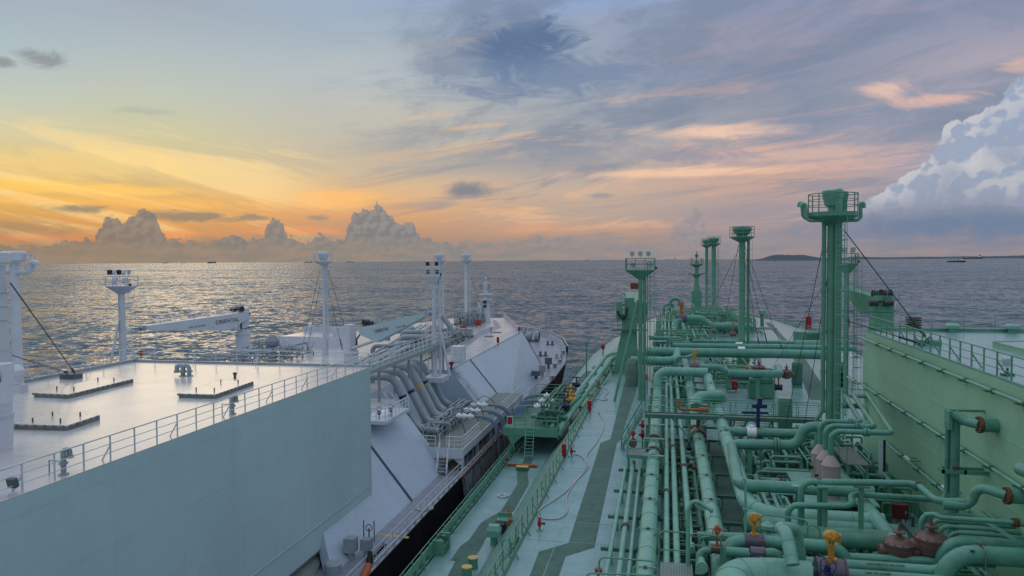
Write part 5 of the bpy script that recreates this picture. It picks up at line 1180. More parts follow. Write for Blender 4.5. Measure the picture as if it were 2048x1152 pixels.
# ================================================================== PIPES AND GEAR ON THE GREEN TRUNK DECK
gd = ['green','green_dark','green','brown','green_lit','blue']
b = MB(); b.add([V(-.3,14,TD+.008),V(12.8,14,TD+.008),V(12.8,50,TD+.008),V(7.5,62,TD+.008),V(-.3,62,TD+.008)],[(0,1,2,3,4)]); b.build('painted_shade_zone','nonslip',gs)  # dark coat laid under the pipes to deepen their shade
GL = 'long pipes running forward along the green deck'
ZL = 22.7
hA = [3.5+4.6*k for k in range(12)]
pipe('thick banded green pipe running straight forward beside the painted walkway, rising to a cross pipe', [(-.85,14,ZL),(-.85,74.5,ZL),(-.85,75,24.95),(3.95,75,24.95)], .42,'green_lit',br=.9,rings=2.3,hoops=[d for d in hA if d < 42],group=GL,seam='green_pipe',flanges=(37.5,41.0),fmat='brown')
pipe('thick banded green pipe with brown valve and side elbow, right of three thin pipes', [(2.35,33,21.6),(2.35,33.4,ZL),(2.35,100,ZL)], .42,'green_lit',br=.9,rings=2.3,hoops=[4.,8.6,13.2,17.8,22.4],group=GL,seam='green_pipe',flanges=(26.5,),fmat='brown')
pipe('thick green pipe coming down from the cross pipe and turning right into the largest pipe', [(3.95,74.9,24.5),(3.95,74.,24.3),(3.9,42,24.0),(4.1,38.7,23.2),(10.3,38.7,23.2)], .43,'green_lit',br=1.6,rings=2.3,hoops=[5,9.6,14.2,18.8,23.4],group=GL,seam='green_pipe')
pipe('largest green pipe lying across the deck below the conical silencers', [(4.0,38.6,22.95),(4.9,38.0,22.8),(10.8,38.0,22.8)], .56,'green_pipe',br=1.2,rings=3)
for px_,r_,l_,y0,y1 in ((1333,.15,'thin green pipe left of three between the two thick banded pipes',32.5,110),(1347,.16,'thin green pipe in the middle of three between the thick banded pipes',32,110),(1367,.17,'thin green pipe right of three between the thick banded pipes',35,110)):
    X = W(px_,918,z=22.6).x
    pipe(l_, [(X,y0,22.6),(X,y1,22.6)], r_,'green_lit',rings=4.6,group=GL,seam='green_pipe',flanges=(14+8*(px_==1347)-3*(px_==1333),),fmat='brown')
for (a,c,r_,l_) in (((1214,1140),(1251,935),.11,'thinnest green pipe at the left edge of the pipe field, ending below the small platform'),((1238,1150),(1267,922),.14,'thin green pipe with brown joint second from the left edge of the pipe field'),((1258,1150),(1280,935),.11,'thin green pipe third from the left edge of the pipe field')):
    A_, B_ = W(*a,z=22.2), W(*c,z=22.2); pipe(l_, [A_-V(0,9,0),A_,B_,B_+V(0,.3,-.7)], r_,'green_lit',rings=3.2,group=GL,seam='green_pipe',flanges=(15,) if r_ > .12 else (),fmat='brown')
# forward continuation of the long pipes
for k,(px_,r_) in enumerate(((1322,.15),(1329,.2),(1338,.18),(1352,.42),(1374,.34))):
    A_ = W(px_+ (1 if k<3 else -2),672,z=23.0); pipe('far forward stretch of long green pipe, %s from the left of five'%['first','second','third','fourth and thickest','fifth'][k], [(A_.x,108,23.0),(A_.x,165,23.0)], r_,'green_lit',rings=5,group='far forward pipes on the green deck',seam='green_dark')
for k in range(18):
    y = 17.5+4.6*k; x1 = 6.5 if y < 60 else 5.2
    t = thing('pipe_support','low green support frame across the deck under the long pipes, '+ORD[k],'support',(0,y,TD),'support frames under the long pipes')
    b = MB(); b.bb(-3.1 if y < 52 else -1.6,x1,y-.09,y+.09,21.95,22.12); b.build('cross_beam','green_dark',t)
    for x_ in (-2.6 if y < 52 else -1.5,-1.5 if y < 52 else -.3,.9,3.2,x1-.3): MB().bb(x_-.07,x_+.07,y-.07,y+.07,TD,21.95).build('leg','green',t)
# flat step plates over the far part of the thick pipe
for k,(py_) in enumerate((775,791,810,849,877,911)):
    for kk,(px_,w_) in enumerate(((1310,1.15),) if k in (1,) else ((1310,1.15),(1393 if k < 4 else 1400,1.1))):
        Y = W(px_,py_,z=23.25).y; x_ = (-.85,2.35)[kk]
        if kk and k > 3: continue
        t = thing('pipe_bridge_plate','flat green plate frame over thick pipe %s, %s'%(('A at left','with side elbow')[kk].replace('A at left','beside the walkway'),ORD[5-k]),'support',(x_,Y,TD),'flat plate frames over the thick pipes')
        MB().bb(x_-w_*.62,x_+w_*.62,Y-.12,Y+.12,23.2,23.26).build('top_plate','green_lit',t)
        for s_ in (-1,1): MB().bb(x_+s_*w_*.55-.06,x_+s_*w_*.55+.06,Y-.06,Y+.06,TD,23.2).build('leg','green',t)
# side elbow on the second thick pipe with lever valve
t = thing('butterfly_valve','brown valve with orange lever on the thick pipe below the catwalk','valve',(2.35,57.5,ZL),'pipe valves')
MB().tube([(2.35,57.,ZL),(2.35,58.2,ZL)],.6,20).tube([(2.35,57.5,ZL+.4),(2.35,57.5,ZL+1.3)],.16,10).build('valve_body','brown',t)
b = MB(); c = W(1357,818,y=56.8); b.tube([c,c+V(1.9,0,-.02)],.10,8).tube([c,c+V(0,0,.75)],.14,8).cyl(c+V(1.5,0,0),c+V(2.2,0,0),.22,n=12); b.build('actuator','orange',t)
pipe('fat smooth green elbow bridging from the brown valve to the right hand thick pipe', [W(1393,815,y=59),W(1393,796,y=60),W(1440,791,y=62),W(1447,803,y=62)], .47,'green_pipe',br=1.1)
# transverse pipes, far group
GX = 'cross pipes beyond the catwalk'
def xpipe(label, px0, px1, py, z, r, pre=(), post=(), **kw):
    A_ = W(px0,py,z=z); Y = A_.y; B_ = V(W(px1,py,y=Y).x,Y,z)
    return pipe(label, [A_+V(*p) for p in pre]+[A_,B_]+[B_+V(*p) for p in post], r, kw.pop('mat','green_pipe'), group=kw.pop('group',GX), **kw)
t = xpipe('thickest cross pipe with white wrapping, spanning to the tallest mast', 1290,1618,703,24.6,.55,post=((2,-.2,0),(3,-3,-1.0)),legs=(25,34),br=1.4)
c = W(1482,703,z=24.6); MB().cyl(V(c.x-.35,c.y,24.6),V(c.x+.45,c.y,24.6),.6,n=20).build('white_wrapping','frost',t)
t = xpipe('cross pipe just behind the thickest one, with a white wrapped joint', 1345,1640,691,25.0,.36,post=((4,0,0),)); c = W(1478,691,z=25.0); MB().cyl(V(c.x-.4,c.y,25.),V(c.x+.4,c.y,25.),.42,n=16).build('white_wrapping','frost',t)
xpipe('cross pipe left of the tall foreground lamp mast turning up into the thick one', 1262,1352,721,24.1,.5,post=((.2,5,.6),))
t = xpipe('arched cross pipe with purple valve and orange actuator', 1378,1452,733,24.6,.32,pre=((-.2,0,-2.2),),post=((.3,0,-2.2),),br=1.1)
c = W(1389,733,z=24.6); v = MB().cyl(V(c.x-.5,c.y,24.6),V(c.x+.5,c.y,24.6),.42,n=18).build('valve_body','purple',t); c = V(c.x,c.y,25.0); MB().cyl(c,c+V(0,0,1.0),.12,n=8).box(c+V(0,0,1.1),(.4,.35,.5)).build('actuator','yellow',v)
xpipe('short bridge pipe just left of the arched cross pipe', 1352,1372,714,25.0,.16,pre=((-.1,0,-2.5),),post=((1.2,3,0),),br=.5)
xpipe('cross pipe disappearing right behind the tallest mast guy wires', 1455,1560,746,24.1,.4,post=((.5,5,0),),legs=(3,))
xpipe('small cross pipe in front of the fore pipes, left part', 1298,1365,676,23.8,.28,post=((.3,0,-2),),group='small far cross pipes',br=.7)
xpipe('small cross pipe running right from the fore pipes behind the thick ones', 1385,1640,694-12,23.9,.26,group='small far cross pipes')
xpipe('short stub pipe behind the lamp mast crossing the fore pipes', 1305,1335,686,23.2,.42,group='small far cross pipes')
t = xpipe('far arched pipe with purple valve and small orange actuator', 1353,1402,636,24.8,.62,pre=((-.6,-2,-3.4),),post=((1.8,0,-1.4),(9,0,-1.4)),group='far bow pipes',br=2.)
c = W(1363,636,z=24.8); v = MB().cyl(V(c.x-1,c.y,24.8),V(c.x+1,c.y,24.8),.8,n=16).build('valve_body','purple',t); MB().cyl(V(c.x,c.y,25.4),V(c.x,c.y,27.4),.3,n=8).box((c.x,c.y,27.4),(.9,.8,.8)).build('actuator','orange',v)
xpipe('far cross pipe passing behind the thin white banded valve', 1390,1435,628,24.2,.45,group='far bow pipes')
xpipe('far cross pipe below the two farthest vent masts', 1398,1470,648,23.2,.5,group='far bow pipes')
xpipe('far cross pipe with brown strainers right of the guyed mast', 1405,1480,654,23.0,.4,group='far bow pipes')
for (px_,py_,r_,h_,l_) in ((1350,622,.45,3.2,'larger inverted U pipe far forward beside the foremast'),(1337,622,.28,1.8,'smaller inverted U pipe far forward beside the foremast')):
    c = W(px_,py_,z=22.5); pipe(l_, [c+V(-1.2,0,-1),c+V(-1.2,0,h_),c+V(1.2,0,h_),c+V(1.2,0,h_*.4)], r_,'green_pipe',br=1.1,group='far bow pipes')
def strainer(label, c, r, group, h=1.0, mat='brown'):
    c = Vector(c); t = thing('strainer', label, 'strainer', c, group)
    MB().lathe(c, [(r*.55,-r*1.2),(r*.9,-r*.9),(r,-r*.3),(r,0),(r*.8,r*.02)], 24).build('bowl', mat, t)
    MB().lathe(c, [(r*1.08,0),(r*1.08,r*.14),(r*.95,r*.2),(r*.7,r*.42),(r*.3,r*.52),(r*.18,r*.6),(r*.18,r*.8),(r*.42,r*.85),(r*.42,r*.95),(r*.12,r*1.0),(r*.07,r*1.5),(0,r*1.5)], 24).build('lid', mat, t)
    b = MB()
    for k in range(12): a = k*.5236; b.cyl(c+V(r*1.0*math.cos(a),r*1.0*math.sin(a),-.03*r),c+V(r*1.0*math.cos(a),r*1.0*math.sin(a),.24*r),.05*r,n=6)
    b.build('lid_bolts', mat, t)
    for s in (-1,1): MB().cyl(c+V(s*r*.7,0,-r*.5), c+V(s*r*1.35,0,-r*.5), r*.42, n=16).build('inlet', mat, t)
    return t
for k,(px_,py_,z_,r_,l_) in enumerate(((1518,735,24.0,.62,'round brown strainer behind the red box, left one of two'),(1573,744,23.6,.6,'round brown strainer right of the first, near the green tank'),(1443,649,23.2,.8,'far brown strainer left of the guyed vent mast'),(1473,651,23.2,.8,'far brown strainer touching the guyed vent mast'))):
    strainer(l_, W(px_,py_,z=z_), r_, 'round brown strainers on the green deck')
def actuator_valve(label, px, py, z, r, body, act, wheel=None, h=.9, group='pipe valves', axis=(1,0,0), wr=.36, Y=None, face=(0,-1,0)):
    c = W(px,py,z=z) if Y is None else W(px,py,y=Y); ax = Vector(axis); t = thing('valve', label, 'valve', c, group)
    b = MB(); b.cyl(c-ax*r*1.1, c+ax*r*1.1, r, n=20); b.build('valve_body', body, t)
    b = MB(); 
    for s in (-1,1): flange(b, c+ax*r*1.1*s, ax, r*1.15, .07)
    b.build('flange', body, t)
    MB().cyl(c+V(0,0,r*.9), c+V(0,0,r+h*.75), r*.26, n=10).cyl(c+V(0,0,r*.85), c+V(0,0,r*1.1), r*.5, n=12).build('stem_column', act, t)
    hd = c+V(0,0,r+h); MB().lathe(hd-V(0,0,.28), [(r*.3,0),(r*.62,.06),(r*.66,.22),(r*.5,.34),(r*.28,.38),(0,.39)], 10, smooth=False).box(hd+V(r*.5,0,-.1),(r*.5,r*.5,.16)).build('gear_head', act, t)
    if wheel: f = Vector(face); MB().cyl(hd-V(0,0,.1), hd-V(0,0,.1)+f*.34, .04, n=8).build('wheel_shaft', wheel, t); handwheel(t, hd-V(0,0,.1)+f*.34, f, wr, wheel)
    return t
for (px_,py_,z_,r_,bm,am,h_,l_) in ((1494,752,23.4,.3,'purple','orange',.7,'orange headed valve on the purple pipe above the red box'),(1541,764,22.6,.3,'yellow','orange',.9,'yellow valve at the right end of the horizontal teal tank'),(1557,775,22.4,.3,'blue','orange',.9,'orange valve standing right of the teal tank'),(1427,660,23.2,.3,'brown','orange',1.4,'small orange valve before the far vent masts'),(1466,668,22.8,.4,'brown','orange',1.6,'orange valve left of the guyed vent mast foot')):
    actuator_valve(l_,px_,py_,z_,r_,bm,am,None,h_)
q = W(1482,776,z=TD); xpipe('purple pipe with blue flanges above the red box', 1460,1500,752,23.4,.36,mat='purple',group=None)
c = W(1522,768,z=22.8); t = thing('horizontal_tank','horizontal teal tank with rounded lid behind the catwalk','tank',(c.x,c.y,TD),)
MB().tube([c+V(-1.2,0,.4),c+V(-.9,0,.4),c+V(.9,0,.4),c+V(1.2,0,.4)],[.25,.5,.5,.25],20).build('tank_body','green_pipe',t); MB().bb(c.x-1.3,c.x+1.3,c.y-.5,c.y+.5,TD+.1,c.z+.1).build('base_frame','green',t)
c = W(1594,775,z=TD); t = thing('vertical_tank','upright dark green tank behind the guy wires left of the tallest mast','tank',c); MB().lathe(c,[(.5,.2),(.6,.5),(.6,2.6),(.5,2.9),(0,3.)],8).build('tank_body','green_dark',t); MB().box(c+V(0,0,.15),(1.,1.,.3)).build('plinth','green',t)
redbox('red square fire box standing on the green deck behind the catwalk',1463,784,TD,1.15,1.25,mat='red',group=None)
# small manifolds under and beside the big pipes
gk = dict(group='small pipe manifolds on the green deck', mats=['green_dark','green_dark','green','brown','green_lit','blue'])
clutter('green valve manifold under the thick cross pipes, left of the arched pipe', -1.5,2.5,78,96,TD,44,'green',2.2,31,**gk)
clutter('green valve manifold among orange valves behind the horizontal tank', 4.5,11.5,88,102,TD,60,'green',2.4,32,**gk)
clutter('dense green pipe manifold right of the thick pipes under the catwalk', 5.0,9.5,50,60,TD,60,'green_lit',2.0,33,**gk)
clutter('dense green manifold under the silencer platform and mast foot', 9.0,13.2,44,60,TD,60,'green',2.6,34,**gk)
clutter('low green pipework between the long pipes and the largest cross pipe', 4.8,8.5,39.5,48,TD,44,'green_lit',1.2,35,**gk)
clutter('green pipework before the wall under the pipe bridge', 8.0,13.5,31.5,38,TD,60,'green',1.5,36,**gk)
clutter('far green manifold left of the two farthest vent masts', -2,8,112,135,TD,80,'green',4.2,37,**gk)
clutter('far green manifold before the bow and foremast', -2,14,150,172,TD,100,'green',5.5,38,**gk)
clutter('far green manifold right of the farthest vent masts', 9,18,150,170,TD,60,'green',4.,39,**gk)
clutter('farthest green pipework at the bow end of the trunk', 0,16,185,200,TD,60,'green',4.,40,**gk)
clutter('dark pipework under the three thin long pipes', -.2,1.9,33,56,TD,44,'green_dark',.7,42,**gk)
clutter('dark pipework right of the second thick long pipe', 3.2,6.8,34,38,TD,20,'green_dark',.9,43,**gk)

# --- catwalk
YC, ZC = 56.0, 24.55
xl, xr = W(1290,830,y=YC).x, W(1640,840,y=YC).x
t = thing('catwalk','long narrow catwalk with green railing crossing above the pipes','walkway',(xl,YC,TD))
MB().bb(xl,xr,YC-.45,YC+.45,ZC-.06,ZC).build('grating','grate',t)
b = MB(); b.bb(xl,xr,YC-.5,YC-.45,ZC-.2,ZC+.08).bb(xl,xr,YC+.45,YC+.5,ZC-.2,ZC+.08); b.build('edge_beam','green_dark',t)
for k in range(5):
    x_ = xl+.3+(xr-xl-.6)*k/4; MB().bb(x_-.07,x_+.07,YC-.07,YC+.07,TD,ZC-.2).build('leg','green',t)
    b = MB(); b.beam((x_,YC,ZC-1.7),(x_+1.3,YC,ZC-.2),.08,.08).beam((x_,YC,ZC-1.7),(x_-1.3,YC,ZC-.2),.08,.08)
    if 0 < k < 4: b.build('knee_brace','green',t)
for yy,l_ in ((YC-.47,'green railing on the near side of the catwalk'),(YC+.47,'green railing on the far side of the catwalk')):
    railing(l_, [(xl,yy,ZC),(xr,yy,ZC)],1.1,1.55,3,'green',.026,GGR)
A_ = W(1243,896,z=TD)
stairs('steep green stairway from the painted walkway up to the catwalk', (A_.x,A_.y,TD),(xl-.2,YC,ZC),.8,'green','green_dark',(0,1,0))
for k,(px_,l_) in enumerate(((1486,'far side stairway down from the catwalk behind the blue valve, left one'),(1536,'far side stairway down from the catwalk beside the green cabinet, right one'))):
    x_ = W(px_,835,y=YC).x; stairs(l_, (x_-.3,61.2,TD),(x_,YC+.5,ZC),.85,'green_lit','grate',(1,0,0))
c = W(1556,830,z=23.6); t = thing('electric_cabinet','tall pale green cabinet behind the catwalk railing','cabinet',(c.x,58.5,TD)); MB().bb(c.x-.5,c.x+.5,58.2,58.9,TD,25.6).build('cabinet','green_lit',t); MB().bb(c.x-.42,c.x+.42,58.17,58.2,TD+.8,25.4).build('door','green',t)
# small platform under the stairs with hand valve
c = W(1287,905,z=22.9); t = thing('valve_platform','small grated platform with round railing left of the thick pipe','platform',(c.x,c.y,TD))
x_,y_ = c.x,c.y; MB().bb(x_-1.05,x_+.9,y_-.9,y_+.9,22.85,22.9).build('grating','grate',t)
b = MB(); b.bb(x_-1.1,x_+.95,y_-.95,y_-.9,22.7,22.95).bb(x_-1.1,x_-1.05,y_-.9,y_+.95,22.7,22.95); b.build('edge_beam','green',t)
for sx,sy in ((-1,-.85),(.85,-.85),(-1,.85),(.85,.85)): MB().bb(x_+sx-.04,x_+sx+.04,y_+sy-.04,y_+sy+.04,TD,22.85).build('leg','green',t)
b = MB()
for z_ in (23.4,23.9): b.tube([(x_+.85,y_-.9,z_),(x_-1.05,y_-.9,z_),(x_-1.05,y_+.9,z_)],.028,6)
for p in ((x_+.85,y_-.9),(x_-1.05,y_-.9),(x_-1.05,y_+.9)): b.tube([(*p,22.9),(*p,23.9)],.03,6)
b.build('guard_rail','green',t)
actuator_valve('hand valve with red stem standing in the small platform',1266,886,23.1,.24,'brown','red',None,.55,Y=y_+1.3,axis=(0,1,0))
for k,(px_,py_,l_) in enumerate(((1285,868,'red hydrant valve just right of the catwalk stairs, lower one'),(1285,848,'red hydrant valve under the left end of the catwalk'),(1294,752,'red valve beside the lamp mast foot, nearer to the U of the thick pipe'))):
    q = W(px_,py_+8,z=22.3); t = thing('fire_hydrant',l_,'hydrant',(q.x,q.y,TD),'red hydrants on the green deck'); MB().cyl((q.x,q.y,TD),q,.06,n=8).build('pipe','green',t); MB().lathe(q,[(.08,0),(.16,.1),(.16,.35),(.08,.5),(.14,.55),(.14,.62),(0,.64)],12).cyl(q+V(0,0,.25),q+V(-.3,0,.25),.09,n=8).build('valve','red',t)
# --- pipes right of the catwalk
GM_ = 'cross pipes in the middle right of the green deck'
Y=52; t = pipe('dark cross pipe under the catwalk with white wrapped joint', [W(1446,862,y=Y),V(W(1645,868,y=Y).x,Y,W(1446,862,y=Y).z)], .30,'green_pipe',group=GM_,legs=(3.5,))
c = V(W(1503,862,y=Y).x,Y,W(1446,862,y=Y).z); MB().cyl(c-V(.3,0,0),c+V(.3,0,0),.36,n=16).box(c+V(0,0,.38),(.35,.3,.16)).build('white_wrapping','frost',t)
c = c+V(.45,.3,0); t = thing('blue_hand_valve','tall dark blue valve stem with cross handles in front of the catwalk','valve',(c.x,c.y,TD)); b = MB(); b.cyl(c-V(0,0,.4),c+V(0,0,1.9),.12,n=10).box(c+V(-.2,0,.75+.5),(1.7,.16,.14)).box(c+V(.1,0,1.7),(.95,.2,.24)).box(c+V(.1,0,1.95),(.3,.3,.6)); b.build('stem_column','blue',t); MB().box(c+V(0,-.05,-.1),(.34,.7,.8)).build('valve_body','brown',t)
b = MB(); 
Y = 48.5; P1 = [W(1650,853,y=Y),W(1606,854,y=Y),W(1597,890,y=Y),W(1462,888,y=Y),W(1478,970,y=40.2),V(10.2,40.2,W(1478,970,y=40.2).z)]
pipe('green pipe with S shaped rise that turns toward the camera and then right again', P1, .31,'green_pipe',br=.75,group=GM_,flanges=(7.4-4.,),legs=(5.0,))
GB2 = 'pipe bridge in front of the green wall'
zf = lambda px,py,y: W(px,py,y=y)
pipe('green pipe rising, crossing right and stepping down to the lower wall elbow', [zf(1602,1100,36.4),zf(1602,963,36.4),zf(1832,967,36.4),zf(1874,1003,34.6),zf(1932,1003,34.4)], .155,'green_pipe',br=.5,group=GB2,hoops=(3.8,8.))
pipe('lower green pipe of the bridge with double elbow, running to the standing pipe', [zf(1576,1085,35.8),zf(1576,1010,35.8),zf(1706,1012,35.8),zf(1700,988,36.8),zf(1890,1000,37)], .14,'green_pipe',br=.45,group=GB2)
pipe('vertical green pipe foot just right of the bridge pipe, thin', [zf(1640,1080,36.8),zf(1640,975,36.8)], .13,'green_pipe',group=GB2)
for k,(x_,y_,l_) in enumerate(((1722,36.6,'square post under the middle of the pipe bridge'),(1650,36.2,'square post under the left half of the pipe bridge'),(1600,36.9,'square post beside the left riser of the bridge'))):
    q = zf(x_,1000,y_); t = thing('support_post',l_,'support',(q.x,y_,TD),'posts of the pipe bridge'); MB().bb(q.x-.1,q.x+.1,y_-.1,y_+.1,TD,q.z+.6).build('post','green',t); MB().bb(q.x-.35,q.x+.35,y_-.2,y_+.2,q.z+.6,q.z+.68).build('cap_plate','green_lit',t)
# longitudinal pipe to the two strainers
pipe('thick green pipe coming down toward the two brown strainers', [W(1630,890,z=23.5),W(1703,978,z=23.5),W(1790,1084,z=23.4)], .33,'green_lit',group=GM_,rings=3.)
for k,(px_,py_,r_,l_) in enumerate(((1798,1088,.58,'big brown strainer at the end of the thick pipe, left one'),(1862,1078,.60,'big brown strainer under the wall, right one'))):
    c = W(px_,py_,y=33.6); strainer(l_, c, r_, 'big brown strainers before the green wall')
for (px0,py0,px1,r_,Yb,l_) in ((1590,1070,1812,.46,36.,'thick dark green pipe lying behind the brown strainers'),):
    pipe(l_, [zf(px0,py0,Yb),V(zf(px1,py0,Yb).x,Yb,zf(px0,py0,Yb).z)], r_,'green_pipe',rings=2,group=GM_)
for k in range(4):
    y_ = 34.6-.35*k; a = zf(1842+18*k-0,1075+6*k,y_); z_ = zf(1850,1028+11*k,y_).z; xx = a.x
    pipe('small bent pipe running from the deck to the wall, %s of four'%['farthest','second farthest','third farthest','nearest'][k], [(xx,y_,TD+.4),(xx,y_,z_),(xx+2.2,y_,z_-.02),(xx+2.5,y_-.5,z_-.15),(14.1,y_-.5,z_-.15)], .115-.01*k,'green_pipe',br=.4,group='four small bent pipes at the wall')
b = MB(); p = W(1955,1035,y=36); 
pipe('thin drain line stepping down the wall right of the small bent pipes', [W(1965,1020,x=13.9),W(1992,1040,x=13.9),W(1990,1075,x=13.9),W(2048,1090,x=13.9)], .07,'green_pipe',br=.3)
redbox('small dark red box half hidden behind the pipe bridge',1800,1045,TD+.6,.7,1.0,mat='dark_red',group=None)
# foreground cross pipes with lettering
GF = 'foreground cross pipes at the bottom of the picture'
Y = 32.; zc = W(1700,1131,y=Y).z; xa = W(1560,1131,y=Y).x; xb = W(1880,1131,y=Y).x
t = pipe('green foreground pipe with black lettering, ending in the big elbow', [(xa-1.5,Y,zc),(xb,Y,zc),(xb+.55,Y+.1,zc+.62),(xb+4,Y+.1,zc+.62)], .24,'green_pipe',br=.7,group=GF)
text_mesh('GAS MAN TO VA COMP', .13, (W(1732,1128,y=Y).x,Y-.17,zc+.15), (1,0,0), V(0,.55,.8), 'text', t, .03)
Y2_ = 31.0; zc2 = W(1700,1150,y=Y2_).z
t = pipe('lowest green foreground pipe with black lettering at the bottom edge', [(xa+.6,Y2_,zc2),(15,Y2_,zc2)], .24,'green_pipe',group=GF); text_mesh('VAP TO COMP', .14, (W(1728,1147,y=Y2_).x,Y2_-.16,zc2+.15), (1,0,0), V(0,.55,.8), 'text', t, .03)
Y3_ = 33.2; zc3 = W(1700,1112,y=Y3_).z
pipe('plain green foreground pipe just behind the lettered ones', [W(1640,1112,y=Y3_),(W(1885,1118,y=Y3_).x,Y3_,zc3)], .2,'green_pipe',group=GF)
xe = W(1888,1100,y=31.4).x
pipe('large green elbow pipe leading to the right edge below the strainers', [(xe,31.3,22.0),(xe,31.4,W(1930,1108,y=31.4).z),(15,31.4,W(1930,1108,y=31.4).z)], .36,'green_pipe',br=1.1,group=GF,hoops=(3.4,))
pipe('green pipe behind the large elbow leading right to the wall', [(xe+.4,33.2,22.5),(xe+.5,33.0,W(1950,1086,y=33).z),(14.1,33.0,W(1950,1086,y=33).z)], .25,'green_pipe',br=.8,group=GF)
Yb = 29.6; zb = W(1500,1158,y=Yb).z
pipe('fattest green pipe curving round at the lower left of the valve group', [(W(1462,1158,y=Yb).x,24.5,zb-.3),(W(1462,1158,y=Yb).x,Yb,zb),(W(1462,1158,y=Yb).x+1.6,Yb+.3,zb),(W(1625,1160,y=Yb).x,Yb+.2,zb)], .74,'green_lit',br=1.5,rings=.8,group=GF,seam='green_lit')
pipe('inverted U shaped green pipe standing on the fattest pipe', [W(1586,1130,y=28.9),W(1572,1063,y=29.6),W(1560,1056,y=30.3),W(1592,1058,y=31.4),W(1600,1120,y=31.6)], .25,'green_lit',br=.55,rings=.55,group=GF,seam='green_lit')
Y = 33.; z5 = W(1508,1083,y=Y).z
t = pipe('green pipe through the purple valve, with elbow down at its left', [(W(1452,1090,y=Y).x,Y-.2,22.2),(W(1452,1083,y=Y).x,Y,z5),(W(1690,1092,y=Y).x,Y,z5),(W(1700,1092,y=Y).x,Y-.2,22)], .27,'green_pipe',br=.8,group=GF)
actuator_valve('yellow actuator with upright handwheel on the purple valve, left foreground',1508,1083,z5,.33,'purple','yellow','yellow',.80,Y=Y,wr=.27)
Y = 31.6; z6 = W(1500,1106,y=Y).z
pipe('smaller green pipe in front of the purple valve, left piece', [W(1452,1103,y=Y),(W(1498,1103,y=Y).x,Y,W(1452,1103,y=Y).z)], .2,'green_pipe',group=GF)
pipe('smaller green pipe in front of the purple valve, right elbow', [W(1531,1106,y=Y),W(1556,1106,y=Y),W(1560,1150,y=Y)], .2,'green_pipe',br=.5,group=GF)
c = W(1515,1106,y=Y); t = thing('check_valve','squat purple grey check valve between two foreground pipe ends','valve',c,'pipe valves'); MB().cyl(c-V(.28,0,0),c+V(.28,0,0),.25,n=14).box(c+V(0,-.1,-.1),(.3,.5,.5)).build('valve_body','purple',t)
actuator_valve('yellow actuator with handwheel over the largest purple valve, bottom edge',1662,1142,23,.46,'purple','yellow','yellow',1.0,Y=30.2,wr=.27)
c = W(1656,1132,y=29.0); t = thing('hand_valve','dark blue handwheel and valve in the foreground below the yellow actuator','valve',c,'pipe valves'); MB().lathe(c+V(0,.1,-.75),[(.12,0),(.24,.1),(.24,.35),(.12,.5),(.1,.75),(0,.76)],12).build('valve_body','blue',t); handwheel(t,c,(0,-1,.35),.28,'blue')
Y = 33.2; actuator_valve('orange handwheel valve left of the fattest pipe',1434,1098,23,.20,'brown','orange','orange',.75,Y=Y,wr=.22)
pipe('green pipe with end elbow left of the orange handwheel valve', [W(1398,1150,y=Y-.5),W(1400,1103,y=Y),W(1424,1100,y=Y)], .17,'green_pipe',br=.4,group=GF)
pipe('green pipe from the orange handwheel valve to the right', [W(1446,1100,y=Y),W(1462,1080,y=Y),W(1490,1078,y=Y)], .17,'green_pipe',br=.4,group=GF)
Y = 34.5; pipe('long plain pipe passing behind the valve group at lower middle', [W(1395,1072,y=Y),(W(1560,1068,y=Y).x,Y,W(1395,1066,y=Y).z)], .2,'green_pipe',group=GF)
t = thing('end_flange_valve','round blank flange on a green stub left of the fattest pipe','valve',W(1404,1136,y=30),'pipe valves'); c = LOC[t.name]; b = MB(); b.cyl(c,c+V(0,.12,0),.24,n=20).cyl(c+V(0,.1,0),c+V(0,.8,0),.15); b.build('blank_flange','green_lit',t)
c = W(1535,1050,y=34.8); t = thing('relief_valve','pale green flanged valve behind the yellow actuator','valve',c,'pipe valves'); MB().lathe(c-V(0,0,.9),[(.12,0),(.16,.3),(.16,.7),(.3,.75),(.3,.9),(.22,.95),(.08,1.05),(0,1.06)],16).build('valve_body','green_lit',t)
for k,(px_,py_,Y_,l_) in enumerate(((1578,1058,34.4,'small red spindle valve left of the inverted U pipe'),(1540,1088,32.5,'small red spindle valve behind the yellow actuator post'))):
    c = W(px_-15,py_,y=Y_); t = thing('spindle_valve',l_,'valve',c,'pipe valves'); MB().cyl(c-V(0,0,.35),c+V(0,0,.15),.05,n=8).box(c+V(0,0,.12),(.2,.06,.05)).build('spindle','brown',t)
# davit with folded arm
Y = 31.5; p = [W(1376,1160,y=Y)-V(0,0,1),W(1376,1020,y=Y),W(1384,1003,y=Y),W(1396,1003,y=Y),W(1423,1021,y=Y)]
t = thing('lamp_davit','pale green davit post with curved arm standing over the pipes','davit',p[0]); MB().tube(bend(p,.35),.085,12).build('post','green_lit',t); MB().slab([W(1390,1004,y=Y),W(1412,1018,y=Y),W(1404,1020,y=Y),W(1388,1010,y=Y)],V(0,.06,0)).build('stiffener','green_lit',t)
c = W(1423,1021,y=Y); MB().box(c,(.12,.12,.16)).build('sheave','green',t); MB().tube([c,W(1392,1135,y=Y-.5)],.012,5).build('cable','green_lit',t); MB().box(W(1389,1078,y=Y),(.24,.2,.22)).build('winch_box','black',t)
Y = 35.2; p = [W(1491,1090,y=Y),W(1491,960,y=Y),W(1487,955,y=Y),W(1483,966,y=Y)]; t = thing('lamp_post','slender green deck lamp post left of the yellow actuator','lamp post',p[0]); MB().tube(p,.055,8).build('post','green_lit',t); MB().cyl(W(1491,1020,y=Y),W(1491,1017,y=Y),.12).build('collar','green_lit',t)
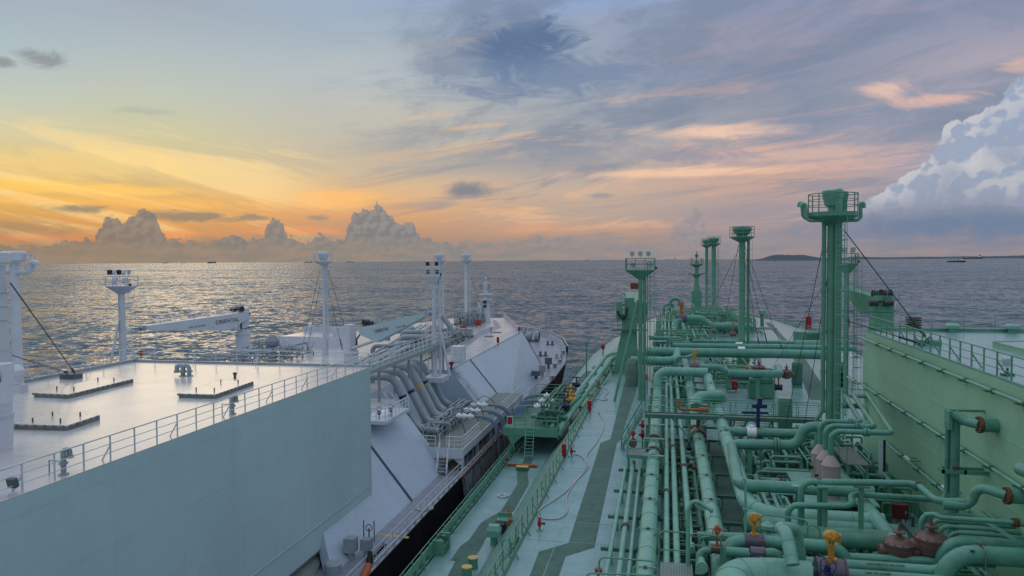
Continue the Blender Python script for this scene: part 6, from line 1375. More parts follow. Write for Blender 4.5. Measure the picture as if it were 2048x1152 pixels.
# lower platforms and rails, bottom centre
zp = 23.3; c = W(1350,1140,z=zp)
t = thing('access_platform','ribbed grey access platform at the bottom centre between the long pipes','platform',(c.x,c.y,TD)); x_,y_ = c.x,c.y
MB().bb(x_-.6,x_+.7,y_-2,y_+.75,zp-.05,zp).build('grating','grate',t); b = MB()
for k in range(12): b.bb(x_-.55+k*.11,x_-.53+k*.11,y_-2,y_+.72,zp,zp+.02)
b.build('grating_bars','green_lit',t)
for sx in (-.55,.65): MB().bb(x_+sx-.04,x_+sx+.04,y_+.6,y_+.7,TD,zp).build('leg','green',t)
def hoop_rail(label, pts, mat='green'):
    t = thing('railing',label,'railing',pts[0],GGR); MB().tube(bend(pts,.25),.038,8).build('rail_bar',mat,t); return t
def fr(px0,py0,px1,py1,Y,label,drop=1.1,mid=True):
    a, c = W(px0,py0,y=Y), W(px1,py1,y=Y); t = hoop_rail(label,[a-V(0,0,drop),a,c,c-V(0,0,drop)],'green')
    if mid: MB().tube([a-V(0,0,drop*.5),c-V(0,0,drop*.5)],.025,6).build('mid_bar','green',t)
    return t
fr(1318,1062,1378,1065,32.3,'green railing frame right of the access platform, behind the davit',1.6)
fr(1198,1114,1316,1123,30.2,'green railing frame over the left thin pipes, upper one',.9,False)
fr(1172,1146,1318,1151,29.,'green railing frame at the very bottom edge, over the left thin pipes',.8,False)
fr(1378,1066,1442,1073,32.8,'green railing with rounded corners around the orange handwheel valve',1.0)
fr(1520,1028,1615,1040,33.8,'green railing with rounded corner right of the yellow actuator',1.3)
fr(1398,1075,1460,1070,33.6,'lower green railing behind the orange handwheel valve',.6,False)
fr(1615,1046,1640,1056,33.6,'small green ladder hoops right of the yellow actuator railing',1.2)
q = W(1197,1146,z=TD+.9); t = thing('fire_hydrant','red hydrant top peeking over the bottom edge of the picture','hydrant',(q.x,q.y,TD),'red hydrants on the green deck'); MB().cyl((q.x,q.y,TD),q,.07).build('pipe','red',t); MB().lathe(q,[(.08,0),(.17,.05),(.17,.2),(0,.24)],12).build('valve','red',t)

# --- tallest mast
Ym = 51.; m = lambda px,py,y=Ym: W(px,py,y=y)
bx = m(1659,860); t = thing('vent_mast','tallest green vent mast with caged ladder and round platform, right of centre','mast',(bx.x,Ym,TD))
zt = m(1660,428).z
MB().tube([(bx.x,Ym,TD),(bx.x,Ym,24.4),(bx.x,Ym,25.4),(bx.x,Ym,zt)],[.36,.36,.245,.235],24).build('mast_tube','green',t)
x2 = m(1674,600).x; MB().tube([(x2,Ym-.1,TD),(x2,Ym-.1,zt+.9)],.255,24).build('front_tube','green',t)
x3 = m(1647,600).x; MB().tube(bend([(x3-.35,Ym,TD),(x3-.35,Ym,25.6),(x3,Ym,26.2),(x3,Ym,zt-.3)],.3),.14,14).build('side_tube','green',t)
b = MB()
for py_ in (480,560,640,720,800): b.cyl(m(1674,py_),m(1674,py_)+V(0,0,.05),.275,n=24).cyl(V(bx.x,Ym,m(1659,py_+17).z),V(bx.x,Ym,m(1659,py_+17).z+.05),.26,n=20).cyl(V(x3,Ym,m(1647,py_+25).z),V(x3,Ym,m(1647,py_+25).z+.16),.17,n=14)
b.build('bands','green',t)
pc = V((m(1600,430).x+m(1726,430).x)/2+.1,Ym,zt); pr_ = (m(1722,430).x-m(1619,430).x)/2
MB().lathe(pc-V(0,0,.75),[(.35,0),(.45,.1),(pr_*.97,.55),(pr_,.6),(pr_,.85),(0,.86)],8,smooth=False).build('platform','green',t)
ring_rail(t, pc+V(0,0,.1), pr_*.96, 1.15, 'green', 8, .032)
vent = m(1667,412); MB().lathe(V(vent.x,Ym+.2,zt+.1),[(.3,0),(.3,.35),(.48,.42),(.5,.5),(.66,1.15),(.68,1.35),(.6,1.42),(0,1.44)],24).build('vent_head','green_lit',t)
v2 = m(1690,400); MB().lathe(V(v2.x-.1,Ym+.6,zt+.1),[(.25,0),(.3,.3),(.45,1.2),(.4,1.35),(0,1.36)],18).build('rear_vent_head','green',t)
MB().lathe(V(x2,Ym-.25,zt+.1),[(.2,0),(.2,.9),(.24,.95),(.24,1.3),(.2,1.45),(0,1.5)],18).build('front_vent_head','green_lit',t)
for k,pp in enumerate(([(1645,441),(1613,441),(1611,408),(1603,408),(1603,414)],[(1645,437),(1606,437),(1604,406),(1598,406),(1598,414)],[(1688,441),(1722,440),(1721,406),(1728,406),(1728,416)])):
    MB().tube(bend([m(*p_,Ym-.35+.35*k) for p_ in pp],.32),.115,12).build('gooseneck','green_lit',t)
lx = W(1679,700,y=Ym-.62).x
ladder('', V(lx,Ym-.62,24.6), V(lx,Ym-.62,zt-.1), (1,0,0), .5,'green_lit', V(.25,-.6,0), rung=.32, parent=t, r=.028)
for a_,e_,r_ in (((1688,460),V(*W(1861,687,z=GT+.2)),.035),((1644,500),W(1560,905,z=22.5),.022),((1644,575),W(1530,760,z=23.),.018),((1654,560),W(1600,905,z=22.5),.022),((1689,640),W(1850,690,z=GT+.2),.028)):
    guy(t, m(*a_), e_, r=r_)
q = W(1856,690,z=GT); t = thing('guy_anchor','green anchor block on the raised deck where the mast guy wires end','anchor',q); MB().box(q+V(0,0,.16),(1.3,.7,.3)).build('block','green',t); MB().torus(q+V(.1,0,.38),(0,1,0),.12,.03,10,5).build('eye','wire',t)
# other green masts
vent_mast('green guyed vent mast standing just behind the thick cross pipes', (W(1483,700,y=100).x,100,TD), zat(448,100,1483), .42, 1.55,'green',guys=[(W(1477,490,y=100),W(1450,640,y=130)),(W(1489,490,y=100),W(1570,715,y=95)),(W(1489,500,y=100),W(1535,690,y=98)),(W(1477,500,y=100),W(1400,660,y=115)),(W(1489,520,y=100),W(1520,700,y=97))],group='green vent masts',lad=(1,0,0),head=1.15,rails=1.6)
vent_mast('thicker of the two farthest green vent masts, right one', (W(1427,640,y=180).x,180,TD), zat(470,180,1427), .58, 1.6,'green',group='green vent masts',extra=False,head=1.2,rails=1.9,guys=[(W(1432,520,y=180),W(1470,640,y=175))])
vent_mast('thinner of the two farthest green vent masts, left one', (W(1413,640,y=190).x,190,TD), zat(474,190,1413), .42, 1.35,'green',group='green vent masts',extra=False,head=1.0,rails=1.9)
q = V(W(1393,618,y=215).x,215,TD); t = thing('foremast','green foremast with two lamp platforms at the bow of the green ship','mast',q); z_ = lambda py: zat(py,215,1393)
MB().box((q.x,215,(TD+z_(582))/2),(2.7,2.,z_(582)-TD)).build('mast_house','green',t); MB().tube([V(q.x,215,z_(582)),V(q.x,215,z_(562)),V(q.x,215,z_(522))],[1.05,.6,.5],12).build('mast_tube','green',t)
for py_,w_ in ((550,1.5),(530,1.9)): MB().lathe(V(q.x,215,z_(py_)-.6),[(.6,0),(w_,.7),(w_,1.),(0,1.01)],10,smooth=False).build('platform','green',t)
ring_rail(t, V(q.x,215,z_(527)), 1.8, 1.5,'green',8,.06)
MB().tube([V(q.x,215,z_(528)),V(q.x,215,z_(503))],.12,8).lathe(V(q.x,215,z_(514)),[(.4,0),(.5,.5),(.2,.9),(0,1.)],10).build('top_light','green_dark',t)
for s in (-1,1): MB().cyl(V(q.x+s*1.6,214.6,z_(546)),V(q.x+s*2.2,214.6,z_(546)),.4,n=8).build('navigation_lamp','grey',t)
# floodlight masts
X = W(1281,800,z=TD); Y = X.y
flood_mast('green floodlight mast with three pale lamps rising from the painted walkway', (X.x,Y,TD), zat(541,Y,1280), .21, 3.0,'green',
   [(-.55,1.75,2.8,.2,.42,'lens'),(.0,1.75,3.1,.2,.42,'lens'),(.55,1.75,3.3,.2,.42,'lens'),(-.5,.6,3.1,.2,.4,'lens'),(.7,.6,3.1,.2,.4,'lens')],
   braces=[(W(1276,600,y=Y),W(1229,802,z=TD)),(W(1253,700,y=Y+.1),W(1224,808,z=TD)) if False else (W(1277,700,y=Y+1.5),W(1281,790,y=Y+2.5))], lad=(1,.1,0), col2=(.42,.1,0), box_h=1.15)
X = W(1691,800,y=80); t = flood_mast('green floodlight mast half hidden behind the tallest mast', (X.x,80,TD), zat(528,80,1691), .22, 1.9,'green',[(-.3,1.4,3.0,.2,.5,'lens'),(.5,1.4,2.8,.2,.5,'lens'),(.3,.5,2.8,.2,.5,'lens')],lad=(1,0,0),box_h=.95)
# silencers
GS = 'conical grey pink silencers'; tops = []
t0 = thing('silencer_platform','grated green platform with posts carrying the three conical silencers','platform',(11,45,TD))
c = W(1650,960,y=44.5); MB().bb(c.x-1.6,c.x+2.2,41.8,47.8,22.9,23.0).build('floor','green_lit',t0)
for sx in (-1.5,2.1): 
    for yy in (42,47.5): MB().bb(c.x+sx-.08,c.x+sx+.08,yy-.08,yy+.08,TD,22.9).build('leg','green',t0)
for k,(px_,py_,Ys,l_) in enumerate(((1662,908,42.8,'nearest of the three conical silencers'),(1651,897,44.6,'middle of the three conical silencers'),(1640,886,46.4,'farthest of the three conical silencers'))):
    c = W(px_,py_,y=Ys); r_ = .48; zb_ = c.z-.62; base_ = V(c.x,Ys,23.0)
    t = thing('silencer', l_, 'silencer', base_, GS)
    MB().lathe(base_,[(r_*1.03,0),(r_*1.03,.06),(r_,.08),(r_,zb_-23.0)],24).build('can','silencer',t)
    MB().lathe(base_,[(r_*1.04,zb_-23.02),(r_*1.04,zb_-22.96),(r_*.26,c.z-23.03),(r_*.26,c.z-22.95)],24).build('cone','silencer',t)
    MB().cyl(base_+V(-r_*.95,-.2,.75),base_+V(-r_*1.15,-.25,.75),.09).build('port','black',t)
    ye = (862,851,842)[k]; xe_ = (1786,1750,1722)[k]; tp_ = W(px_,ye,y=Ys); e1 = W(xe_,ye+5,y=Ys); e1.z = tp_.z
    f_ = V(W((1733,1706,1690)[k],(826,822,815)[k],y=54.5))  if False else W((1733,1706,1690)[k],(826,822,815)[k],y=54.5)
    pipe('green pipe leaving the %s silencer upward and bending over to the right'%(('nearest','middle','farthest')[k]), [c-V(0,0,.1),tp_,e1,V(f_.x,54.5,tp_.z+.1)], .145,'green_pipe',br=.5,group='pipes arching over from the silencers',flanges=(2.9,))
pipe('green pipe elbow right of the caged ladder high above the silencers', [m(1684,812,53),m(1728,812,53),m(1735,835,51)], .17,'green_pipe',br=.5)
b = MB(); c = W(1700,915,y=46); t = thing('side_platform','grated platform with railing between the silencers and the green wall','platform',(c.x,46,TD)); MB().bb(c.x-.5,c.x+.7,44.5,48.5,c.z-.05,c.z).build('grating','grate',t)
for z_ in (.55,1.1): b.tube([(c.x-.5,44.5,c.z+z_),(c.x-.5,48.5,c.z+z_),(c.x+.7,48.5,c.z+z_)],.03,6)
for p in ((c.x-.5,44.5),(c.x-.5,46.5),(c.x-.5,48.5),(c.x+.7,48.5)): b.tube([(*p,c.z),(*p,c.z+1.1)],.03,6)
b.build('guard_rail','green',t)
for p in ((c.x-.4,44.7),(c.x+.6,44.7),(c.x+.6,48.3),(c.x-.4,48.3)): MB().bb(p[0]-.06,p[0]+.06,p[1]-.06,p[1]+.06,TD,c.z-.05).build('leg','green',t)
q = W(1760,925,y=47.5); t = thing('notice_board','tall narrow white notice panel with red foot standing by the green wall','sign',(q.x,47.5,TD)); MB().bb(q.x-.08,q.x+.14,47.4,47.5,q.z-1.4,q.z+1.3).build('panel','white_clean',t); MB().bb(q.x+.15,q.x+.28,47.4,47.5,q.z-1.4,q.z+1.35).build('frame','black',t); MB().bb(q.x-.08,q.x+.14,47.38,47.4,q.z-1.4,q.z-.9).build('red_foot','red',t)

# --- cranes of the green ship
X = W(1262,745,z=TD); Y = X.y
t = crane('green deck crane left of the floodlight mast, jib pointing forward', (X.x-.2,Y,TD), 1.0, zat(628,Y,1262), [W(1264,606,y=Y)+V(.6,2,0),W(1266,584,y=Y+28)], 3.4, .9, 2.6,'green',group='green deck cranes',walk=False,rams=False,tophouse=False)
b = MB(); z0 = TD; z1 = zat(657,Y,1262); xx = X.x-.2
b.add([V(xx-2.1,Y-1.4,z0),V(xx+1.1,Y-1.4,z0),V(xx+1.1,Y+1.4,z0),V(xx-2.1,Y+1.4,z0),V(xx-.9,Y-1.,z1),V(xx+.9,Y-1.,z1),V(xx+.9,Y+1.,z1),V(xx-.9,Y+1.,z1)],[(0,1,5,4),(1,2,6,5),(2,3,7,6),(3,0,4,7),(4,5,6,7)]); b.build('trestle','green',t)
MB().bb(xx-2.0,xx+2.4,Y-1.9,Y-1.2,z1-.1,z1+.05).build('walk_plate','green_dark',t); b = MB()
for z_ in (.55,1.1): b.tube([(xx-2,Y-1.2,z1+z_),(xx-2,Y-1.9,z1+z_),(xx-.8,Y-1.9,z1+z_)],.04,6)
for p in ((xx-2,Y-1.9),(xx-1.4,Y-1.9),(xx-.8,Y-1.9)): b.tube([(*p,z1),(*p,z1+1.1)],.04,6)
b.build('guard_rail','green',t)
za, zb_ = zat(640,Y,1240), zat(602,Y,1240); MB().bb(xx-1.6,xx-.85,Y-1.2,Y-.5,za,zb_).build('cable_box','green',t)
MB().tube(bend([V(xx-1.5,Y-1.3,zb_-1.2),V(xx-1.0,Y-1.4,zb_-2.1),V(xx-.4,Y-1.4,zb_-2.0),V(xx-.2,Y-1.3,zb_-.8)],.5),.13,8).build('hydraulic_hose','black',t)
b = MB(); e = W(1271,572,y=Y+2); b.box(e,(1.3,.6,.8)); b.build('jib_cap','rust',t)
Y = 78; X = W(1763,690,y=Y)
t = crane('green deck crane at right with stubby jib folded to the left', (X.x,Y,TD), 1.05, zat(612,Y,1763), [W(1778,600,y=Y),W(1699,576,y=Y+5)], 2.1, .35, 1.3,'green',group='green deck cranes',walk=True,tophouse=True,rams=False,mf=.5)
cc = W(1762,606,y=Y-1.2); b = MB()
for s in (-.5,.5): b.cyl(cc+V(s*1.3-.4,0,.0),cc+V(s*1.3+.4,0,.0),.32,n=16)
b.build('cable_drum','glass',t)
q = W(1795,672,y=66); t = thing('cable_reel','black and green reel standing behind the corner of the raised deck','reel',(q.x,62.,TD)); MB().bb(q.x-.5,q.x+.5,61.7,62.3,TD,30.4).build('stand','green',t); b = MB()
for k in range(6): b.bb(q.x-.45,q.x+.45,61.6,62.4,30.45+k*.18,30.55+k*.18)
b.build('louvres','black',t)
# green box frames far right on the deck
q = W(1610,690,z=TD); t = thing('deck_box','green open frame box far back on the deck, left of the tallest mast','box',q); MB().bb(q.x-1.7,q.x+2.5,q.y,q.y+1.5,TD,TD+2.2).build('box','green',t); MB().bb(q.x+.2,q.x+2.2,q.y-.05,q.y,TD+.3,TD+1.9).build('door','green_dark',t)
pipe('fat green pipe with flared end left of the tallest mast, behind the guy wires', [W(1590,690,y=100),W(1638,690,y=100)],.62,'green',rings=1.6)
for k,(px_,py_,l_) in enumerate(((1524,652,'slim vent post standing on the pink reflecting foredeck'),(1534,657,'flat round lid on the foredeck right of the slim vent post'))):
    q = W(px_,py_,z=TD); b = MB(); (b.lathe(q,[(.4,0),(.4,2.4),(.9,2.6),(.7,3.4),(0,3.5)],10) if k == 0 else b.lathe(q,[(2.,0),(2.,.12),(0,.2)],14)); tag(b.build(('vent_post','manhole_cover')[k],'green_dark' if k else 'green',org=q),l_,'vent')
q = W(1580,650,z=TD); t = thing('life_ring','red ring on the far right deck railing of the green ship','lifebuoy',(28.1,160,TD+.5)); MB().box((28.1,160,TD+1.6),(1.1,.2,2.6)).build('holder','red',t)
# green left crane side manifold
PG = 19.65
t = thing('manifold_platform','green cargo manifold platform overhanging the left side of the green ship','platform',(-13,71,GM))
MB().bb(-15.5,-10.2,71,90,PG-.1,PG).build('deck_plating','green_dark',t)
b = MB(); b.bb(-15.6,-10.2,70.9,71,PG-.75,PG+.05).bb(-15.6,-15.5,71,90,PG-.6,PG+.05); b.build('edge_beam','green',t)
b = MB(); b.slab([V(-15.3,70.95,PG-.7),V(-13.6,70.95,PG-.7),V(-14.5,70.95,PG-1.5),V(-14.8,70.95,PG-1.5)],V(0,-.1,0)); b.bb(-14.75,-14.5,71,71.2,GM,PG-1.4); 
for yy in (76,82,88): b.bb(-14.75,-14.5,yy,yy+.2,GM,PG-.2)
b.build('supports','green',t)
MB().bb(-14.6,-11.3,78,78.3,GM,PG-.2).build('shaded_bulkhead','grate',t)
railing('green railing on the near edge of the green manifold platform', [(-15.5,71,PG),(-13.4,71,PG)],1.15,.9,3,'green',.035,GGR)
railing('green railing on the near edge of the green manifold platform, right of its ladder', [(-12.4,71,PG),(-10.3,71,PG),(-10.3,76,PG)],1.15,1.0,3,'green',.035,GGR)
railing('green railing at the far end of the green manifold platform', [(-15.5,84.6,PG),(-15.5,90,PG),(-11,90,PG)],1.15,1.2,3,'green',.035,GGR)
ladder('steep green ladder from the left side deck up to the green manifold platform', (-12.9,69.8,GM), (-12.9,70.7,PG+.1), (1,0,0), .8,'green_lit', None, .3, r=.045)
MB_ = MB().bb(-14.4,-11.6,66.9,67.2,GM+.05,GM+.25); tag(MB_.build('painted_barrier','orange',org=(-13,67,GM)),'low orange brown bar across the side deck before the green ladder foot','barrier')
t = thing('deck_stool','yellow trimmed dark step at the foot of the green ladder','step',(-12.7,66,GM)); MB().bb(-13.3,-12.2,65.7,66.3,GM,GM+.3).build('box','green_dark',t); MB().bb(-13.3,-12.2,65.68,66.3,GM+.3,GM+.36).build('tread','yellow_deck',t)
for k,(x_,y_,z_,l_) in enumerate(((-14.9,71.0,PG+.35,'red panel with white edge on the green manifold platform railing'),)):
    t = thing('notice_board',l_,'panel',(x_,y_-.1,z_)); MB().bb(x_-.3,x_+.3,y_-.14,y_-.06,z_,z_+.8).build('frame','white',t); MB().bb(x_-.24,x_+.24,y_-.17,y_-.14,z_+.06,z_+.74).build('panel','red',t)
mk = dict(group='green manifold valves')
for (px_,py_,Yv_,m_,l_) in ((1129,812,76,'blue','dark blue hand valve on the green manifold, nearest'),(1136,799,79,'blue','dark blue hand valve on the green manifold, second'),(1147,782,84,'blue','dark blue hand valve on the green manifold, third'),(1153,770,88,'blue','dark blue hand valve on the green manifold, farthest'),(1141,790,81,'yellow','yellow hand valve on the green manifold, upper one'),(1142,799,78,'yellow','yellow hand valve on the green manifold, lower one')):
    c = W(px_,py_,y=Yv_); t = thing('manifold_valve',l_,'valve',c,'green manifold valves'); MB().sphere(c,.34,12).cyl(c-V(.5,0,0),c+V(.5,0,0),.26).build('valve_body',m_,t); MB().cyl(c,c+V(0,0,.9),.08,n=8).build('stem',m_,t); MB().box(c+V(0,0,.9),(.9,.12,.12)).box(c+V(0,0,.9),(.12,.9,.12)).build('cross_handle',m_,t)
for k,Yh in enumerate(HY):
    pipe('short pipe from the green manifold coupling inboard, '+ORD[k], [(-11.9,Yh,20.75),(-9.9,Yh,20.75),(-8.6,Yh+.3,22.0)], .2,'green_pipe',group='short manifold pipes of the green ship',br=.5)
pipe('green pipe across the near part of the green manifold platform', [(-13.2,73.3,PG+.75),(-9.6,73.3,PG+.75)], .24,'green_pipe')
clutter('green tangle of small pipes and valves on the green manifold platform', -12.6,-10.4,72.5,88,PG,100,'green_dark',1.6,51,mats=['green_dark','green','blue','green','green_dark'])
a, c = W(1122,852,y=72.5), W(1226,715,y=100)
pipe('thick green pipe running along the trunk edge from the manifold to the cross pipes', [a+V(-.2,-.6,-.9),a,c,c+V(1.2,1.5,0),c+V(6,1.5,0)], .34,'green_lit',br=1.6,group='pipes along the trunk edge',rings=4,seam='green')
pipe('thinner green pipe beside the thick one along the trunk edge, outboard', [a+V(-.9,-.6,-.9),a+V(-.85,0,.1),c+V(-.9,0,.15),c+V(-.3,3,.15),c+V(6,3,.15)], .24,'green_lit',br=1.4,group='pipes along the trunk edge',rings=4,seam='green')
pipe('thin green rail pipe below the thick one along the trunk edge', [a+V(.8,0,-.3),c+V(.3,-8,-1.)], .12,'green_lit',group='pipes along the trunk edge')
for k in range(6):
    p = a.lerp(c,.12+.16*k); t = thing('pipe_stand','green stand holding the two pipes along the trunk edge, '+ORD[k],'support',(p.x,p.y,TD),'stands of the trunk edge pipes'); MB().bb(p.x-1.2,p.x+.55,p.y-.08,p.y+.08,p.z-.6,p.z-.42).build('cross_beam','green',t)
    for s in (-.9,.3): MB().bb(p.x+s-.07,p.x+s+.07,p.y-.07,p.y+.07,min(p.z-.7,max(17.1,TD-(-7.5-p.x-s)*1.2)) if p.x+s < -7.5 else min(TD,p.z-.7),p.z-.6).build('leg','green',t)

# --- loose gear on the walkway and side deck
def redcab(label, px, py, w, h, z=TD):
    q = W(px,py,z=z); t = thing('fire_hose_box', label, 'box', q, 'red hose boxes along the green trunk railing'); MB().box(q+V(0,0,h/2+.15),(w,w*.8,h)).build('cabinet','red',t); MB().box(q+V(0,0,.08),(w*.6,w*.5,.16)).build('foot','green_dark',t); MB().box(q+V(0,-w*.42,h/2+.15),(w*.8,.03,h*.85)).build('door','red',t)
redcab('tall dark red hose box on the trunk railing, middle one', 1179,824,.38,.95)
redcab('red hose box on the trunk railing nearest to the camera', 1128,915,.34,.85)
redcab('small red hose box on the trunk railing, farthest one', 1196,776,.38,.75)
for k,(px_,py_,l_) in enumerate(((1143,913,'red hydrant where the looping pale hose is connected'),(1079,1061,'red hydrant standing alone on the light green walkway, nearest'))):
    q = W(px_,py_,z=TD); t = thing('fire_hydrant',l_,'hydrant',q,'red hydrants on the green deck'); MB().lathe(q,[(.18,0),(.18,.03),(.06,.05),(.06,.25)],14).build('foot','green',t); b = MB(); b.lathe(q+V(0,0,.22),[(.07,0),(.11,.08),(.11,.3),(.06,.36),(.06,.45),(.13,.47),(.13,.5),(0,.52)],14).cyl(q+V(0,0,.4),q+V(.24,0,.4),.06,n=8); b.build('valve','red',t); MB().cyl(q+V(.22,0,.4),q+V(.3,0,.4),.075,n=10).build('outlet_cap','black',t)
def hose(label, px, r, mat, z, group):
    pts = [W(x,y,z=z+r) for x,y in px]
    out = []
    for i in range(len(pts)-1):
        p0, p1, p2, p3 = pts[max(0,i-1)], pts[i], pts[i+1], pts[min(len(pts)-1,i+2)]
        for k in range(8):
            s = k/8; out.append(.5*((2*p1)+(p2-p0)*s+(2*p0-5*p1+4*p2-p3)*s*s+(3*p1-p0-3*p2+p3)*s*s*s))
    out.append(pts[-1]); t = thing('fire_hose',label,'hose',out[0],group); MB().tube(out,r,8).build('hose',mat,t); MB().tube([out[0],out[0]+(out[0]-out[1]).normalized()*.3],r*1.5,8).build('nozzle','black',t); return t
hose('long pale fire hose looping over the light green walkway', [(1199,828),(1206,840),(1207,856),(1196,880),(1184,896),(1173,910),(1173,920),(1177,931),(1168,945),(1150,962),(1130,984),(1103,1003),(1080,1018),(1076,1028),(1084,1036),(1105,1038),(1122,1035),(1134,1023),(1133,1010),(1133,995),(1138,983),(1150,965),(1165,944),(1171,932),(1170,920),(1160,911),(1147,908)], .045,'fire_hose',TD,'pale fire hoses')
hose('short pale fire hose looped on the walkway by the far red hose box', [(1204,770),(1210,777),(1217,781),(1212,790),(1208,794),(1215,798),(1209,800),(1196,798),(1195,795),(1205,784),(1204,778),(1200,772)], .05,'fire_hose',TD,'pale fire hoses')
q = W(1150,966,z=TD)
for k,(px_,py_,l_) in enumerate(((946,1122,'yellow topped green bollard, farther of the pair by the bottom edge'),(934,1141,'yellow topped green bollard, nearer of the pair by the bottom edge'))):
    q = W(px_,py_+14,z=GM); t = thing('bollard',l_,'bollard',q,'yellow topped bollards'); MB().lathe(q,[(.3,0),(.3,.62),(.32,.64)],20).build('post','green',t); MB().lathe(q+V(0,0,.62),[(.33,0),(.33,.06),(0,.08)],20).build('yellow_cap','yellow_deck',t)
q = W(988,1090,z=GM); t = thing('hooded_ventilator','green hooded box ventilator on a round stalk on the left side deck','ventilator',q); MB().lathe(q,[(.24,0),(.24,.5),(.32,.62)],16).build('stalk','green',t)
b = MB(); b.add([q+V(*v) for v in ((-.42,-.3,.6),(.42,-.3,.6),(.42,.3,.6),(-.42,.3,.6),(-.46,-.34,1.05),(.46,-.34,1.05),(.46,.34,1.05),(-.46,.34,1.05),(-.34,-.2,1.35),(.34,-.2,1.35),(.34,.26,1.35),(-.34,.26,1.35))],[(3,2,1,0),(0,1,5,4),(1,2,6,5),(2,3,7,6),(3,0,4,7),(4,5,9,8),(5,6,10,9),(6,7,11,10),(7,4,8,11),(8,9,10,11)]); b.build('hood','green_lit',t)
q = W(1002,1066,z=GM); t = thing('hydraulic_unit','dark box and pale tray machine with orange posts on the left side deck','machine',q)
MB().box(q+V(-.1,.0,.35),(.75,.8,.7)).build('dark_housing','black',t); MB().box(q+V(.1,.75,.5),(1.0,.75,.5)).build('tray','green_lit',t); MB().box(q+V(.1,1.0,.95),(1.0,.1,.3)).build('panel','green',t); b = MB()
for s in (.48,.58,.68): b.cyl(q+V(s,.35,.2),q+V(s,.35,1.9-.4*(s>.6)),.02,n=6)
b.box(q+V(.58,.35,.7),(.3,.12,.35)); b.build('orange_rods','orange',t)
q = W(1006,993,z=GM); t = thing('deck_fitting','small pale raised ring fitting lying on the left side deck','fitting',q); MB().torus(q+V(0,0,.1),(0,0,1),.4,.05,16,6).torus(q+V(.25,.1,.12),(0,0,1),.2,.04,12,6).build('ring','white',t)
q = W(908,1105,z=GM); t = thing('roller_chock','green roller chock frame set in the left deck railing','chock',(-14.6,q.y,GM)); y_ = q.y
MB().bb(-14.75,-14.0,y_-.8,y_-.65,GM,GM+1.0).build('side_plate','green',t); MB().bb(-14.75,-14.0,y_+.65,y_+.8,GM,GM+1.0).build('side_plate','green',t); MB().bb(-14.75,-14.0,y_-.65,y_+.65,GM,GM+.5).build('sill','green_dark',t)
MB().cyl((-14.35,y_-.35,GM+.5),(-14.35,y_-.35,GM+.95),.16,n=14).build('roller','green_dark',t); MB().cyl((-14.35,y_+.35,GM+.5),(-14.35,y_+.35,GM+.95),.16,n=14).build('roller','green_dark',t)
stairs('green stairway with looped handrails at the bottom edge, from the side deck to the walkway', (-9.9,36.9,GM),(-7.7,38.2,TD),.8,'green','green_dark',(0,1,0))
fr(1004,1078,1022,1079,38.6,'narrow green gate frame at the head of the bottom edge stairway',1.9)
fr(1022,1092,1040,1094,37.,'second narrow green gate frame beside the bottom edge stairway',1.9)
q = W(996,1140,z=GM); tag(MB().lathe(q,[(.16,0),(.05,.5),(0,.52)],10).build('traffic_cone','orange',org=q),'small orange cone beside the bottom edge stairway','cone')
q = W(1013,935,z=GM); t = thing('fire_hydrant','red hydrant by the oval pierced bulwark on the left side deck','hydrant',(-14.3,q.y,GM),'red hydrants on the green deck'); c = LOC[t.name]; MB().cyl(c,c+V(0,0,.6),.06).build('pipe','green',t); MB().lathe(c+V(0,0,.55),[(.07,0),(.14,.1),(.14,.35),(.06,.5),(0,.52)],12).build('valve','red',t)
q = W(1148,735,z=GM); t = thing('fire_hydrant','red hydrant far forward on the left side deck of the green ship','hydrant',W(1206,711,z=GM),'red hydrants on the green deck'); c = LOC[t.name]; MB().cyl(c,c+V(0,0,1.2),.12).build('pipe','green',t); MB().lathe(c+V(0,0,1.2),[(.2,0),(.4,.3),(.35,1.),(0,1.2)],12).build('valve','red',t)
q = W(1173,716,y=118); t = thing('lamp_post','green lamp post with box head on the far left railing of the green ship','lamp post',(q.x,118,GM)); MB().cyl((q.x,118,GM),(q.x,118,zat(690,118,1173)),.12).build('post','green',t); MB().box((q.x,118,zat(687,118,1173)),(.5,.5,.7)).build('lamp_head','green',t)
for k,(px_,py_,l_) in enumerate(((1190,744,'pale green mushroom vent on the far left side deck'),(1240,745,'small pale green box vent near the crane trestle'))):
    mushroom(l_, W(px_,py_,z=GM if k == 0 else TD), .55, 1.2,'green_lit',None,'green mushroom ventilators')
q = W(1263,770,z=TD); t = thing('dark_tank','dark bell shaped tank cover left of the floodlight mast foot','tank',q); MB().lathe(q,[(.75,0),(.75,1.6),(.6,2.6),(.35,3.1),(0,3.2)],18).build('tank_body','grating_green',t)

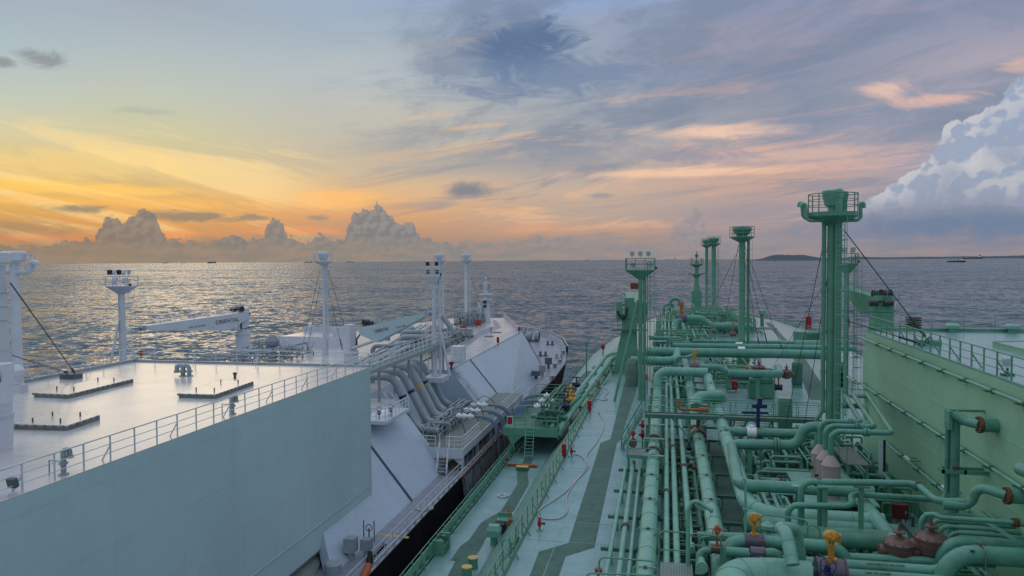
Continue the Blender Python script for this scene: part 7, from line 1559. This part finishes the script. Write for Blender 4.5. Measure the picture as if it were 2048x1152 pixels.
# ================================================================== SHIPS IN THE ROADSTEAD
def far_ship(label, px, py, wpx, kind, hullm, housem, houseleft=False, hk=1., group='distant ships on the horizon'):
    c = W(px,py,z=0); D = c.y; Lm = wpx/1500*D*1.02; dirx = _r0; f0 = Vector((-_r0.y,_r0.x,0))
    t = thing('distant_ship', label, 'ship', c, group); s = -1 if houseleft else 1; hh = Lm*.055*hk; bw = Lm*.075
    def pt(u, v, z): return c + dirx*(u*Lm) + f0*(v*bw) + V(0,0,z)
    b = MB(); prof = [(-.5,0),(-.44,-1),(.42,-1),(.5,-.3),(.5,.3),(.42,1),(-.44,1)]
    lo = [pt(u*.97*-s if False else u*-s*-1*(-1 if s > 0 else 1)*(-1) if False else u*(-s),v,-2) for u,v in prof]; hi_ = [pt(u*(-s)*1.0,v,hh*(1.35 if u < -.4 else 1)) for u,v in prof]; n = len(prof)
    b.add(lo+hi_, [(i,(i+1)%n,n+(i+1)%n,n+i) for i in range(n)]+[tuple(range(n,2*n))]); b.build('hull', hullm, t)
    # bow at u=+.. side: superstructure near the stern, at u = s*.36
    b = MB(); x0 = .36*s*-1*-1
    def bxx(u0,u1,z0,z1,mat,nme,vv=.8):
        bb_ = MB(); q = [pt(u0,-vv,z0),pt(u1,-vv,z0),pt(u1,vv,z0),pt(u0,vv,z0),pt(u0,-vv,z1),pt(u1,-vv,z1),pt(u1,vv,z1),pt(u0,vv,z1)]
        bb_.add(q,[(3,2,1,0),(4,5,6,7),(0,1,5,4),(1,2,6,5),(2,3,7,6),(3,0,4,7)]); return bb_.build(nme,mat,t)
    k0, k1 = sorted((s*.30,s*.42)); H_ = hh*(2.3 if kind != 'box' else 2.6)
    sp = bxx(k0,k1,hh,hh+H_*.62,housem,'superstructure'); bxx((k0+k1)/2-.02,(k0+k1)/2+.03,hh+H_*.62,hh+H_*.95,hullm,'funnel',.4)
    MB().cyl(pt(k0+.01,0,hh+H_*.6),pt(k0+.01,0,hh+H_*1.25),Lm*.006,n=6).build('mast',housem,t)
    if kind == 'box':
        for u in (-.30,-.16,-.02,.12): bxx(u*s-.06,u*s+.06,hh,hh+H_*.5,'grey','container_stack',.9)
    if kind == 'tank':
        bxx(*sorted((-.40*s,.26*s)),hh,hh*1.35,housem,'trunk',.5)
    if kind == 'derrick':
        for u in (-.3,-.1,.1): MB().cyl(pt(u*s,0,hh),pt(u*s,0,hh+H_*.7),Lm*.008,n=6).build('derrick_post',hullm,t)
    return t
far_ship('tiny grey ship on the left horizon, leftmost of the pair left of the boxy one',331,526.5,13,'derrick','grey_dark','grey')
far_ship('tiny low ship on the left horizon just left of the boxy one',366,526.3,10,'tank','grey_dark','grey')
far_ship('boxy container ship on the left horizon',423,526.5,20,'box','grey_dark','grey',hk=1.4)
far_ship('dark low ship on the horizon just left of the guyed white mast',617,525,18,'tank','hull_black','grey')
far_ship('dark ship with stern house on the horizon right of the guyed white mast',701,524.8,14,'derrick','hull_black','grey',houseleft=True)
far_ship('faint tiny ship on the horizon left of the four lamp mast',846,523.5,8,'tank','grey','grey')
far_ship('faint tiny ship on the horizon right of the farthest white mast',974,522.8,9,'tank','grey','grey')
far_ship('small dark craft on the horizon between the two big ships',1174,521.3,7,'derrick','hull_black','grey')
far_ship('long white gas carrier on the horizon right of the green floodlight mast',1338,520.6,30,'tank','white_clean','white_clean',hk=1.3)
far_ship('dark freighter with white house, nearest ship at anchor on the right',1913,524.2,33,'derrick','hull_black','white_clean',hk=1.1)
far_ship('red and white tanker at anchor on the right horizon',1946,517.6,34,'tank','rust','white_clean',hk=1.2)
